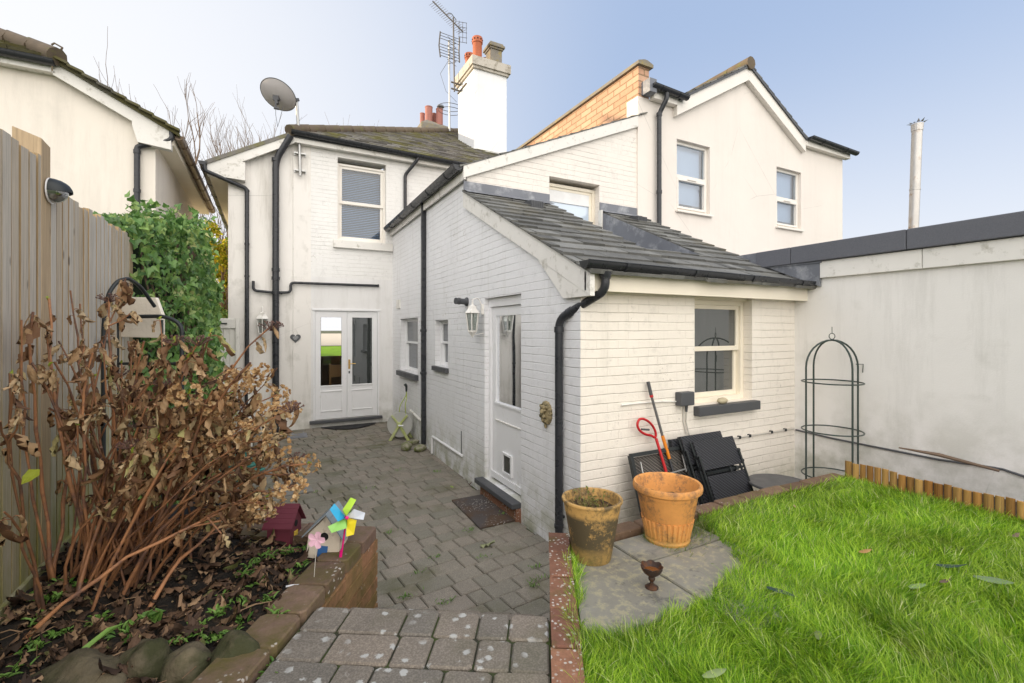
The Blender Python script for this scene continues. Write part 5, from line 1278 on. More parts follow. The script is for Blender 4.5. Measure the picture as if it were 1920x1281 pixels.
for (u, v) in ((120,1255),(60,1120),(80,1140)):
    P = onZ(u, v, ZL+.02); add_leaf_flat(mb, P, V3((.5,.5,.25)), V3((0,0,1)), .2, .03, False, .05)
tag(link_mesh('weeds', mb, M_weed, keep=True), kind='stuff')

# mossy rocks in the foreground
M_rock = simple('mossy_rock', (.115,.095,.060), .9, var=.5, vs=9, col2=(.04,.042,.016), th=(.42,.58), s2=5, bstr=.9, bs=35, bd=.012)
RG = 'mossy rocks along the front of the bed'
for (u, v, rx, ry, rz, sd, lab) in ((150,1290,.15,.10,.075,2,'mossy rock at the bottom left corner, leftmost of the rock row'),(272,1262,.085,.07,.09,5,'dark upright mossy rock, second from left in the rock row'),(350,1268,.075,.065,.08,9,'rounded dark mossy rock in the middle of the rock row'),(442,1252,.085,.075,.09,12,'brown mossy rock touching the end of the red brick coping')):
    c = onZ(u, v, -1.235); mb = MB(); mb.blob((c.x,c.y,c.z+.005), rx*1.15, ry*1.15, rz*1.2, 28, 18, .13, 1.6, sd, -TH); tag(link_mesh('rock', mb, M_rock, smooth=80), lab, 'rock', RG)

# ------------------------------------------------------------------ birdhouses and windmills in the bed
M_mar = simple('maroon_paint', (.13,.025,.04), .55, var=.25, bstr=.15); M_wdw = simple('bleached_wood', (.62,.55,.45), .75, var=.15, vs=12, col2=(.25,.2,.14), th=(.55,.7), s2=14, bstr=.3)
M_gryl = simple('grey_painted_slats', (.23,.27,.30), .7, var=.15, bstr=.2); M_blue = simple('blue_paint', (.04,.13,.33), .5, var=.15, bstr=.1); M_yell = simple('yellow_paint', (.62,.42,.06), .5, var=.1, bstr=.1)
def birdhouse(name, label, c, rot, s, wallm, roofm, door, lean):
    t = thing(name, label, 'birdhouse', c); R_ = Matrix.Rotation(rot, 3, 'Z') @ Matrix.Rotation(lean, 3, 'Y')
    c = V3(c)
    def X(p): return c + R_ @ (V3(p)*s)
    mb = MB(); w, d, h, a = .5, .45, .75, .62
    sec = [(-w,0),(w,0),(w,h),(0,h+a),(-w,h)]
    mb.loft([X((x,-d,z)) for x,z in sec], [X((x,d,z)) for x,z in sec]); part('box', mb, wallm, t)
    for sg in (1,-1):
        mb = MB(); n = 5
        for k in range(n):
            f0, f1 = k/n, (k+.94)/n; P = lambda f, o: (sg*(w+.16)*f, 0, h+a+.07 - (a+.17)*f + o)
            p0, p1 = P(f0,0), P(f1,0)
            mb.loft([X((p0[0],-d-.14,p0[2])), X((p1[0],-d-.14,p1[2])), X((p1[0],d+.14,p1[2])), X((p0[0],d+.14,p0[2]))], [X((p0[0],-d-.14,p0[2]+.05)), X((p1[0],-d-.14,p1[2]+.05)), X((p1[0],d+.14,p1[2]+.05)), X((p0[0],d+.14,p0[2]+.05))])
        part('roof', mb, roofm, t)
    mb = MB(); mb.lathe([(0,0),(.13*s,0),(.13*s,.003),(0,.003)], X((0,-d-.0,h*.95)), 14, R_ @ V3((0,-1,0))); part('entrance', mb, M_blk, t)
    mb = MB(); mb.box8([X(p) for p in ((-.15,-d-.03,.05),(.15,-d-.03,.05),(.15,-d,.05),(-.15,-d,.05),(-.15,-d-.03,.42),(.15,-d-.03,.42),(.15,-d,.42),(-.15,-d,.42))]); part('panel', mb, door, t)
    return t
b1 = onZ(540, 1004, -1.18); birdhouse('birdhouse', 'small maroon birdhouse with slatted roof in the far corner of the bed', (b1.x-.02,b1.y-.02,-1.20), 1.1, .14, M_mar, M_mar, M_yell, .06)
b2 = onZ(618, 1026, -1.18); birdhouse('birdhouse', 'small bleached white birdhouse with grey slatted roof leaning behind the pink windmill', (b2.x-.015,b2.y-.01,-1.20), -.45, .165, M_wdw, M_gryl, M_blue, .12)
# pinwheel
w0 = onZ(637, 1042, -1.16); wh = onD(650, 968, w0.dot(V3((SY,CY,0)))-.03)
pw_ = thing('pinwheel', 'bright toy windmill with blue, green, white and yellow vanes on a pink stick', 'toy windmill', (w0.x,w0.y,-1.18))
mb = MB(); mb.tube([V3((w0.x,w0.y,-1.22)), wh], .0045, 10); mb.tube([V3((w0.x,w0.y,-1.19)), V3((w0.x,w0.y,-1.19)).lerp(wh,.25)], .0075, 10); part('stick', mb, simple('hot_pink_plastic', (.78,.012,.22), .35, var=.03, bstr=0), pw_, smooth=True)
fwd_ = V3((SY, CY, 0)); rgt = V3((CY, -SY, 0)); upv = V3((0,0,1)); hubn = (-fwd_*.8 + rgt*.55 + upv*.25).normalized(); ax1 = upv.cross(hubn).normalized(); ax2 = hubn.cross(ax1)
def vane(a, col, nm):
    mb = MB(); L = .092; d0 = ax1*math.cos(a)+ax2*math.sin(a); d1 = ax1*math.cos(a+1.15)+ax2*math.sin(a+1.15); hub = wh - fwd_*.012
    P = [hub, hub+d0*L*.45+hubn*.004, hub+d0*L, hub+(d0*.8+d1*.42)*L*.98+hubn*.01, hub+d1*L*.52+hubn*.034, hub+d1*L*.16+hubn*.03]
    mb.add(P, [(0,1,4,5),(1,2,3,4)]); mb.add([p+hubn*.001 for p in P], [(0,1,4,5),(1,2,3,4)])
    part('vane', mb, simple(nm, col, .4, var=.06, bstr=0), pw_, keep=True)
for k, (cl, nm) in enumerate((((.50,.78,.08),'lime_vane'),((.03,.36,.62),'blue_vane'),((.30,.62,.14),'green_vane'),((.85,.70,.03),'yellow_vane'),((.74,.80,.92),'white_vane'))): vane(.9+k*2*PI/5, cl, nm)
mb = MB(); mb.lathe([(0,0),(.008,0),(.008,.03),(0,.034)], wh-fwd_*.015, 10, hubn); part('hub', mb, simple('pink_hub', (.78,.012,.22), .35, bstr=0), pw_)
f0 = onZ(588, 1083, -1.17); fh = onD(594, 1012, f0.dot(fwd_)-.02)
fp_ = thing('pinwheel', 'tiny pale pink flower windmill on a thin stick beside the brick coping', 'toy windmill', (f0.x,f0.y,-1.18))
mb = MB(); mb.tube([V3((f0.x,f0.y,-1.2)), fh], .0016, 6); part('stick', mb, M_rope, fp_)
mb = MB()
for k in range(5):
    a = 2*PI*k/5; d = rgt*math.cos(a)+upv*math.sin(a); s_ = d.cross(-fwd_).normalized(); c = fh
    P = [c, c+d*.018+s_*.015, c+d*.038+s_*.012, c+d*.042, c+d*.038-s_*.012, c+d*.018-s_*.015]; mb.add([p - fwd_*(.006*(i>0)) for i,p in enumerate(P)], [(0,1,2,3),(0,3,4,5)])
part('vane', mb, simple('pale_pink', (.78,.48,.60), .5, var=.06, bstr=0), fp_, keep=True)
# label stick on the soil
a_ = onZ(536,1100,-1.175); b_ = onZ(568,1093,-1.17); mb = MB(); mb.bar(a_, b_, .012, .002); tag(link_mesh('plant_label', mb, M_white), 'blank white plastic plant label lying on the soil near the coping', 'plant label')

# ------------------------------------------------------------------ pots, goblet
def pot_mat(name, base, dirt, dcol, band=(.0,.3), moss=(.13,.12,.03), belt=None):
    m = NT(name); c = m.mix(m.noise(5, 5, .7), sc(base,.72), sc(base,1.25)); c = m.mix(m.rng(m.noise(9, 7, .75), .5, .66, 0, .35), c, sc(base, 1.25))
    c = m.mix(m.math('MULTIPLY', m.rng(m.math('ADD', m.noise(7, 7, .75), m.math('MULTIPLY', m.noise(45, 4, .7), .35)), .72-dirt*.22, .86-dirt*.2), .9), c, dcol)
    sep = m.n('ShaderNodeSeparateXYZ'); m.t.links.new(m.obj, sep.inputs[0])
    c = m.mix(m.math('MULTIPLY', m.rng(sep.outputs[2], band[1], band[0]), m.rng(m.noise(6, 5, .7), .35, .6, .3, 1), True), c, moss)
    if belt:
        bf = m.math('MULTIPLY', m.rng(sep.outputs[2], belt[0]+.012, belt[0]-.012), m.rng(sep.outputs[2], belt[1]-.03, belt[1]+.02), True)
        c = m.mix(m.math('MULTIPLY', bf, m.rng(m.math('ADD', m.noise(8, 7, .75), m.math('MULTIPLY', m.noise(60, 3, .7), .5)), .60, .74)), c, dcol)
    m.bump(m.noise(50, 5, .7), .4, .004); return m.done(c, .72)
M_pot1 = pot_mat('stained_terracotta', (.52,.31,.10), .45, (.085,.065,.035), (-1.21,-1.02), (.16,.13,.045), (-.95,-1.12)); M_pot2 = pot_mat('orange_terracotta', (.66,.30,.085), .25, (.24,.13,.07), (-1.25,-1.08), (.32,.22,.05))
def pot(name, label, c, r, rb, h, mat, style):
    t = thing(name, label, 'plant pot', c); c = V3(c); mb = MB()
    if style == 0:
        prof = [(0,0),(rb*.98,0),(rb,.004),(rb+(r*.965-rb)*.72,h*.72),(r*.955,h*.955),(r,h*.965),(r*1.005,h*.985),(r*.99,h),(r*.90,h),(r*.885,h*.985),(r*.86,h*.80),(r*.83,h*.74)]
    else:
        prof = [(0,0),(rb*1.04,0),(rb*1.06,.012),(rb*1.0,.022),(rb,.03),(rb+(r*.88-rb)*.38,h*.38),(rb+(r*.88-rb)*.45,h*.42),(rb+(r*.88-rb)*.45+.003,h*.435),(r*.86,h*.80),(r*.875,h*.815),(r*.87,h*.83),(r*.90,h*.865),(r*.985,h*.885),(r*1.0,h*.93),(r*.99,h*.975),(r*.955,h),(r*.90,h*.985),(r*.875,h*.94),(r*.80,h*.62),(r*.78,h*.60)]
    mb.lathe(prof, c, 56); part('body', mb, mat, t, smooth=True)
    if style == 1:
        mb = MB(); n = 30
        for k in range(n):
            a = 2*PI*k/n; d = V3((math.cos(a), math.sin(a), 0)); s_ = V3((-d.y, d.x, 0)); z0, z1 = .03, h*.40
            r0_, r1_ = rb-.002, rb+(r*.88-rb)*.40-.002
            P0, P1 = c+d*r0_+V3((0,0,z0)), c+d*r1_+V3((0,0,z1)); w = .0105
            mb.loft([P0-s_*w, P0+s_*w, P0+s_*w*.5+d*.009, P0-s_*w*.5+d*.009], [P1-s_*w, P1+s_*w, P1+s_*w*.5+d*.010, P1-s_*w*.5+d*.010])
        part('fluting', mb, mat, t)
    zs = h*(.76 if style == 0 else .62); rs_ = r*(.84 if style == 0 else .79); mb = MB(); rr = random.Random(3+style); n = 22; vs = [tuple(c+V3((0,0,zs+.006)))]; fs = []
    for j in range(1,6):
        for k in range(n): a = 2*PI*k/n; q = rs_*j/5; vs.append(tuple(c+V3((math.cos(a)*q, math.sin(a)*q, zs+rr.uniform(-.012,.014)+(.02 if j == 5 else 0)))))
    for k in range(n): fs.append((0,1+k,1+(k+1)%n))
    for j in range(4):
        for k in range(n): fs.append((1+j*n+k,1+(j+1)*n+k,1+(j+1)*n+(k+1)%n,1+j*n+(k+1)%n))
    mb.add(vs, fs); part('soil', mb, simple('pot_soil_'+str(style), (.06,.04,.022), .95, var=.5, vs=50, col2=(.20,.13,.04), th=(.48,.62), s2=18, bstr=1, bs=70, bd=.01), t, keep=True)
    return t, c
p1_, p2_ = V3(onD(1110,1000,2.44)), V3(onD(1251,1000,2.66))
p1_.z = p2_.z = -1.196
t1, c1_ = pot('plant_pot', 'weathered terracotta pot with mossy brown stains and a few weeds inside', p1_, .158, .098, .315, M_pot1, 0)
t2, c2_ = pot('plant_pot', 'wide orange terracotta pot with rolled rim and fluted lower half', p2_, .192, .118, .325, M_pot2, 1)
mb = MB(); rp_ = random.Random(2)
for k in range(26):
    a = rp_.uniform(0,2*PI); q = rp_.uniform(0,.09); P = c1_ + V3((math.cos(a)*q+.01, math.sin(a)*q, .245)); e = P + V3((rp_.uniform(-.05,.05), rp_.uniform(-.05,.05), rp_.uniform(.03,.12))); mb.tube([P,(P+e)/2+rand_unit(rp_)*.01,e], .0011, 4)
    for j in range(3): add_leaf_flat(mb, e-(e-P)*.2*j, rand_unit(rp_)+V3((0,0,.4)), V3((0,0,1))+rand_unit(rp_)*.5, rp_.uniform(.012,.028), rp_.uniform(.008,.014), False)
tag(link_mesh('pot_weed', mb, M_dryblade, keep=True), 'straggly weed seedlings growing in the stained terracotta pot', 'plant')
M_iron = simple('rusty_iron', (.055,.035,.028), .6, .4, var=.35, col2=(.14,.055,.02), th=(.5,.65), s2=18, bstr=.3, bs=90)
gc = V3(onZ(1222, 1102, -1.196)); gb = thing('candle_goblet', 'small rusty iron goblet dish standing on the paving slabs', 'goblet', gc)
mb = MB(); mb.lathe([(0,0),(.030,0),(.031,.004),(.020,.012),(.009,.018),(.008,.030),(.014,.036),(.016,.044),(.013,.052),(.019,.058),(.028,.064)], gc, 24); part('stem', mb, M_iron, gb, smooth=True)
mb = MB(); n = 48; prof = [(.026,.062),(.036,.070),(.044,.084),(.048,.098),(.045,.0985),(.041,.086),(.033,.077),(0,.075)]; vs = []; fs = []
for i, (r_, h_) in enumerate(prof):
    for k in range(n):
        a = 2*PI*k/n; sc_ = 1 + (.09*abs(math.cos(a*3.5)) if 2 <= i <= 5 else 0)*(1 if i in (3,4) else .5); hz = h_ + (.007*abs(math.cos(a*3.5)) if i in (3,4) else 0); vs.append(tuple(gc+V3((math.cos(a)*r_*sc_, math.sin(a)*r_*sc_, hz))))
for i in range(len(prof)-1):
    for k in range(n): fs.append((i*n+k,i*n+(k+1)%n,(i+1)*n+(k+1)%n,(i+1)*n+k))
mb.add(vs, fs); part('bowl', mb, M_iron, gb, smooth=True)
mb = MB(); mb.lathe([(0,.080),(.040,.080)], gc, 24); part('rust_water', mb, simple('rust_stain', (.20,.07,.015), .25, var=.3, bstr=0), gb, keep=True)

# ------------------------------------------------------------------ things by the house
# half round mat, door mat, drain cover
M_rub = simple('black_rubber', (.022,.022,.024), .75, var=.3, bstr=.5, bs=150)
mc = V3((dF[0]+dF[1], 0, 0))/2; mb = MB(); cy_ = YD-.075; cx_ = (dF[0]+dF[1])/2+.03
a0 = onZ(609, 800, -1.825); pts = [(cx_-.50, cy_)] + [(cx_-.50+1.0*(k/20), cy_-.36*math.sin(PI*k/20)**.75) for k in range(1,20)] + [(cx_+.50, cy_)]
mb.prism(pts, patio_z(0,9.2)+.004, patio_z(0,9.2)+.018); tag(link_mesh('door_mat', mb, M_rub, bevel=.003), 'black half round rubber mat below the glazed garden doors', 'mat')
m = NT('worn_bristle_mat'); sep = m.n('ShaderNodeSeparateXYZ'); m.t.links.new(m.obj, sep.inputs[0])
c = m.mix(m.noise(9,5,.7), (.055,.035,.026), (.12,.075,.045)); c = m.mix(m.rng(m.noise(4,3,.5,m.mapv(m.obj,(1,1,1))), .45,.6), c, (.075,.065,.062)); c = m.mix(m.math('MULTIPLY', m.rng(m.vor(42), .30,.24), m.rng(m.noise(3.2,3), .47,.56), True), c, (.33,.31,.29)); m.bump(m.noise(220,2), .9, .004); M_bris = m.done(c, .95)
md = [onZ(847,938,-1.868), onZ(900,991,-1.868), onZ(968,975,-1.868), onZ(912,926,-1.868)]; mb = MB(); ctr = sum(md, V3((0,0,0)))/4
mb.loft([V3((p.x,p.y,-1.880)) for p in md], [V3((p.x,p.y,-1.862)) for p in md]); tag(link_mesh('door_mat', mb, M_bris, bevel=.004), 'worn brown bristle mat with pale speckles below the side door step', 'mat')
dc = [onZ(u,v,-1.85) for u,v in ((531,826),(577,822),(574,811),(530,815))]; mb = MB(); mb.loft([V3((p.x,p.y,-1.85)) for p in dc], [V3((p.x,p.y,-1.828)) for p in dc]); tag(link_mesh('drain_cover', mb, M_lead), 'dark rectangular drain cover set in the patio near the soil pipe', 'drain cover')
SG = 'loose grey slabs on the patio'
for pts, lab in ((((505,861),(561,855),(553,839),(505,843)), 'plain grey slab lying on the patio, farther of the two'), (((520,931),(588,920),(578,905),(515,914)), 'plain grey slab lying on the patio, nearer of the two')):
    q = [onZ(u,v,-1.862) for u,v in pts]; mb = MB(); mb.loft([V3((p.x,p.y,-1.88)) for p in q], [V3((p.x,p.y,-1.862)) for p in q]); tag(link_mesh('loose_slab', mb, simple('grey_slab', (.20,.195,.18), .85, var=.15, bstr=.3), bevel=.004), lab, 'slab', SG)
# stones at the pipe foot
STG = 'mossy stones at the foot of the downpipe'; M_st2 = simple('mossy_pale_stone', (.30,.28,.22), .9, var=.3, vs=12, col2=(.13,.15,.05), th=(.45,.58), s2=9, bstr=.8, bs=40)
for (u, v, rx, ry, rz, sd, lab) in ((762,844,.085,.075,.075,1,'rounded mossy stone at the foot of the square downpipe'),(788,846,.11,.065,.06,4,'long mossy stone in front of the square downpipe foot'),(776,832,.12,.06,.04,7,'flat pale stone behind the others beside the hose reel')):
    c = onZ(u, v, -1.86); mb = MB(); mb.blob((c.x,c.y,-1.86+rz*.7), rx, ry, rz, 20, 12, .1, 1.5, sd, .5); tag(link_mesh('stone', mb, M_st2, smooth=80), lab, 'stone', STG)
# hose reel
hc = V3(onZ(750, 824, -1.85)); hr = thing('hose_reel', 'green plastic garden hose reel standing against the side wall', 'hose reel', (hc.x,hc.y,-1.86))
ax_ = V3((-.45,-.89,0)).normalized(); sx_ = V3((-ax_.y, ax_.x, 0)); C0 = V3((hc.x+.02, hc.y+.02, -1.86+.27))
mb = MB()
for o in (-.085,.085): mb.lathe([(.03,0),(.205,0),(.21,.006),(.205,.012),(.03,.012)], C0+ax_*o, 32, ax_)
part('drum', mb, simple('grey_drum', (.42,.42,.40), .5, var=.1, bstr=.1), hr, smooth=True)
mb = MB(); pts = []
for k in range(150): a = k*.42; pts.append(C0 + ax_*(-.07+.14*((k % 36)/36)) + (sx_*math.cos(a)+V3((0,0,1))*math.sin(a))*(.12+.0003*k))
mb.tube(pts, .009, 6); part('hose', mb, M_hose, hr, smooth=True)
for o in (-.115,.115):
    mb = MB(); A = C0+ax_*o
    for sg in (1,-1):
        mb.bar(A, A+sx_*sg*.16-V3((0,0,.27)), .045, .03, up=ax_); mb.bar(A, A+sx_*sg*.13+V3((0,0,.16)), .035, .028, up=ax_)
    mb.lathe([(0,0),(.045,0),(.045,.03),(0,.03)], A-ax_*.02, 16, ax_); part('frame', mb, M_green_pl, hr, bevel=.006)
mb = MB(); mb.tube([C0+ax_*.13, C0+ax_*.17, C0+ax_*.17+sx_*.08], .012, 8); mb.bar(C0-sx_*.16-V3((0,0,.255))-ax_*.12, C0-sx_*.16-V3((0,0,.255))+ax_*.12, .03, .02); part('crank', mb, M_white, hr)
gn = onX(762, 728, XA-.06); mb = MB(); mb.tube(fillet([C0+V3((-.03,0,.15)), C0+V3((-.02,0,.3)), gn+V3((0,0,-.12)), gn+V3((0,0,-.02))], .1), .009, 8)
mb.tube(fillet([gn+V3((0,0,-.02)), gn+V3((.0,-.02,-.15)), C0+V3((.06,-.05,.30)), C0+V3((.08,-.03,.12))], .12), .009, 8); part('hose_tail', mb, M_hose, hr, smooth=True)
mb = MB(); mb.tube([gn+V3((0,0,-.06)), gn+V3((0,.0,.03)), gn+V3((-.02,.02,.07))], [.016,.022,.026], 10); mb.tube([gn+V3((0,0,.05)), gn+V3((.0,.07,.06))], [.018,.012], 8); part('spray_gun', mb, M_metal, hr, smooth=True)
# heart plaque
hp_ = onY(554, 634, YD-.012); hq = thing('heart_plaque', 'small slate heart sign hanging on the white wall', 'sign', hp_)
mb = MB(); pts = []
for k in range(40):
    t = 2*PI*k/40; x = 16*math.sin(t)**3; y = 13*math.cos(t)-5*math.cos(2*t)-2*math.cos(3*t)-math.cos(4*t); pts.append((x/16*.088, y/16*.088))
mb.loft([(hp_.x+a, YD-.016, hp_.z+b) for a,b in pts], [(hp_.x+a, YD-.006, hp_.z+b) for a,b in pts]); part('heart', mb, simple('slate_plaque', (.09,.095,.10), .6, bstr=.2), hq)
mb = MB(); mb.tube([(hp_.x-.045,YD-.01,hp_.z+.07),(hp_.x,YD-.008,hp_.z+.165),(hp_.x+.045,YD-.01,hp_.z+.07)], .003, 5); part('cord', mb, M_rope, hq)
mb = MB(); rr = random.Random(1)
for j, (wd, zz) in enumerate(((.055,.030),(.085,.012),(.07,-.006),(.05,-.024))):
    x = -wd/2
    while x < wd/2: w = rr.uniform(.004,.012); mb.box(hp_.x+x, hp_.x+x+w, YD-.0175, YD-.0162, hp_.z+zz, hp_.z+zz+.006); x += w+.003
part('lettering', mb, M_white, hq)
# lanterns
def lantern(label, c, out, s=1.0):
    """c = top of lantern body; out = direction out of the wall"""
    t = thing('wall_lantern', label, 'lamp', c); c = V3(c); out = V3(out); side = out.cross(V3((0,0,1)))
    def ring(r, z, n=6, ph=0): return [c + (out*math.cos(2*PI*k/n+ph) + side*math.sin(2*PI*k/n+ph))*r*s + V3((0,0,z*s)) for k in range(n)]
    mb = MB()
    rings = [ring(.012,.115),ring(.016,.085),ring(.045,.075),ring(.055,.04),ring(.088,.0),ring(.094,-.008),ring(.088,-.012)]
    for a, b in zip(rings, rings[1:]): mb.add(a+b, [(k,(k+1)%6,6+(k+1)%6,6+k) for k in range(6)])
    mb.tube([c+V3((0,0,.11*s)), c+V3((0,0,.15*s))], [.008*s,.004*s], 8); part('cap', mb, M_board, t)
    mb = MB(); A, B = ring(.080,-.012), ring(.052,-.21)
    for k in range(6): mb.bar(A[k], B[k], .010*s, .010*s)
    rings = [ring(.056,-.205),ring(.056,-.22),ring(.034,-.245),ring(.030,-.25),ring(.012,-.275),ring(.001,-.29)]
    for a, b in zip(rings, rings[1:]): mb.add(a+b, [(k,(k+1)%6,6+(k+1)%6,6+k) for k in range(6)])
    part('frame', mb, M_board, t)
    mb = MB(); A, B = ring(.077,-.012), ring(.050,-.21); mb.add(A+B, [(k,(k+1)%6,6+(k+1)%6,6+k) for k in range(6)]); part('pane', mb, M_glass_lamp, t, keep=True)
    mb = MB(); mb.tube(fillet([c-out*.13*s+V3((0,0,.06*s)), c-out*.07*s+V3((0,0,.17*s)), c+V3((0,0,.15*s)), c+V3((0,0,.10*s))], .04), .007*s, 8); mb.tube([c-out*.135*s+V3((0,0,-.02)), c-out*.135*s+V3((0,0,.10*s))], .03*s, 10); mb.tube([c-out*.13*s+V3((0,0,-.24*s)), c+V3((0,0,-.26*s))], .005*s, 6); part('bracket', mb, M_board, t, smooth=True)
    mb = MB(); mb.lathe([(0,-.21),(.012,-.21),(.014,-.12),(.010,-.09),(0,-.085)], c, 12); part('bulb', mb, M_white, t, smooth=True)
    return t
l1 = onX(886, 586, XA-.13); lantern('white wall lantern with six glass sides beside the side door', l1, (-1,0,0), 1.0)
l2 = onY(492, 597, YD-.13); lantern('white wall lantern between the two black pipes on the rendered wall', l2, (0,-1,0), 1.25)
# lion mask plaque
lm = onX(1024, 775, XA-.01); lp = thing('lion_plaque', 'weathered stone lion mask plaque beside the side door', 'plaque', lm); mb = MB()
FAl = lambda y, z, n: V3((XA-n, lm.y-y, lm.z+z))
def lump(y, z, n, r, rz=None, rn=None, sd=0, amp=.12): mb.blob(FAl(y,z,n), rn or r, r, rz or r, 14, 9, amp, 3, sd)
lump(0,0,.0,.075,.09,.035,1)
for k in range(16): a = 2*PI*k/16; lump(math.cos(a)*.068, math.sin(a)*.080+.004, .008, .024, .026, .024, k)
for s_ in (1,-1): lump(s_*.028,.028,.045,.018,.012,.014,3); lump(s_*.022,-.022,.048,.022,.018,.018,4); lump(s_*.05,.06,.03,.017)
lump(0,.008,.05,.016,.034,.024,6,.05); lump(0,-.008,.068,.014,.010,.012,6); lump(0,-.060,.035,.026,.02,.02,9); lump(0,-.105,.015,.02,.03,.012,11); lump(0,.055,.035,.035,.02,.02,5)
part('mask', mb, simple('gilded_stone', (.36,.29,.16), .8, var=.35, vs=25, col2=(.10,.09,.05), th=(.48,.6), s2=22, bstr=.6), lp, smooth=80)
# satellite dish
ds = thing('satellite_dish', 'grey mesh satellite dish on a steel pole above the roof corner', 'satellite dish', onY(562, 320, YD-.06))
pb, pt2 = onY(563, 330, YD-.06), onY(556, 188, YD-.10); mb = MB(); mb.tube([pb, onY(561,262,YD-.07), pt2], .027, 10); part('pole', mb, M_galv, ds, smooth=True)
mb = MB()
for v_ in (288, 320):
    c = onY(563, v_, YD-.05); mb.box(c.x-.09,c.x+.09,YD-.07,YD,c.z-.012,c.z+.012); mb.box(c.x-.10,c.x-.07,YD-.02,YD,c.z-.035,c.z+.035); mb.box(c.x+.07,c.x+.10,YD-.02,YD,c.z-.035,c.z+.035)
part('wall_bracket', mb, M_galv, ds)
dcn = onY(522, 178, YD-.28); dn_ = (V3((-.62,-.62,.45))).normalized()
# dish faces away to the left; its hollow side shows the feed arm
dn_ = (ray(523,178).normalized()*.66 + rgt*.36 + V3((0,0,.52))).normalized(); dR = .295
mb = MB(); prof = [(r_*dR, (r_**2)*.085 - .085) for r_ in (0,.2,.4,.6,.8,.93,1.0)]; mb.lathe(prof, dcn, 40, dn_)
m = NT('dish_mesh'); c = m.mix(m.noise(8,4), (.62,.58,.59), (.75,.71,.72)); m.bump(m.vor(160), .3, .003); M_dish = m.done(c, .5, .2)
part('reflector', mb, M_dish, ds, smooth=True, keep=True)
mb = MB(); rim = [dcn + (dn_.orthogonal().normalized()*math.cos(a) + dn_.cross(dn_.orthogonal().normalized())*math.sin(a))*dR for a in [2*PI*k/40 for k in range(40)]]; mb.tube(rim, .006, 6, closed=True); part('rim', mb, M_dark, ds)
h0 = dcn - dn_*.11; h1 = pt2 + V3((.03,0,.01)); lnb = onY(517,203,YD-.45); mb = MB(); mb.bar(h0, h1, .055, .05); mb.obox(h0+dn_*.02, rgt*.05, fwd_*.03, upv*.05); mb.bar(h0, h0-upv*.10+rgt*.02, .05, .05); mb.tube([h0-upv*.08, (h0+lnb)/2-upv*.06, lnb], .014, 8); mb.tube([lnb-V3((.03,0,0)), lnb+V3((.05,0,0))], .022, 10); mb.tube([lnb, lnb-V3((0,0,.12)), lnb+V3((.03,.02,-.3)), lnb+V3((.05,.1,-.2)), onY(531,200,YD-.35)], .004, 5); part('feed_arm', mb, M_dark, ds)

# aerials by the chimney
M_aer = simple('aerial_metal', (.13,.12,.11), .5, .5, var=.2, bstr=0)
Ya = Yc1-.2
an = thing('tv_aerial', 'long thin directional television aerial on a mast strapped to the chimney', 'aerial', onY(851, 170, Ya)); mb = MB()
a0, a1 = onY(852,172,Ya), onY(850,33,Ya); mb.tube([a0,a1], .022, 8); part('mast', mb, M_aer, an, smooth=True)
mb = MB(); e0, e1 = onY(811,2,Ya), onY(868,60,Ya); mb.bar(e0,e1,.025,.025)
dv = (e1-e0); pe = V3((0,1,0))
for k in range(18): c = e0+dv*(k/18+.02); mb.tube([c-V3((.03,-.25,-.04)), c+V3((.03,-.25,-.10))], .006, 4)
r0_ = onY(867,62,Ya)
for dz in (-.28,-.14,0,.14,.28): mb.tube([r0_+V3((-.12,0,dz)), r0_+V3((.10,-.1,dz-.03))], .007, 4)
for dx in (-.12,-.01,.10): mb.tube([r0_+V3((dx,-.05,-.30)), r0_+V3((dx,-.05,.28))], .007, 4)
mb.tube(fillet([onY(838,28,Ya), onY(845,24,Ya), onY(856,38,Ya), onY(852,45,Ya)], .05), .01, 5); part('boom', mb, M_aer, an)
mb = MB(); 
for v_ in (155, 167): c = onY(851,v_,Ya); mb.bar(c-V3((.08,0,0)), V3((Xc0+.02, Ya, c.z-.02)), .04, .03); mb.bar(V3((Xc0-.02,Yc1,c.z)), V3((Xc0-.02,Yc0+.5,c.z)), .03, .03)
part('bracket', mb, M_aer, an)
an2 = thing('tv_aerial', 'grid type television aerial on a pole behind the roof ridge', 'aerial', onY(843, 240, 13.9)); mb = MB(); Yb = 13.6
mb.tube([onY(843,246,Yb), onY(842,76,Yb)], .032, 8); part('mast', mb, M_galv, an2, smooth=True)
mb = MB(); c0, c1 = onY(842,70,Yb), onY(842,112,Yb)
for k in range(9):
    z = c0.z + (c1.z-c0.z)*(k/8)
    if k == 3: continue
    mb.tube([V3((c0.x-.32,Yb-.05,z+.03)), V3((c0.x-.29,Yb-.1,z)), V3((c0.x+.29,Yb-.1,z-.03)), V3((c0.x+.32,Yb-.05,z))], .009, 4)
for sx2 in (-.31,.31): mb.tube([V3((c0.x+sx2,Yb-.08,c0.z+.04)), V3((c0.x+sx2*1.05,Yb-.0,(c0.z+c1.z)/2)), V3((c0.x+sx2,Yb-.08,c1.z-.04))], .022, 6)
for k in range(6): z = c0.z-.15-(k*.14); mb.tube([V3((c0.x-.14,Yb-.25,z)), V3((c0.x,Yb-.25,z-.07)), V3((c0.x+.14,Yb-.25,z))], .008, 4); mb.tube([V3((c0.x-.14,Yb-.25,z-.14)), V3((c0.x,Yb-.25,z-.07)), V3((c0.x+.14,Yb-.25,z-.14))], .008, 4)
lo_ = onY(844,205,Yb)
for dz in (-.06,.06): mb.tube([lo_+V3((math.cos(a)*.36, math.sin(a)*.36, dz+.04*math.sin(a))) for a in [2*PI*k/20 for k in range(20)]], .009, 4, closed=True)
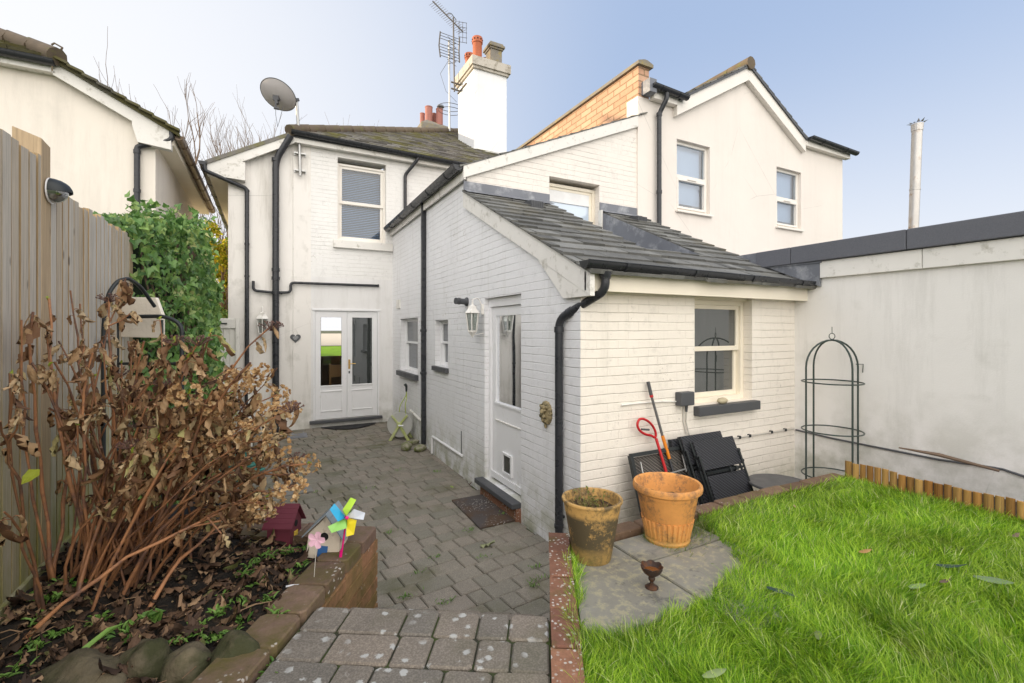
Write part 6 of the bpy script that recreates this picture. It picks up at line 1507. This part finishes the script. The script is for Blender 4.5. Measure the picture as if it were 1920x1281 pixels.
mb.tube([V3((c0.x,Yb,c1.z)), V3((c0.x-.28,Yb,c1.z-.5)), V3((c0.x-.1,Yb,c1.z-1.0)), V3((c0.x+.25,Yb,c1.z-1.25))], .006, 4)
part('grid', mb, M_aer, an2)
# far chimney behind the ridge
fc_ = thing('chimney', 'low weathered chimney stack with four pinkish pots behind the main roof ridge', 'chimney', onD(812,246,21))
cc = onD(812, 240, 21); mb = MB(); mb.box(cc.x-.66, cc.x+.72, cc.y-.4, cc.y+.4, 3.5, cc.z+.0); mb.loft([(cc.x-.66,cc.y-.4,cc.z),(cc.x+.72,cc.y-.4,cc.z),(cc.x+.72,cc.y+.4,cc.z),(cc.x-.66,cc.y+.4,cc.z)], [(cc.x-.35,cc.y-.2,cc.z+.22),(cc.x+.3,cc.y-.2,cc.z+.15),(cc.x+.3,cc.y+.2,cc.z+.15),(cc.x-.35,cc.y+.2,cc.z+.22)]); part('stack', mb, M_stone, fc_)
for (u, top_v, r_, dy) in ((792,213,.11,.2),(804,201,.17,0),(814,213,.09,.3),(824,205,.155,0)):
    q = onD(u, top_v, 21+dy); mb = MB(); hgt = q.z - cc.z - .1; mb.lathe([(r_,0),(r_*.97,hgt*.95),(r_*1.03,hgt*.96),(r_*1.03,hgt),(r_*.8,hgt),(r_*.8,hgt*.6)], (q.x,q.y,cc.z+.1), 18); part('chimney_pot', mb, M_terra2, fc_, smooth=True)
q = onD(826, 201, 21); mb = MB(); mb.lathe([(0,.10),(.14,.07),(.17,0),(.12,-.03),(0,-.03)], q, 16); mb.tube([q-V3((0,0,.12)), q], .03, 6); part('cowl', mb, M_lead, fc_)

# hanging bits on the end wall
jb = thing('junction_box', 'dark grey weatherproof socket box beside the end wall window', 'socket box', onY(1284,746,YB))
ja, jbb = onY(1272,736,YB-.04), onY(1297,759,YB-.04); mb = MB(); mb.box(ja.x, jbb.x, YB-.075, YB-.0, jbb.z, ja.z); part('box', mb, M_dark, jb, bevel=.008)
mb = MB(); q = onY(1287,762,YB-.03); mb.tube([q+V3((0,0,.01)), q-V3((0,0,.05))], [.014,.010], 8); part('plug', mb, M_dark, jb)
mb = MB(); mb.tube([q-V3((0,0,.03)), onY(1286,790,YB-.01), onY(1291,812,YB-.02), onY(1296,830,YB-.03)], .006, 6); mb.tube([onY(1281,760,YB-.008), onY(1281,790,YB-.008), onY(1286,812,YB-.01)], .006, 6); part('cable', mb, M_rope, jb, smooth=True)
mb = MB(); mb.tube([onY(1165,760,YB-.010), onY(1200,756,YB-.010), onY(1240,753,YB-.010), onY(1272,753,YB-.010)], .007, 6); part('conduit', mb, M_board, jb, smooth=True)
cd = thing('wall_pipe', 'thin clipped pale pipe running low along the end wall', 'pipe', onY(1440,808,YB)); mb = MB()
pp_ = [onY(u,v,YB-.014) for u,v in ((1300,829),(1340,826),(1382,821),(1420,815),(1450,810),(1480,805),(1489,804))]; mb.tube(pp_, .008, 8)
part('pipe', mb, M_rope, cd, smooth=True); mb = MB()
for u, v in ((1386,820),(1405,817),(1446,810),(1472,806)): q = onY(u,v,YB-.014); mb.box(q.x-.012,q.x+.012,YB-.028,YB,q.z-.014,q.z+.014)
part('clip', mb, M_metal, cd)
pc = onY(1351, 757, YB+.0); pc.z = wB[2]+.028; mb = MB(); mb.blob((pc.x,YB-.02,pc.z-.002), .062, .038, .030, 22, 14, .06, 1.3, 3); tag(link_mesh('pebble', mb, simple('smooth_pebble', (.46,.40,.27), .55, var=.12, bstr=.1), smooth=True), 'smooth tan pebble resting on the dark window sill', 'pebble')

# folded rattan furniture ------------------------------------------
def rattan(name, a, b):
    m = NT(name); mp = m.obj; w = m.n('ShaderNodeTexWave'); w.wave_type = 'BANDS'; w.bands_direction = 'DIAGONAL'; m.t.links.new(mp, w.inputs[0]); w.inputs['Scale'].default_value = 17; w.inputs['Distortion'].default_value = .6; w.inputs['Detail'].default_value = 1
    w2 = m.n('ShaderNodeTexWave'); w2.bands_direction = 'Z'; m.t.links.new(mp, w2.inputs[0]); w2.inputs['Scale'].default_value = 32
    h = m.math('MULTIPLY', w.outputs['Fac'], w2.outputs['Fac']); c = m.mix(h, a, b); m.bump(h, .9, .006); return m.done(c, .42, 0, .5)
M_rat = rattan('black_rattan_weave', (.016,.017,.021), (.095,.10,.12)); M_rat2 = rattan('dusty_rattan_weave', (.03,.027,.024), (.30,.27,.24))
def wpt(x, y, z): return V3((x,y,z))
def lean_frame(u0, v0, u1, v1, Yt, Yb_, zb):
    """top corners given in the photo on the plane Y=Yt; bottom at zb on Y=Yb_"""
    A = onY(u0,v0,Yt); B = onY(u1,v1,Yt); return A, B
def panel(mb, A, B, C, D, t):
    n = (B-A).cross(D-A).normalized()*t; mb.loft([A,B,C,D], [A+n,B+n,C+n,D+n])
CG = 'folded black rattan chairs against the end wall'
def folded_chair(label, A, B, dn, L1, L2, off):
    """A,B top corners; dn unit vector down the lean; two woven panels and a tube frame"""
    t = thing('folding_chair', label, 'folding chair', A+dn*1.2, CG); sd = (B-A).normalized(); n = sd.cross(dn).normalized()
    if n.y > 0: n = -n
    W = (B-A).length
    mb = MB(); panel(mb, A, B, B+dn*L1, A+dn*L1, .02); part('backrest', mb, M_rat, t, bevel=.004)
    mb = MB(); A2, B2 = A+dn*(L1+.05)+n*.0+sd*.03, B+dn*(L1+.05)+n*.0+sd*.0; panel(mb, A2, B2, B2+dn*L2, A2+dn*L2, .02); part('seat', mb, M_rat, t, bevel=.004)
    for s_ in (0,W): mb = MB(); q = A+sd*s_-n*.03; mb.tube(fillet([q, q+dn*(L1+L2+.2)], .02), .011, 8); mb.tube([q+n*.04+dn*L1*.5, q+n*.015+dn*(L1+L2+.22)], .010, 8); part('leg', mb, M_metal, t, smooth=True)
    mb = MB(); mb.bar(A+dn*(L1+.025)+sd*.02, B+dn*(L1+.025)-sd*.02, .02, .018)
    for s_ in (W*.62,W*.78): q = A+dn*(L1+.025)+sd*s_; mb.obox(q, sd*.012, dn*.02, n*.02)
    part('crossbar', mb, M_metal, t)
    mb = MB()
    for s_ in (-.012, W+.012):
        for f in (.52,.9): q = A+dn*(L1*f)+sd*s_-n*.015; mb.lathe([(0,0),(.016,0),(.016,.022),(0,.022)], q, 10, sd)
    part('hinge', mb, M_metal, t); return t
A = onY(1300,822,YB-.20); B = onY(1374,817,YB-.20); B.z = A.z
A1, B1, C1, D1 = onY(1296,827,YB-.17), onY(1372,818,YB-.17), None, None
dn = (onY(1420,915,YB-.44) - onY(1374,818,YB-.2)).normalized()
Lt = .34
# front chair: corners read off the picture, upper panel then lower panel
B1 = onY(1374,818,YB-.23); A1 = onY(1300,828,YB-.23); A1.z = B1.z = (A1.z+B1.z)/2; dnv = (V3((0.10,-.36,-1))).normalized()
folded_chair('folded black rattan chair with diagonal weave, front of the stack', A1, B1, dnv, .245, .40, 0)
A2 = A1 + V3((-.055,.085,.035)); B2 = B1 + V3((-.055,.085,.035)); folded_chair('folded black rattan chair showing just behind the front one', A2, B2, dnv, .245, .42, 0)
A3 = A1 + V3((-.10,.15,.0)); B3 = B1 + V3((-.10,.15,.0)); folded_chair('folded black rattan chair at the back of the stack, nearest the wall', A3, B3, (V3((.06,-.2,-1))).normalized(), .38, .42, 0)
# folded table leaning, seen from below
ta, tb = onY(1180,855,YB-.10), onY(1281,838,YB-.10); zt_ = (ta.z+tb.z)/2; ta.z = tb.z = zt_; dnt = V3((.03,-.30,-1)).normalized()
ft_ = thing('folding_table', 'folded dusty rattan table leaning on the wall behind the orange pot', 'folding table', ta+dnt*1.0); sd = (tb-ta).normalized(); nn = -(sd.cross(dnt)).normalized(); nn = nn if nn.y < 0 else -nn; H_ = .72
mb = MB(); panel(mb, ta+dnt*.02, tb+dnt*.02, tb+dnt*H_, ta+dnt*H_, .012); part('tabletop', mb, M_rat2, ft_)
mb = MB(); W_ = (tb-ta).length
for (p, q) in ((ta,tb),(ta,ta+dnt*H_),(tb,tb+dnt*H_),(ta+dnt*H_,tb+dnt*H_)): mb.bar(p+nn*.012, q+nn*.012, .03, .035, up=nn)
part('rim', mb, M_metal, ft_)
mb = MB(); o1 = nn*.035
mb.tube([ta+sd*.07+dnt*.06+o1, ta+sd*.07+dnt*.20+o1], .007, 8); mb.tube([tb-sd*.07+dnt*.06+o1, tb-sd*.07+dnt*.20+o1], .007, 8); mb.tube([ta+sd*.09+dnt*.20+o1, tb-sd*.06+dnt*.18+o1], .007, 8)
mb.tube([ta+sd*.10+dnt*.19+o1*1.2, ta+sd*.13+dnt*.85+o1*1.2], .010, 8); mb.tube([tb-sd*.05+dnt*.15+o1*1.2, tb-sd*.0+dnt*.85+o1*1.2], .010, 8); part('leg', mb, M_galv, ft_, smooth=True)
# round table top on edge of the strip
rt_ = onZ(1463, 903, -1.30); tb_ = thing('round_table', 'low round dark grey table standing in the sunken strip beside the obelisk', 'table', (rt_.x,rt_.y,-1.88)); c_ = V3((rt_.x-.02, rt_.y, 0))
c_ = onZ(1463, 905, -1.33); mb = MB(); mb.lathe([(0,-1.33),(.255,-1.33),(.262,-1.338),(.26,-1.35),(0,-1.35)], (c_.x,c_.y,0), 48); part('tabletop', mb, simple('matt_grey_table', (.085,.085,.088), .5, var=.12, bstr=.05), tb_, smooth=True)
for k in range(3): a = 2*PI*k/3; mb = MB(); mb.tube([(c_.x+math.cos(a)*.08,c_.y+math.sin(a)*.08,-1.35),(c_.x+math.cos(a)*.22,c_.y+math.sin(a)*.22,-1.88)], .012, 8); part('leg', mb, M_metal, tb_)
# edging shears and long handled tool
el = thing('lawn_tool', 'long handled garden tool with red loop grip, leaning behind the orange pot', 'garden tool', onY(1262,905,YB-.25))
pts = [onY(u,v,YB-.05-(v-780)*.0012) for u,v in ((1223,800),(1230,822),(1240,855),(1249,885),(1262,925),(1275,965))]
mb = MB(); mb.tube(pts[1:4], .0125, 10); part('shaft', mb, M_red, el, smooth=True); mb = MB(); mb.tube([pts[3],pts[4],pts[5], pts[5]+V3((.05,-.1,-.5))], .011, 10); part('lower_shaft', mb, M_dark, el, smooth=True)
lp_ = [(1198,786),(1194,797),(1199,808),(1210,815),(1222,817),(1229,822),(1230,812),(1225,800),(1216,790),(1206,785)]; mb = MB(); 
def smooth_loop(P, it=2):
    for _ in range(it): P = [q for i in range(len(P)) for q in (P[i]*.75+P[(i+1)%len(P)]*.25, P[i]*.25+P[(i+1)%len(P)]*.75)]
    return P
mb.tube(smooth_loop([onY(u,v,YB-.06) for u,v in lp_]), .0105, 10, closed=True); part('grip', mb, M_red, el, smooth=True)
mb = MB(); mb.tube([onY(1203,805,YB-.06), onY(1217,806,YB-.06)], .009, 6); part('trigger', mb, M_dark, el)
et = thing('lawn_tool', 'long handled garden tool with black grip and orange lower shaft, leaning on the wall', 'garden tool', onY(1262,905,YB-.25))
q0, q1, q2, q3, q4 = onY(1215,716,YB-.03), onY(1222,745,YB-.05), onY(1242,817,YB-.10), onY(1255,860,YB-.14), onY(1266,900,YB-.20)
mb = MB(); mb.tube([q0, q1-(q1-q0)*.15], .0150, 12); part('grip', mb, M_dark, et, smooth=True); mb = MB(); mb.tube([q1-(q1-q0)*.15, q1], .0155, 12); part('collar', mb, M_red, et, smooth=True)
mb = MB(); mb.tube([q1,q2], .0115, 10); part('shaft', mb, simple('grey_shaft', (.11,.11,.11), .4, bstr=0), et, smooth=True); mb = MB(); mb.tube([q2-(q3-q2)*.0,q3], .0145, 12); part('sleeve', mb, M_orange, et, smooth=True)
mb = MB(); mb.tube([q3,q4,q4+(q4-q3)*3.0], .0115, 10); part('lower_shaft', mb, M_black, et, smooth=True)

# garden obelisk ----------------------------------------------------
oc = ray(1560, 800)*4.42; ob_ = thing('garden_obelisk', 'tall dark green metal plant obelisk with domed top in front of the grey wall', 'plant support', (oc.x,oc.y,-1.88)); Ro = .247
M_ob = simple('dark_green_metal', (.05,.07,.062), .4, .2, var=.2, bstr=.05); zsh, ztp = -.36, -.10
for k in range(2):
    a = R(-27.68) + k*PI/2 + (.06 if k else 0); d = V3((math.cos(a), math.sin(a), 0)); mb = MB()
    pts = [V3((oc.x,oc.y,-1.88))+d*Ro, V3((oc.x,oc.y,zsh))+d*Ro] + [V3((oc.x,oc.y,zsh+(ztp-zsh)*math.sin(t)))+d*Ro*math.cos(t) for t in [PI*j/16 for j in range(1,16)]] + [V3((oc.x,oc.y,zsh))-d*Ro, V3((oc.x,oc.y,-1.88))-d*Ro]
    mb.tube(pts, .0085, 8); part('upright', mb, M_ob, ob_, smooth=True)
for z in (-.50,-.96,-1.385): mb = MB(); mb.tube([V3((oc.x+math.cos(a)*Ro, oc.y+math.sin(a)*Ro, z)) for a in [2*PI*k/36 for k in range(36)]], .0065, 8, closed=True); part('ring', mb, M_ob, ob_, smooth=True)
mb = MB(); mb.tube([V3((oc.x,oc.y,ztp+.035))+(V3((CY,-SY,0))*math.cos(a)+V3((0,0,1))*math.sin(a))*.028 for a in [2*PI*k/18 for k in range(18)]], .004, 6, closed=True); mb.tube([(oc.x,oc.y,ztp+.06),(oc.x,oc.y,ztp+.125)], .003, 5)
q = V3((oc.x,oc.y,-.33))+V3((CY,-SY,0))*Ro; mb.tube([q-V3((CY,-SY,0))*.02, q+V3((CY,-SY,0))*.05, q+V3((CY,-SY,0))*.045-V3((0,0,.08))], .004, 5); part('finial', mb, M_ob, ob_)

# log edging --------------------------------------------------------
le_ = thing('log_edging', 'golden split log roll edging between the lawn and the grey wall', 'edging', (4.12,1,-1.2)); ye = 2.06; k = 0; rg = random.Random(6)
while ye > -.3:
    w = rg.uniform(.042,.052); dz = rg.uniform(-.008,.008); zt_ = -1.055 + dz - (.015 if ye < 1.75 else 0)
    x_ = 4.10 + (2.06-ye)*.06; y0 = ye - w; n = 7; A_, B_ = [], []
    for j in range(n+1): a = PI*j/n; A_.append((x_-math.sin(a)*w*.42, y0+w/2-math.cos(a)*w*.49, -1.3)); B_.append((x_-math.sin(a)*w*.42, y0+w/2-math.cos(a)*w*.49, zt_))
    mb = MB(); mb.loft(A_, B_); part('log', mb, M_log, le_, smooth=True); ye -= w + .003; k += 1
# weed fabric and gap behind the logs
mb = MB(); rg = random.Random(9); rows = []
for i in range(30):
    y = 1.30 - i*.075; rows.append([V3((4.40+j*.09, y, -1.27 + .15*math.sin(PI*j/6)*min(1, i/6) + .03*math.sin(i*.7+j) + .02*math.sin(i*1.9+j*2.1))) for j in range(7)])
for i in range(29):
    for j in range(6): mb.add([rows[i][j],rows[i][j+1],rows[i+1][j+1],rows[i+1][j]], [(0,1,2,3)])
o = link_mesh('weed_fabric', mb, simple('black_weed_fabric', (.02,.02,.022), .8, var=.3, bstr=.6, bs=120), smooth=True); tag(o, 'crumpled black weed fabric between the log edging and the wall', 'fabric')
mb = MB(); mb.box(4.19,5.0,-3,2.02,-1.4,-1.30); tag(link_mesh('border_soil', mb, M_soil), kind='structure')
br_ = onX(1712, 872, XC-.12); mb = MB(); mb.tube([V3((XC-.2,2.0,-1.02)), V3((XC-.14,1.75,-1.03)), V3((XC-.12,1.4,-1.07))], [.006,.016,.010], 6); tag(link_mesh('twig', mb, M_bark), 'dark dead twig lying along the foot of the grey wall', 'twig')

# tubular frame and cream panel in the left corner, crate ------------
Df = 3.35
ff = thing('metal_stand', 'tall black tubular metal stand with rounded corners between fence and ivy', 'stand', onD(280, 700, Df))
P_ = lambda u, v, D=Df: onD(u, v, D)
mb = MB(); tl, tr_ = P_(219,594), P_(341,594); pts = fillet([V3((tl.x,tl.y,-1.88)), tl, P_(310,593), P_(341,608), V3((P_(341,608).x,P_(341,608).y,-1.88))], .09, 5); mb.tube(pts, .014, 10); part('front_frame', mb, M_metal, ff, smooth=True)
mb = MB(); Db = 2.92; a_ = P_(194,640,Db); pts = [V3((a_.x,a_.y,-1.88)), P_(194,620,Db), P_(197,575,Db), P_(206,545,2.95), P_(222,526,3.0), P_(240,522,3.05), P_(262,535,3.2), P_(290,575,3.33)]; mb.tube(fillet(pts,.1), .012, 10); part('hoop', mb, M_metal, ff, smooth=True)
mb = MB(); mb.tube([P_(219,640), P_(194,640,Db)], .012, 8); mb.tube([P_(219,682), P_(341,682)], .010, 8); mb.tube([P_(304,600), V3((P_(304,600).x,P_(304,600).y,-1.88))], .008, 8); part('crossbar', mb, M_metal, ff, smooth=True)
pn = thing('cream_panel', 'cream textured panel with cut corners held in the tubular stand', 'panel', onD(262, 635, Df+.1)); mb = MB()
pts = [P_(u,v,Df+.08) for u,v in ((222,632),(226,582),(238,557),(292,558),(304,590),(304,634))]; nrm = fwd_*.03; mb.loft(pts, [p+nrm for p in pts]); link = part('board', mb, M_cream_pan, pn, bevel=.004)
cr = onZ(432, 905, -1.84); ct_ = thing('plastic_crate', 'teal ribbed plastic crate on the patio behind the hydrangea', 'crate', (cr.x,cr.y,-1.86)); ang = .25; Rm = Matrix.Rotation(ang, 3, 'Z')
def X2(p): return V3((cr.x,cr.y+.25,-1.86)) + Rm @ V3(p)
mb = MB()
for (x0,x1,y0,y1) in ((-.3,.3,-.2,-.18),(-.3,.3,.18,.2),(-.3,-.28,-.18,.18),(.28,.3,-.18,.18)):
    mb.box8([X2(p) for p in ((x0,y0,0),(x1,y0,0),(x1,y1,0),(x0,y1,0),(x0,y0,.26),(x1,y0,.26),(x1,y1,.26),(x0,y1,.26))])
part('box', mb, M_teal, ct_); mb = MB()
for z in (.10,.18,.25):
    for (a, b) in (((-.31,-.21),(.31,-.21)),((.31,-.21),(.31,.21)),((.31,.21),(-.31,.21)),((-.31,.21),(-.31,-.21))): mb.bar(X2((*a,z)), X2((*b,z)), .03, .022)
part('rim', mb, M_teal, ct_, bevel=.004)
tbk = thing('garden_table', 'weathered garden table with slatted top, standing by the white gate behind the shrub', 'table', (P_(410,760,6.6).x, P_(410,760,6.6).y, -1.86))
q = P_(415,720,6.6); mb = MB()
for k in range(6): mb.box(q.x-.40, q.x+.40, q.y-.3+k*.1, q.y-.21+k*.1, q.z-.025, q.z)
part('tabletop', mb, M_board, tbk)
for sx3 in (-.36,.36):
    for sy3 in (-.27,.27): mb = MB(); mb.box(q.x+sx3-.02,q.x+sx3+.02,q.y+sy3-.02,q.y+sy3+.02,-1.86,q.z-.03); part('leg', mb, M_board, tbk)
bn = P_(345,960,3.6); bk = thing('storage_tub', 'black plastic tub on the patio hidden behind the hydrangea canes', 'tub', (bn.x,bn.y,-1.88)); mb = MB(); mb.lathe([(0,0),(.20,0),(.25,.42),(.265,.43),(.265,.46),(.24,.46),(.22,.3),(0,.3)], (bn.x,bn.y,-1.88), 28); part('body', mb, M_black, bk, smooth=True)

# fallen leaves on the lawn and patio --------------------------------
M_lf = leaf_mat('fallen_leaf', [(0,(.035,.065,.035)),(.5,(.06,.09,.05)),(.7,(.16,.10,.05)),(1,(.26,.17,.09))], .5, 0)
LG = 'fallen leaves on the lawn'
leaves = [(1468,1112,.16,'long dark green fallen leaf on the lawn near the slabs',(.03,.06,.035),-.5),(1785,1068,.15,'dark green fallen leaf on the lawn, left of a paler one',(.035,.07,.04),-.5),(1862,1092,.17,'pale grey green fallen leaf at the right of the lawn',(.14,.20,.09),-.55),
          (1905,1008,.09,'brown curled leaf near the right edge of the lawn',(.13,.085,.06),.4),(1772,1094,.08,'small brown curled leaf between the green fallen leaves',(.12,.075,.05),.2),(1622,1038,.09,'golden brown fallen leaf in the middle of the lawn',(.34,.19,.06),.1),
          (1490,952,.06,'small tan curled leaf standing in the grass near the edging',(.30,.19,.10),1.2),(1450,978,.05,'small dark brown leaf in the grass beyond the slabs',(.09,.06,.05),.6),(1720,1103,.12,'faded green leaf half sunk in the lawn',(.16,.24,.08),.2),
          (1340,1268,.12,'pale green leaf in the grass at the bottom of the lawn',(.20,.26,.10),.3),(1535,1192,.11,'olive leaf pressed into the grass in the foreground',(.13,.17,.05),.9)]
for (u, v, L, lab, cl, an_) in leaves:
    L *= .8; P = onZ(u, v, ZL+.035); d = (rgt*math.cos(an_) + fwd_*math.sin(an_)); mb = MB(); add_curl(mb, P-d*L/2+V3((0,0,.01)), (d+V3((0,0,.05))).normalized(), (V3((-d.y,d.x,.2))).normalized(), L, L*.30, .7, L*7, .03, .5)
    tag(link_mesh('fallen_leaf', mb, simple('leaf_colour', cl, .45, var=.2, bstr=.1), smooth=True, keep=True), lab, 'leaf', LG)
for (u, v, L, cl, an_, z, lab) in ((915,1023,.13,(.30,.32,.17),.2,-1.872,'pale green leaf lying on the patio paving'),(852,912,.10,(.26,.34,.08),.1,-1.872,'yellow green leaf on the patio near the side door'),(882,908,.05,(.09,.05,.04),.8,-1.868,'small dark curled leaf at the foot of the side wall'),(575,868,.07,(.30,.14,.08),.3,-1.868,'reddish brown leaf on the patio beside the loose slab')):
    P = onZ(u, v, z+.004); d = (rgt*math.cos(an_) + fwd_*math.sin(an_)); mb = MB(); add_curl(mb, P-d*L/2, (d+V3((0,0,.03))).normalized(), (V3((-d.y,d.x,.1))).normalized(), L, L*.4, .6, L*3)
    tag(link_mesh('fallen_leaf', mb, simple('leaf_colour', cl, .5, var=.2, bstr=.1), smooth=True, keep=True), lab, 'leaf')

# grass --------------------------------------------------------------
def grass(name, N, region, zf, hmin, hmax, wid, mat, seed, lean=.5):
    r = np.random.default_rng(seed); pts = region(r, N); n = len(pts)
    z = np.array([zf(x, y) for x, y in pts]) if callable(zf) else np.full(n, zf)
    h = r.uniform(hmin, hmax, n); a = r.uniform(0, 2*np.pi, n)
    # neighbouring blades lean together
    fa = np.array([mnoise.noise(V3((x*2.1, y*2.1, 5)))*5 + mnoise.noise(V3((x*7, y*7, 1)))*3 for x, y in pts]); la = fa + r.normal(0, 1.0, n); ll = h*np.abs(r.normal(lean, .28, n))
    dist = np.hypot(pts[:,0], pts[:,1]); w = wid*(.55+.32*dist)*r.uniform(.7,1.3,n)
    dx, dy = np.cos(la)*ll, np.sin(la)*ll; sx, sy = np.cos(a)*w/2, np.sin(a)*w/2
    V = np.zeros((n,7,3)); B = np.c_[pts, z-.012]
    for i, (t, ws) in enumerate(((0,1),(.4,.9),(.75,.6))):
        c = B + np.c_[dx*t**1.9, dy*t**1.9, h*(t - .22*t*t*np.minimum(1.4, ll/h))]
        V[:,2*i] = c - np.c_[sx*ws, sy*ws, np.zeros(n)]; V[:,2*i+1] = c + np.c_[sx*ws, sy*ws, np.zeros(n)]
    V[:,6] = B + np.c_[dx, dy, h*(1 - .22*np.minimum(1.4, ll/h))]
    base = np.arange(n)[:,None]*7
    quads = np.concatenate([base+np.array([0,1,3,2]), base+np.array([2,3,5,4])], 1).reshape(-1,4); tris = base+np.array([4,5,6])
    me = bpy.data.meshes.new(name); me.vertices.add(n*7); me.vertices.foreach_set('co', V.reshape(-1))
    loops = np.concatenate([quads.reshape(-1), tris.reshape(-1)]); me.loops.add(len(loops)); me.loops.foreach_set('vertex_index', loops.astype(np.int32))
    nq, nt = len(quads), len(tris); ls = np.concatenate([np.arange(nq)*4, nq*4+np.arange(nt)*3]).astype(np.int32); me.polygons.add(nq+nt); me.polygons.foreach_set('loop_start', ls); me.polygons.foreach_set('use_smooth', np.ones(nq+nt, bool))
    me.materials.append(mat); me.update(calc_edges=True); me.validate()
    o = bpy.data.objects.new(name, me); COL.objects.link(o); return tag(o, kind='stuff')
slab_poly = [onZ(u, v, -1.2) for u, v in ((1085,1000),(1180,975),(1300,968),(1350,1015),(1392,1062),(1352,1098),(1310,1136),(1245,1160),(1196,1185),(1092,1190))]
def inpoly(x, y, P):
    c = False; n = len(P); j = n-1
    for i in range(n):
        if (P[i].y > y) != (P[j].y > y) and x < (P[j].x-P[i].x)*(y-P[i].y)/(P[j].y-P[i].y)+P[i].x: c = not c
        j = i
    return c
def lawn_region(r, N):
    u = r.random(N); D = 1.05 + 2.85*r.random(N)**1.05; k = r.uniform(-.05,1.22,N)
    x = CY*k*D + SY*D; y = -SY*k*D + CY*D; p = x*math.cos(TH) - y*math.sin(TH)
    jx = .02*np.sin(x*31+y*17)+.015*np.sin(y*47)
    ok = (p > .115+jx*.5) & (y < 2.05+jx*.5) & (x < 4.10+(2.06-y)*.06) ; pts = np.c_[x,y][ok]
    keep = [not inpoly(a+math.sin(b*40)*.012, b+math.sin(a*37)*.012, slab_poly) for a, b in pts]; return pts[np.array(keep)]
def grass_mat(name, lo, hi, tip):
    m = NT(name); isl = m.island(); c = m.mix(isl, lo, hi); c = m.mix(m.rng(m.noise(1.7, 5), .35, .65), m.val(c, .8), m.val(c, 1.3)); c = m.mix(m.rng(m.noise(5.0, 4), .58, .75, 0, .5), c, (.36,.36,.10)); c = m.mix(m.rng(isl, .90, 1.0), c, tip)
    mat = m.done(c, .5, 0, .35); t = m.t; tr = t.nodes.new('ShaderNodeBsdfTranslucent'); t.links.new(c, tr.inputs[0]); mx = t.nodes.new('ShaderNodeMixShader'); mx.inputs[0].default_value = .35
    t.links.new(m.b.outputs[0], mx.inputs[1]); t.links.new(tr.outputs[0], mx.inputs[2]); t.links.new(mx.outputs[0], t.nodes['Material Output'].inputs[0]); return mat
M_grass = grass_mat('lawn_grass', (.07,.20,.012), (.24,.46,.028), (.58,.52,.24))
lz_ = lambda x, y: max(lawn_z(x, y), -1.206)
grass('lawn_grass', 250000, lawn_region, lz_, .03, .075, .0020, M_grass, 3, .62)
grass('lawn_grass_tips', 75000, lawn_region, lz_, .055, .105, .0020, grass_mat('lawn_grass_tips', (.20,.39,.018), (.50,.68,.06), (.75,.75,.42)), 13, .62)
def edge_weeds(r, N):
    x = r.uniform(1.9,3.9,N); y = 2.02 - np.abs(r.normal(0,.10,N)); return np.c_[x,y][(y < 2.06)]
grass('edge_grass', 9000, edge_weeds, lawn_z, .02, .075, .0025, grass_mat('edge_weed_grass', (.10,.20,.03), (.30,.34,.12), (.50,.42,.22)), 5, .6)
# moss tufts and tiny weeds in the paving joints
mb = MB(); rj = random.Random(15)
tuf = [(1000,1065),(785,1075),(762,1120),(835,1130),(610,1010),(945,965),(880,995),(700,915),(1010,1085),(1050,1060),(905,1045),(745,882),(820,885),(590,925),(1000,1100),(815,1045),(660,960),(730,1000)]
for (u, v) in tuf:
    P = onZ(u, v, -1.875)
    for k in range(rj.randint(10,26)):
        q = P + V3((rj.gauss(0,.035), rj.gauss(0,.018), 0)); a = rj.uniform(0,2*PI); d = V3((math.cos(a)*.7, math.sin(a)*.7, rj.uniform(.4,1.2))); add_leaf_flat(mb, q, d, V3((0,0,1))+rand_unit(rj)*.5, rj.uniform(.012,.04), rj.uniform(.004,.009), False, .1)
tag(link_mesh('joint_weeds', mb, M_weed, keep=True), kind='stuff')
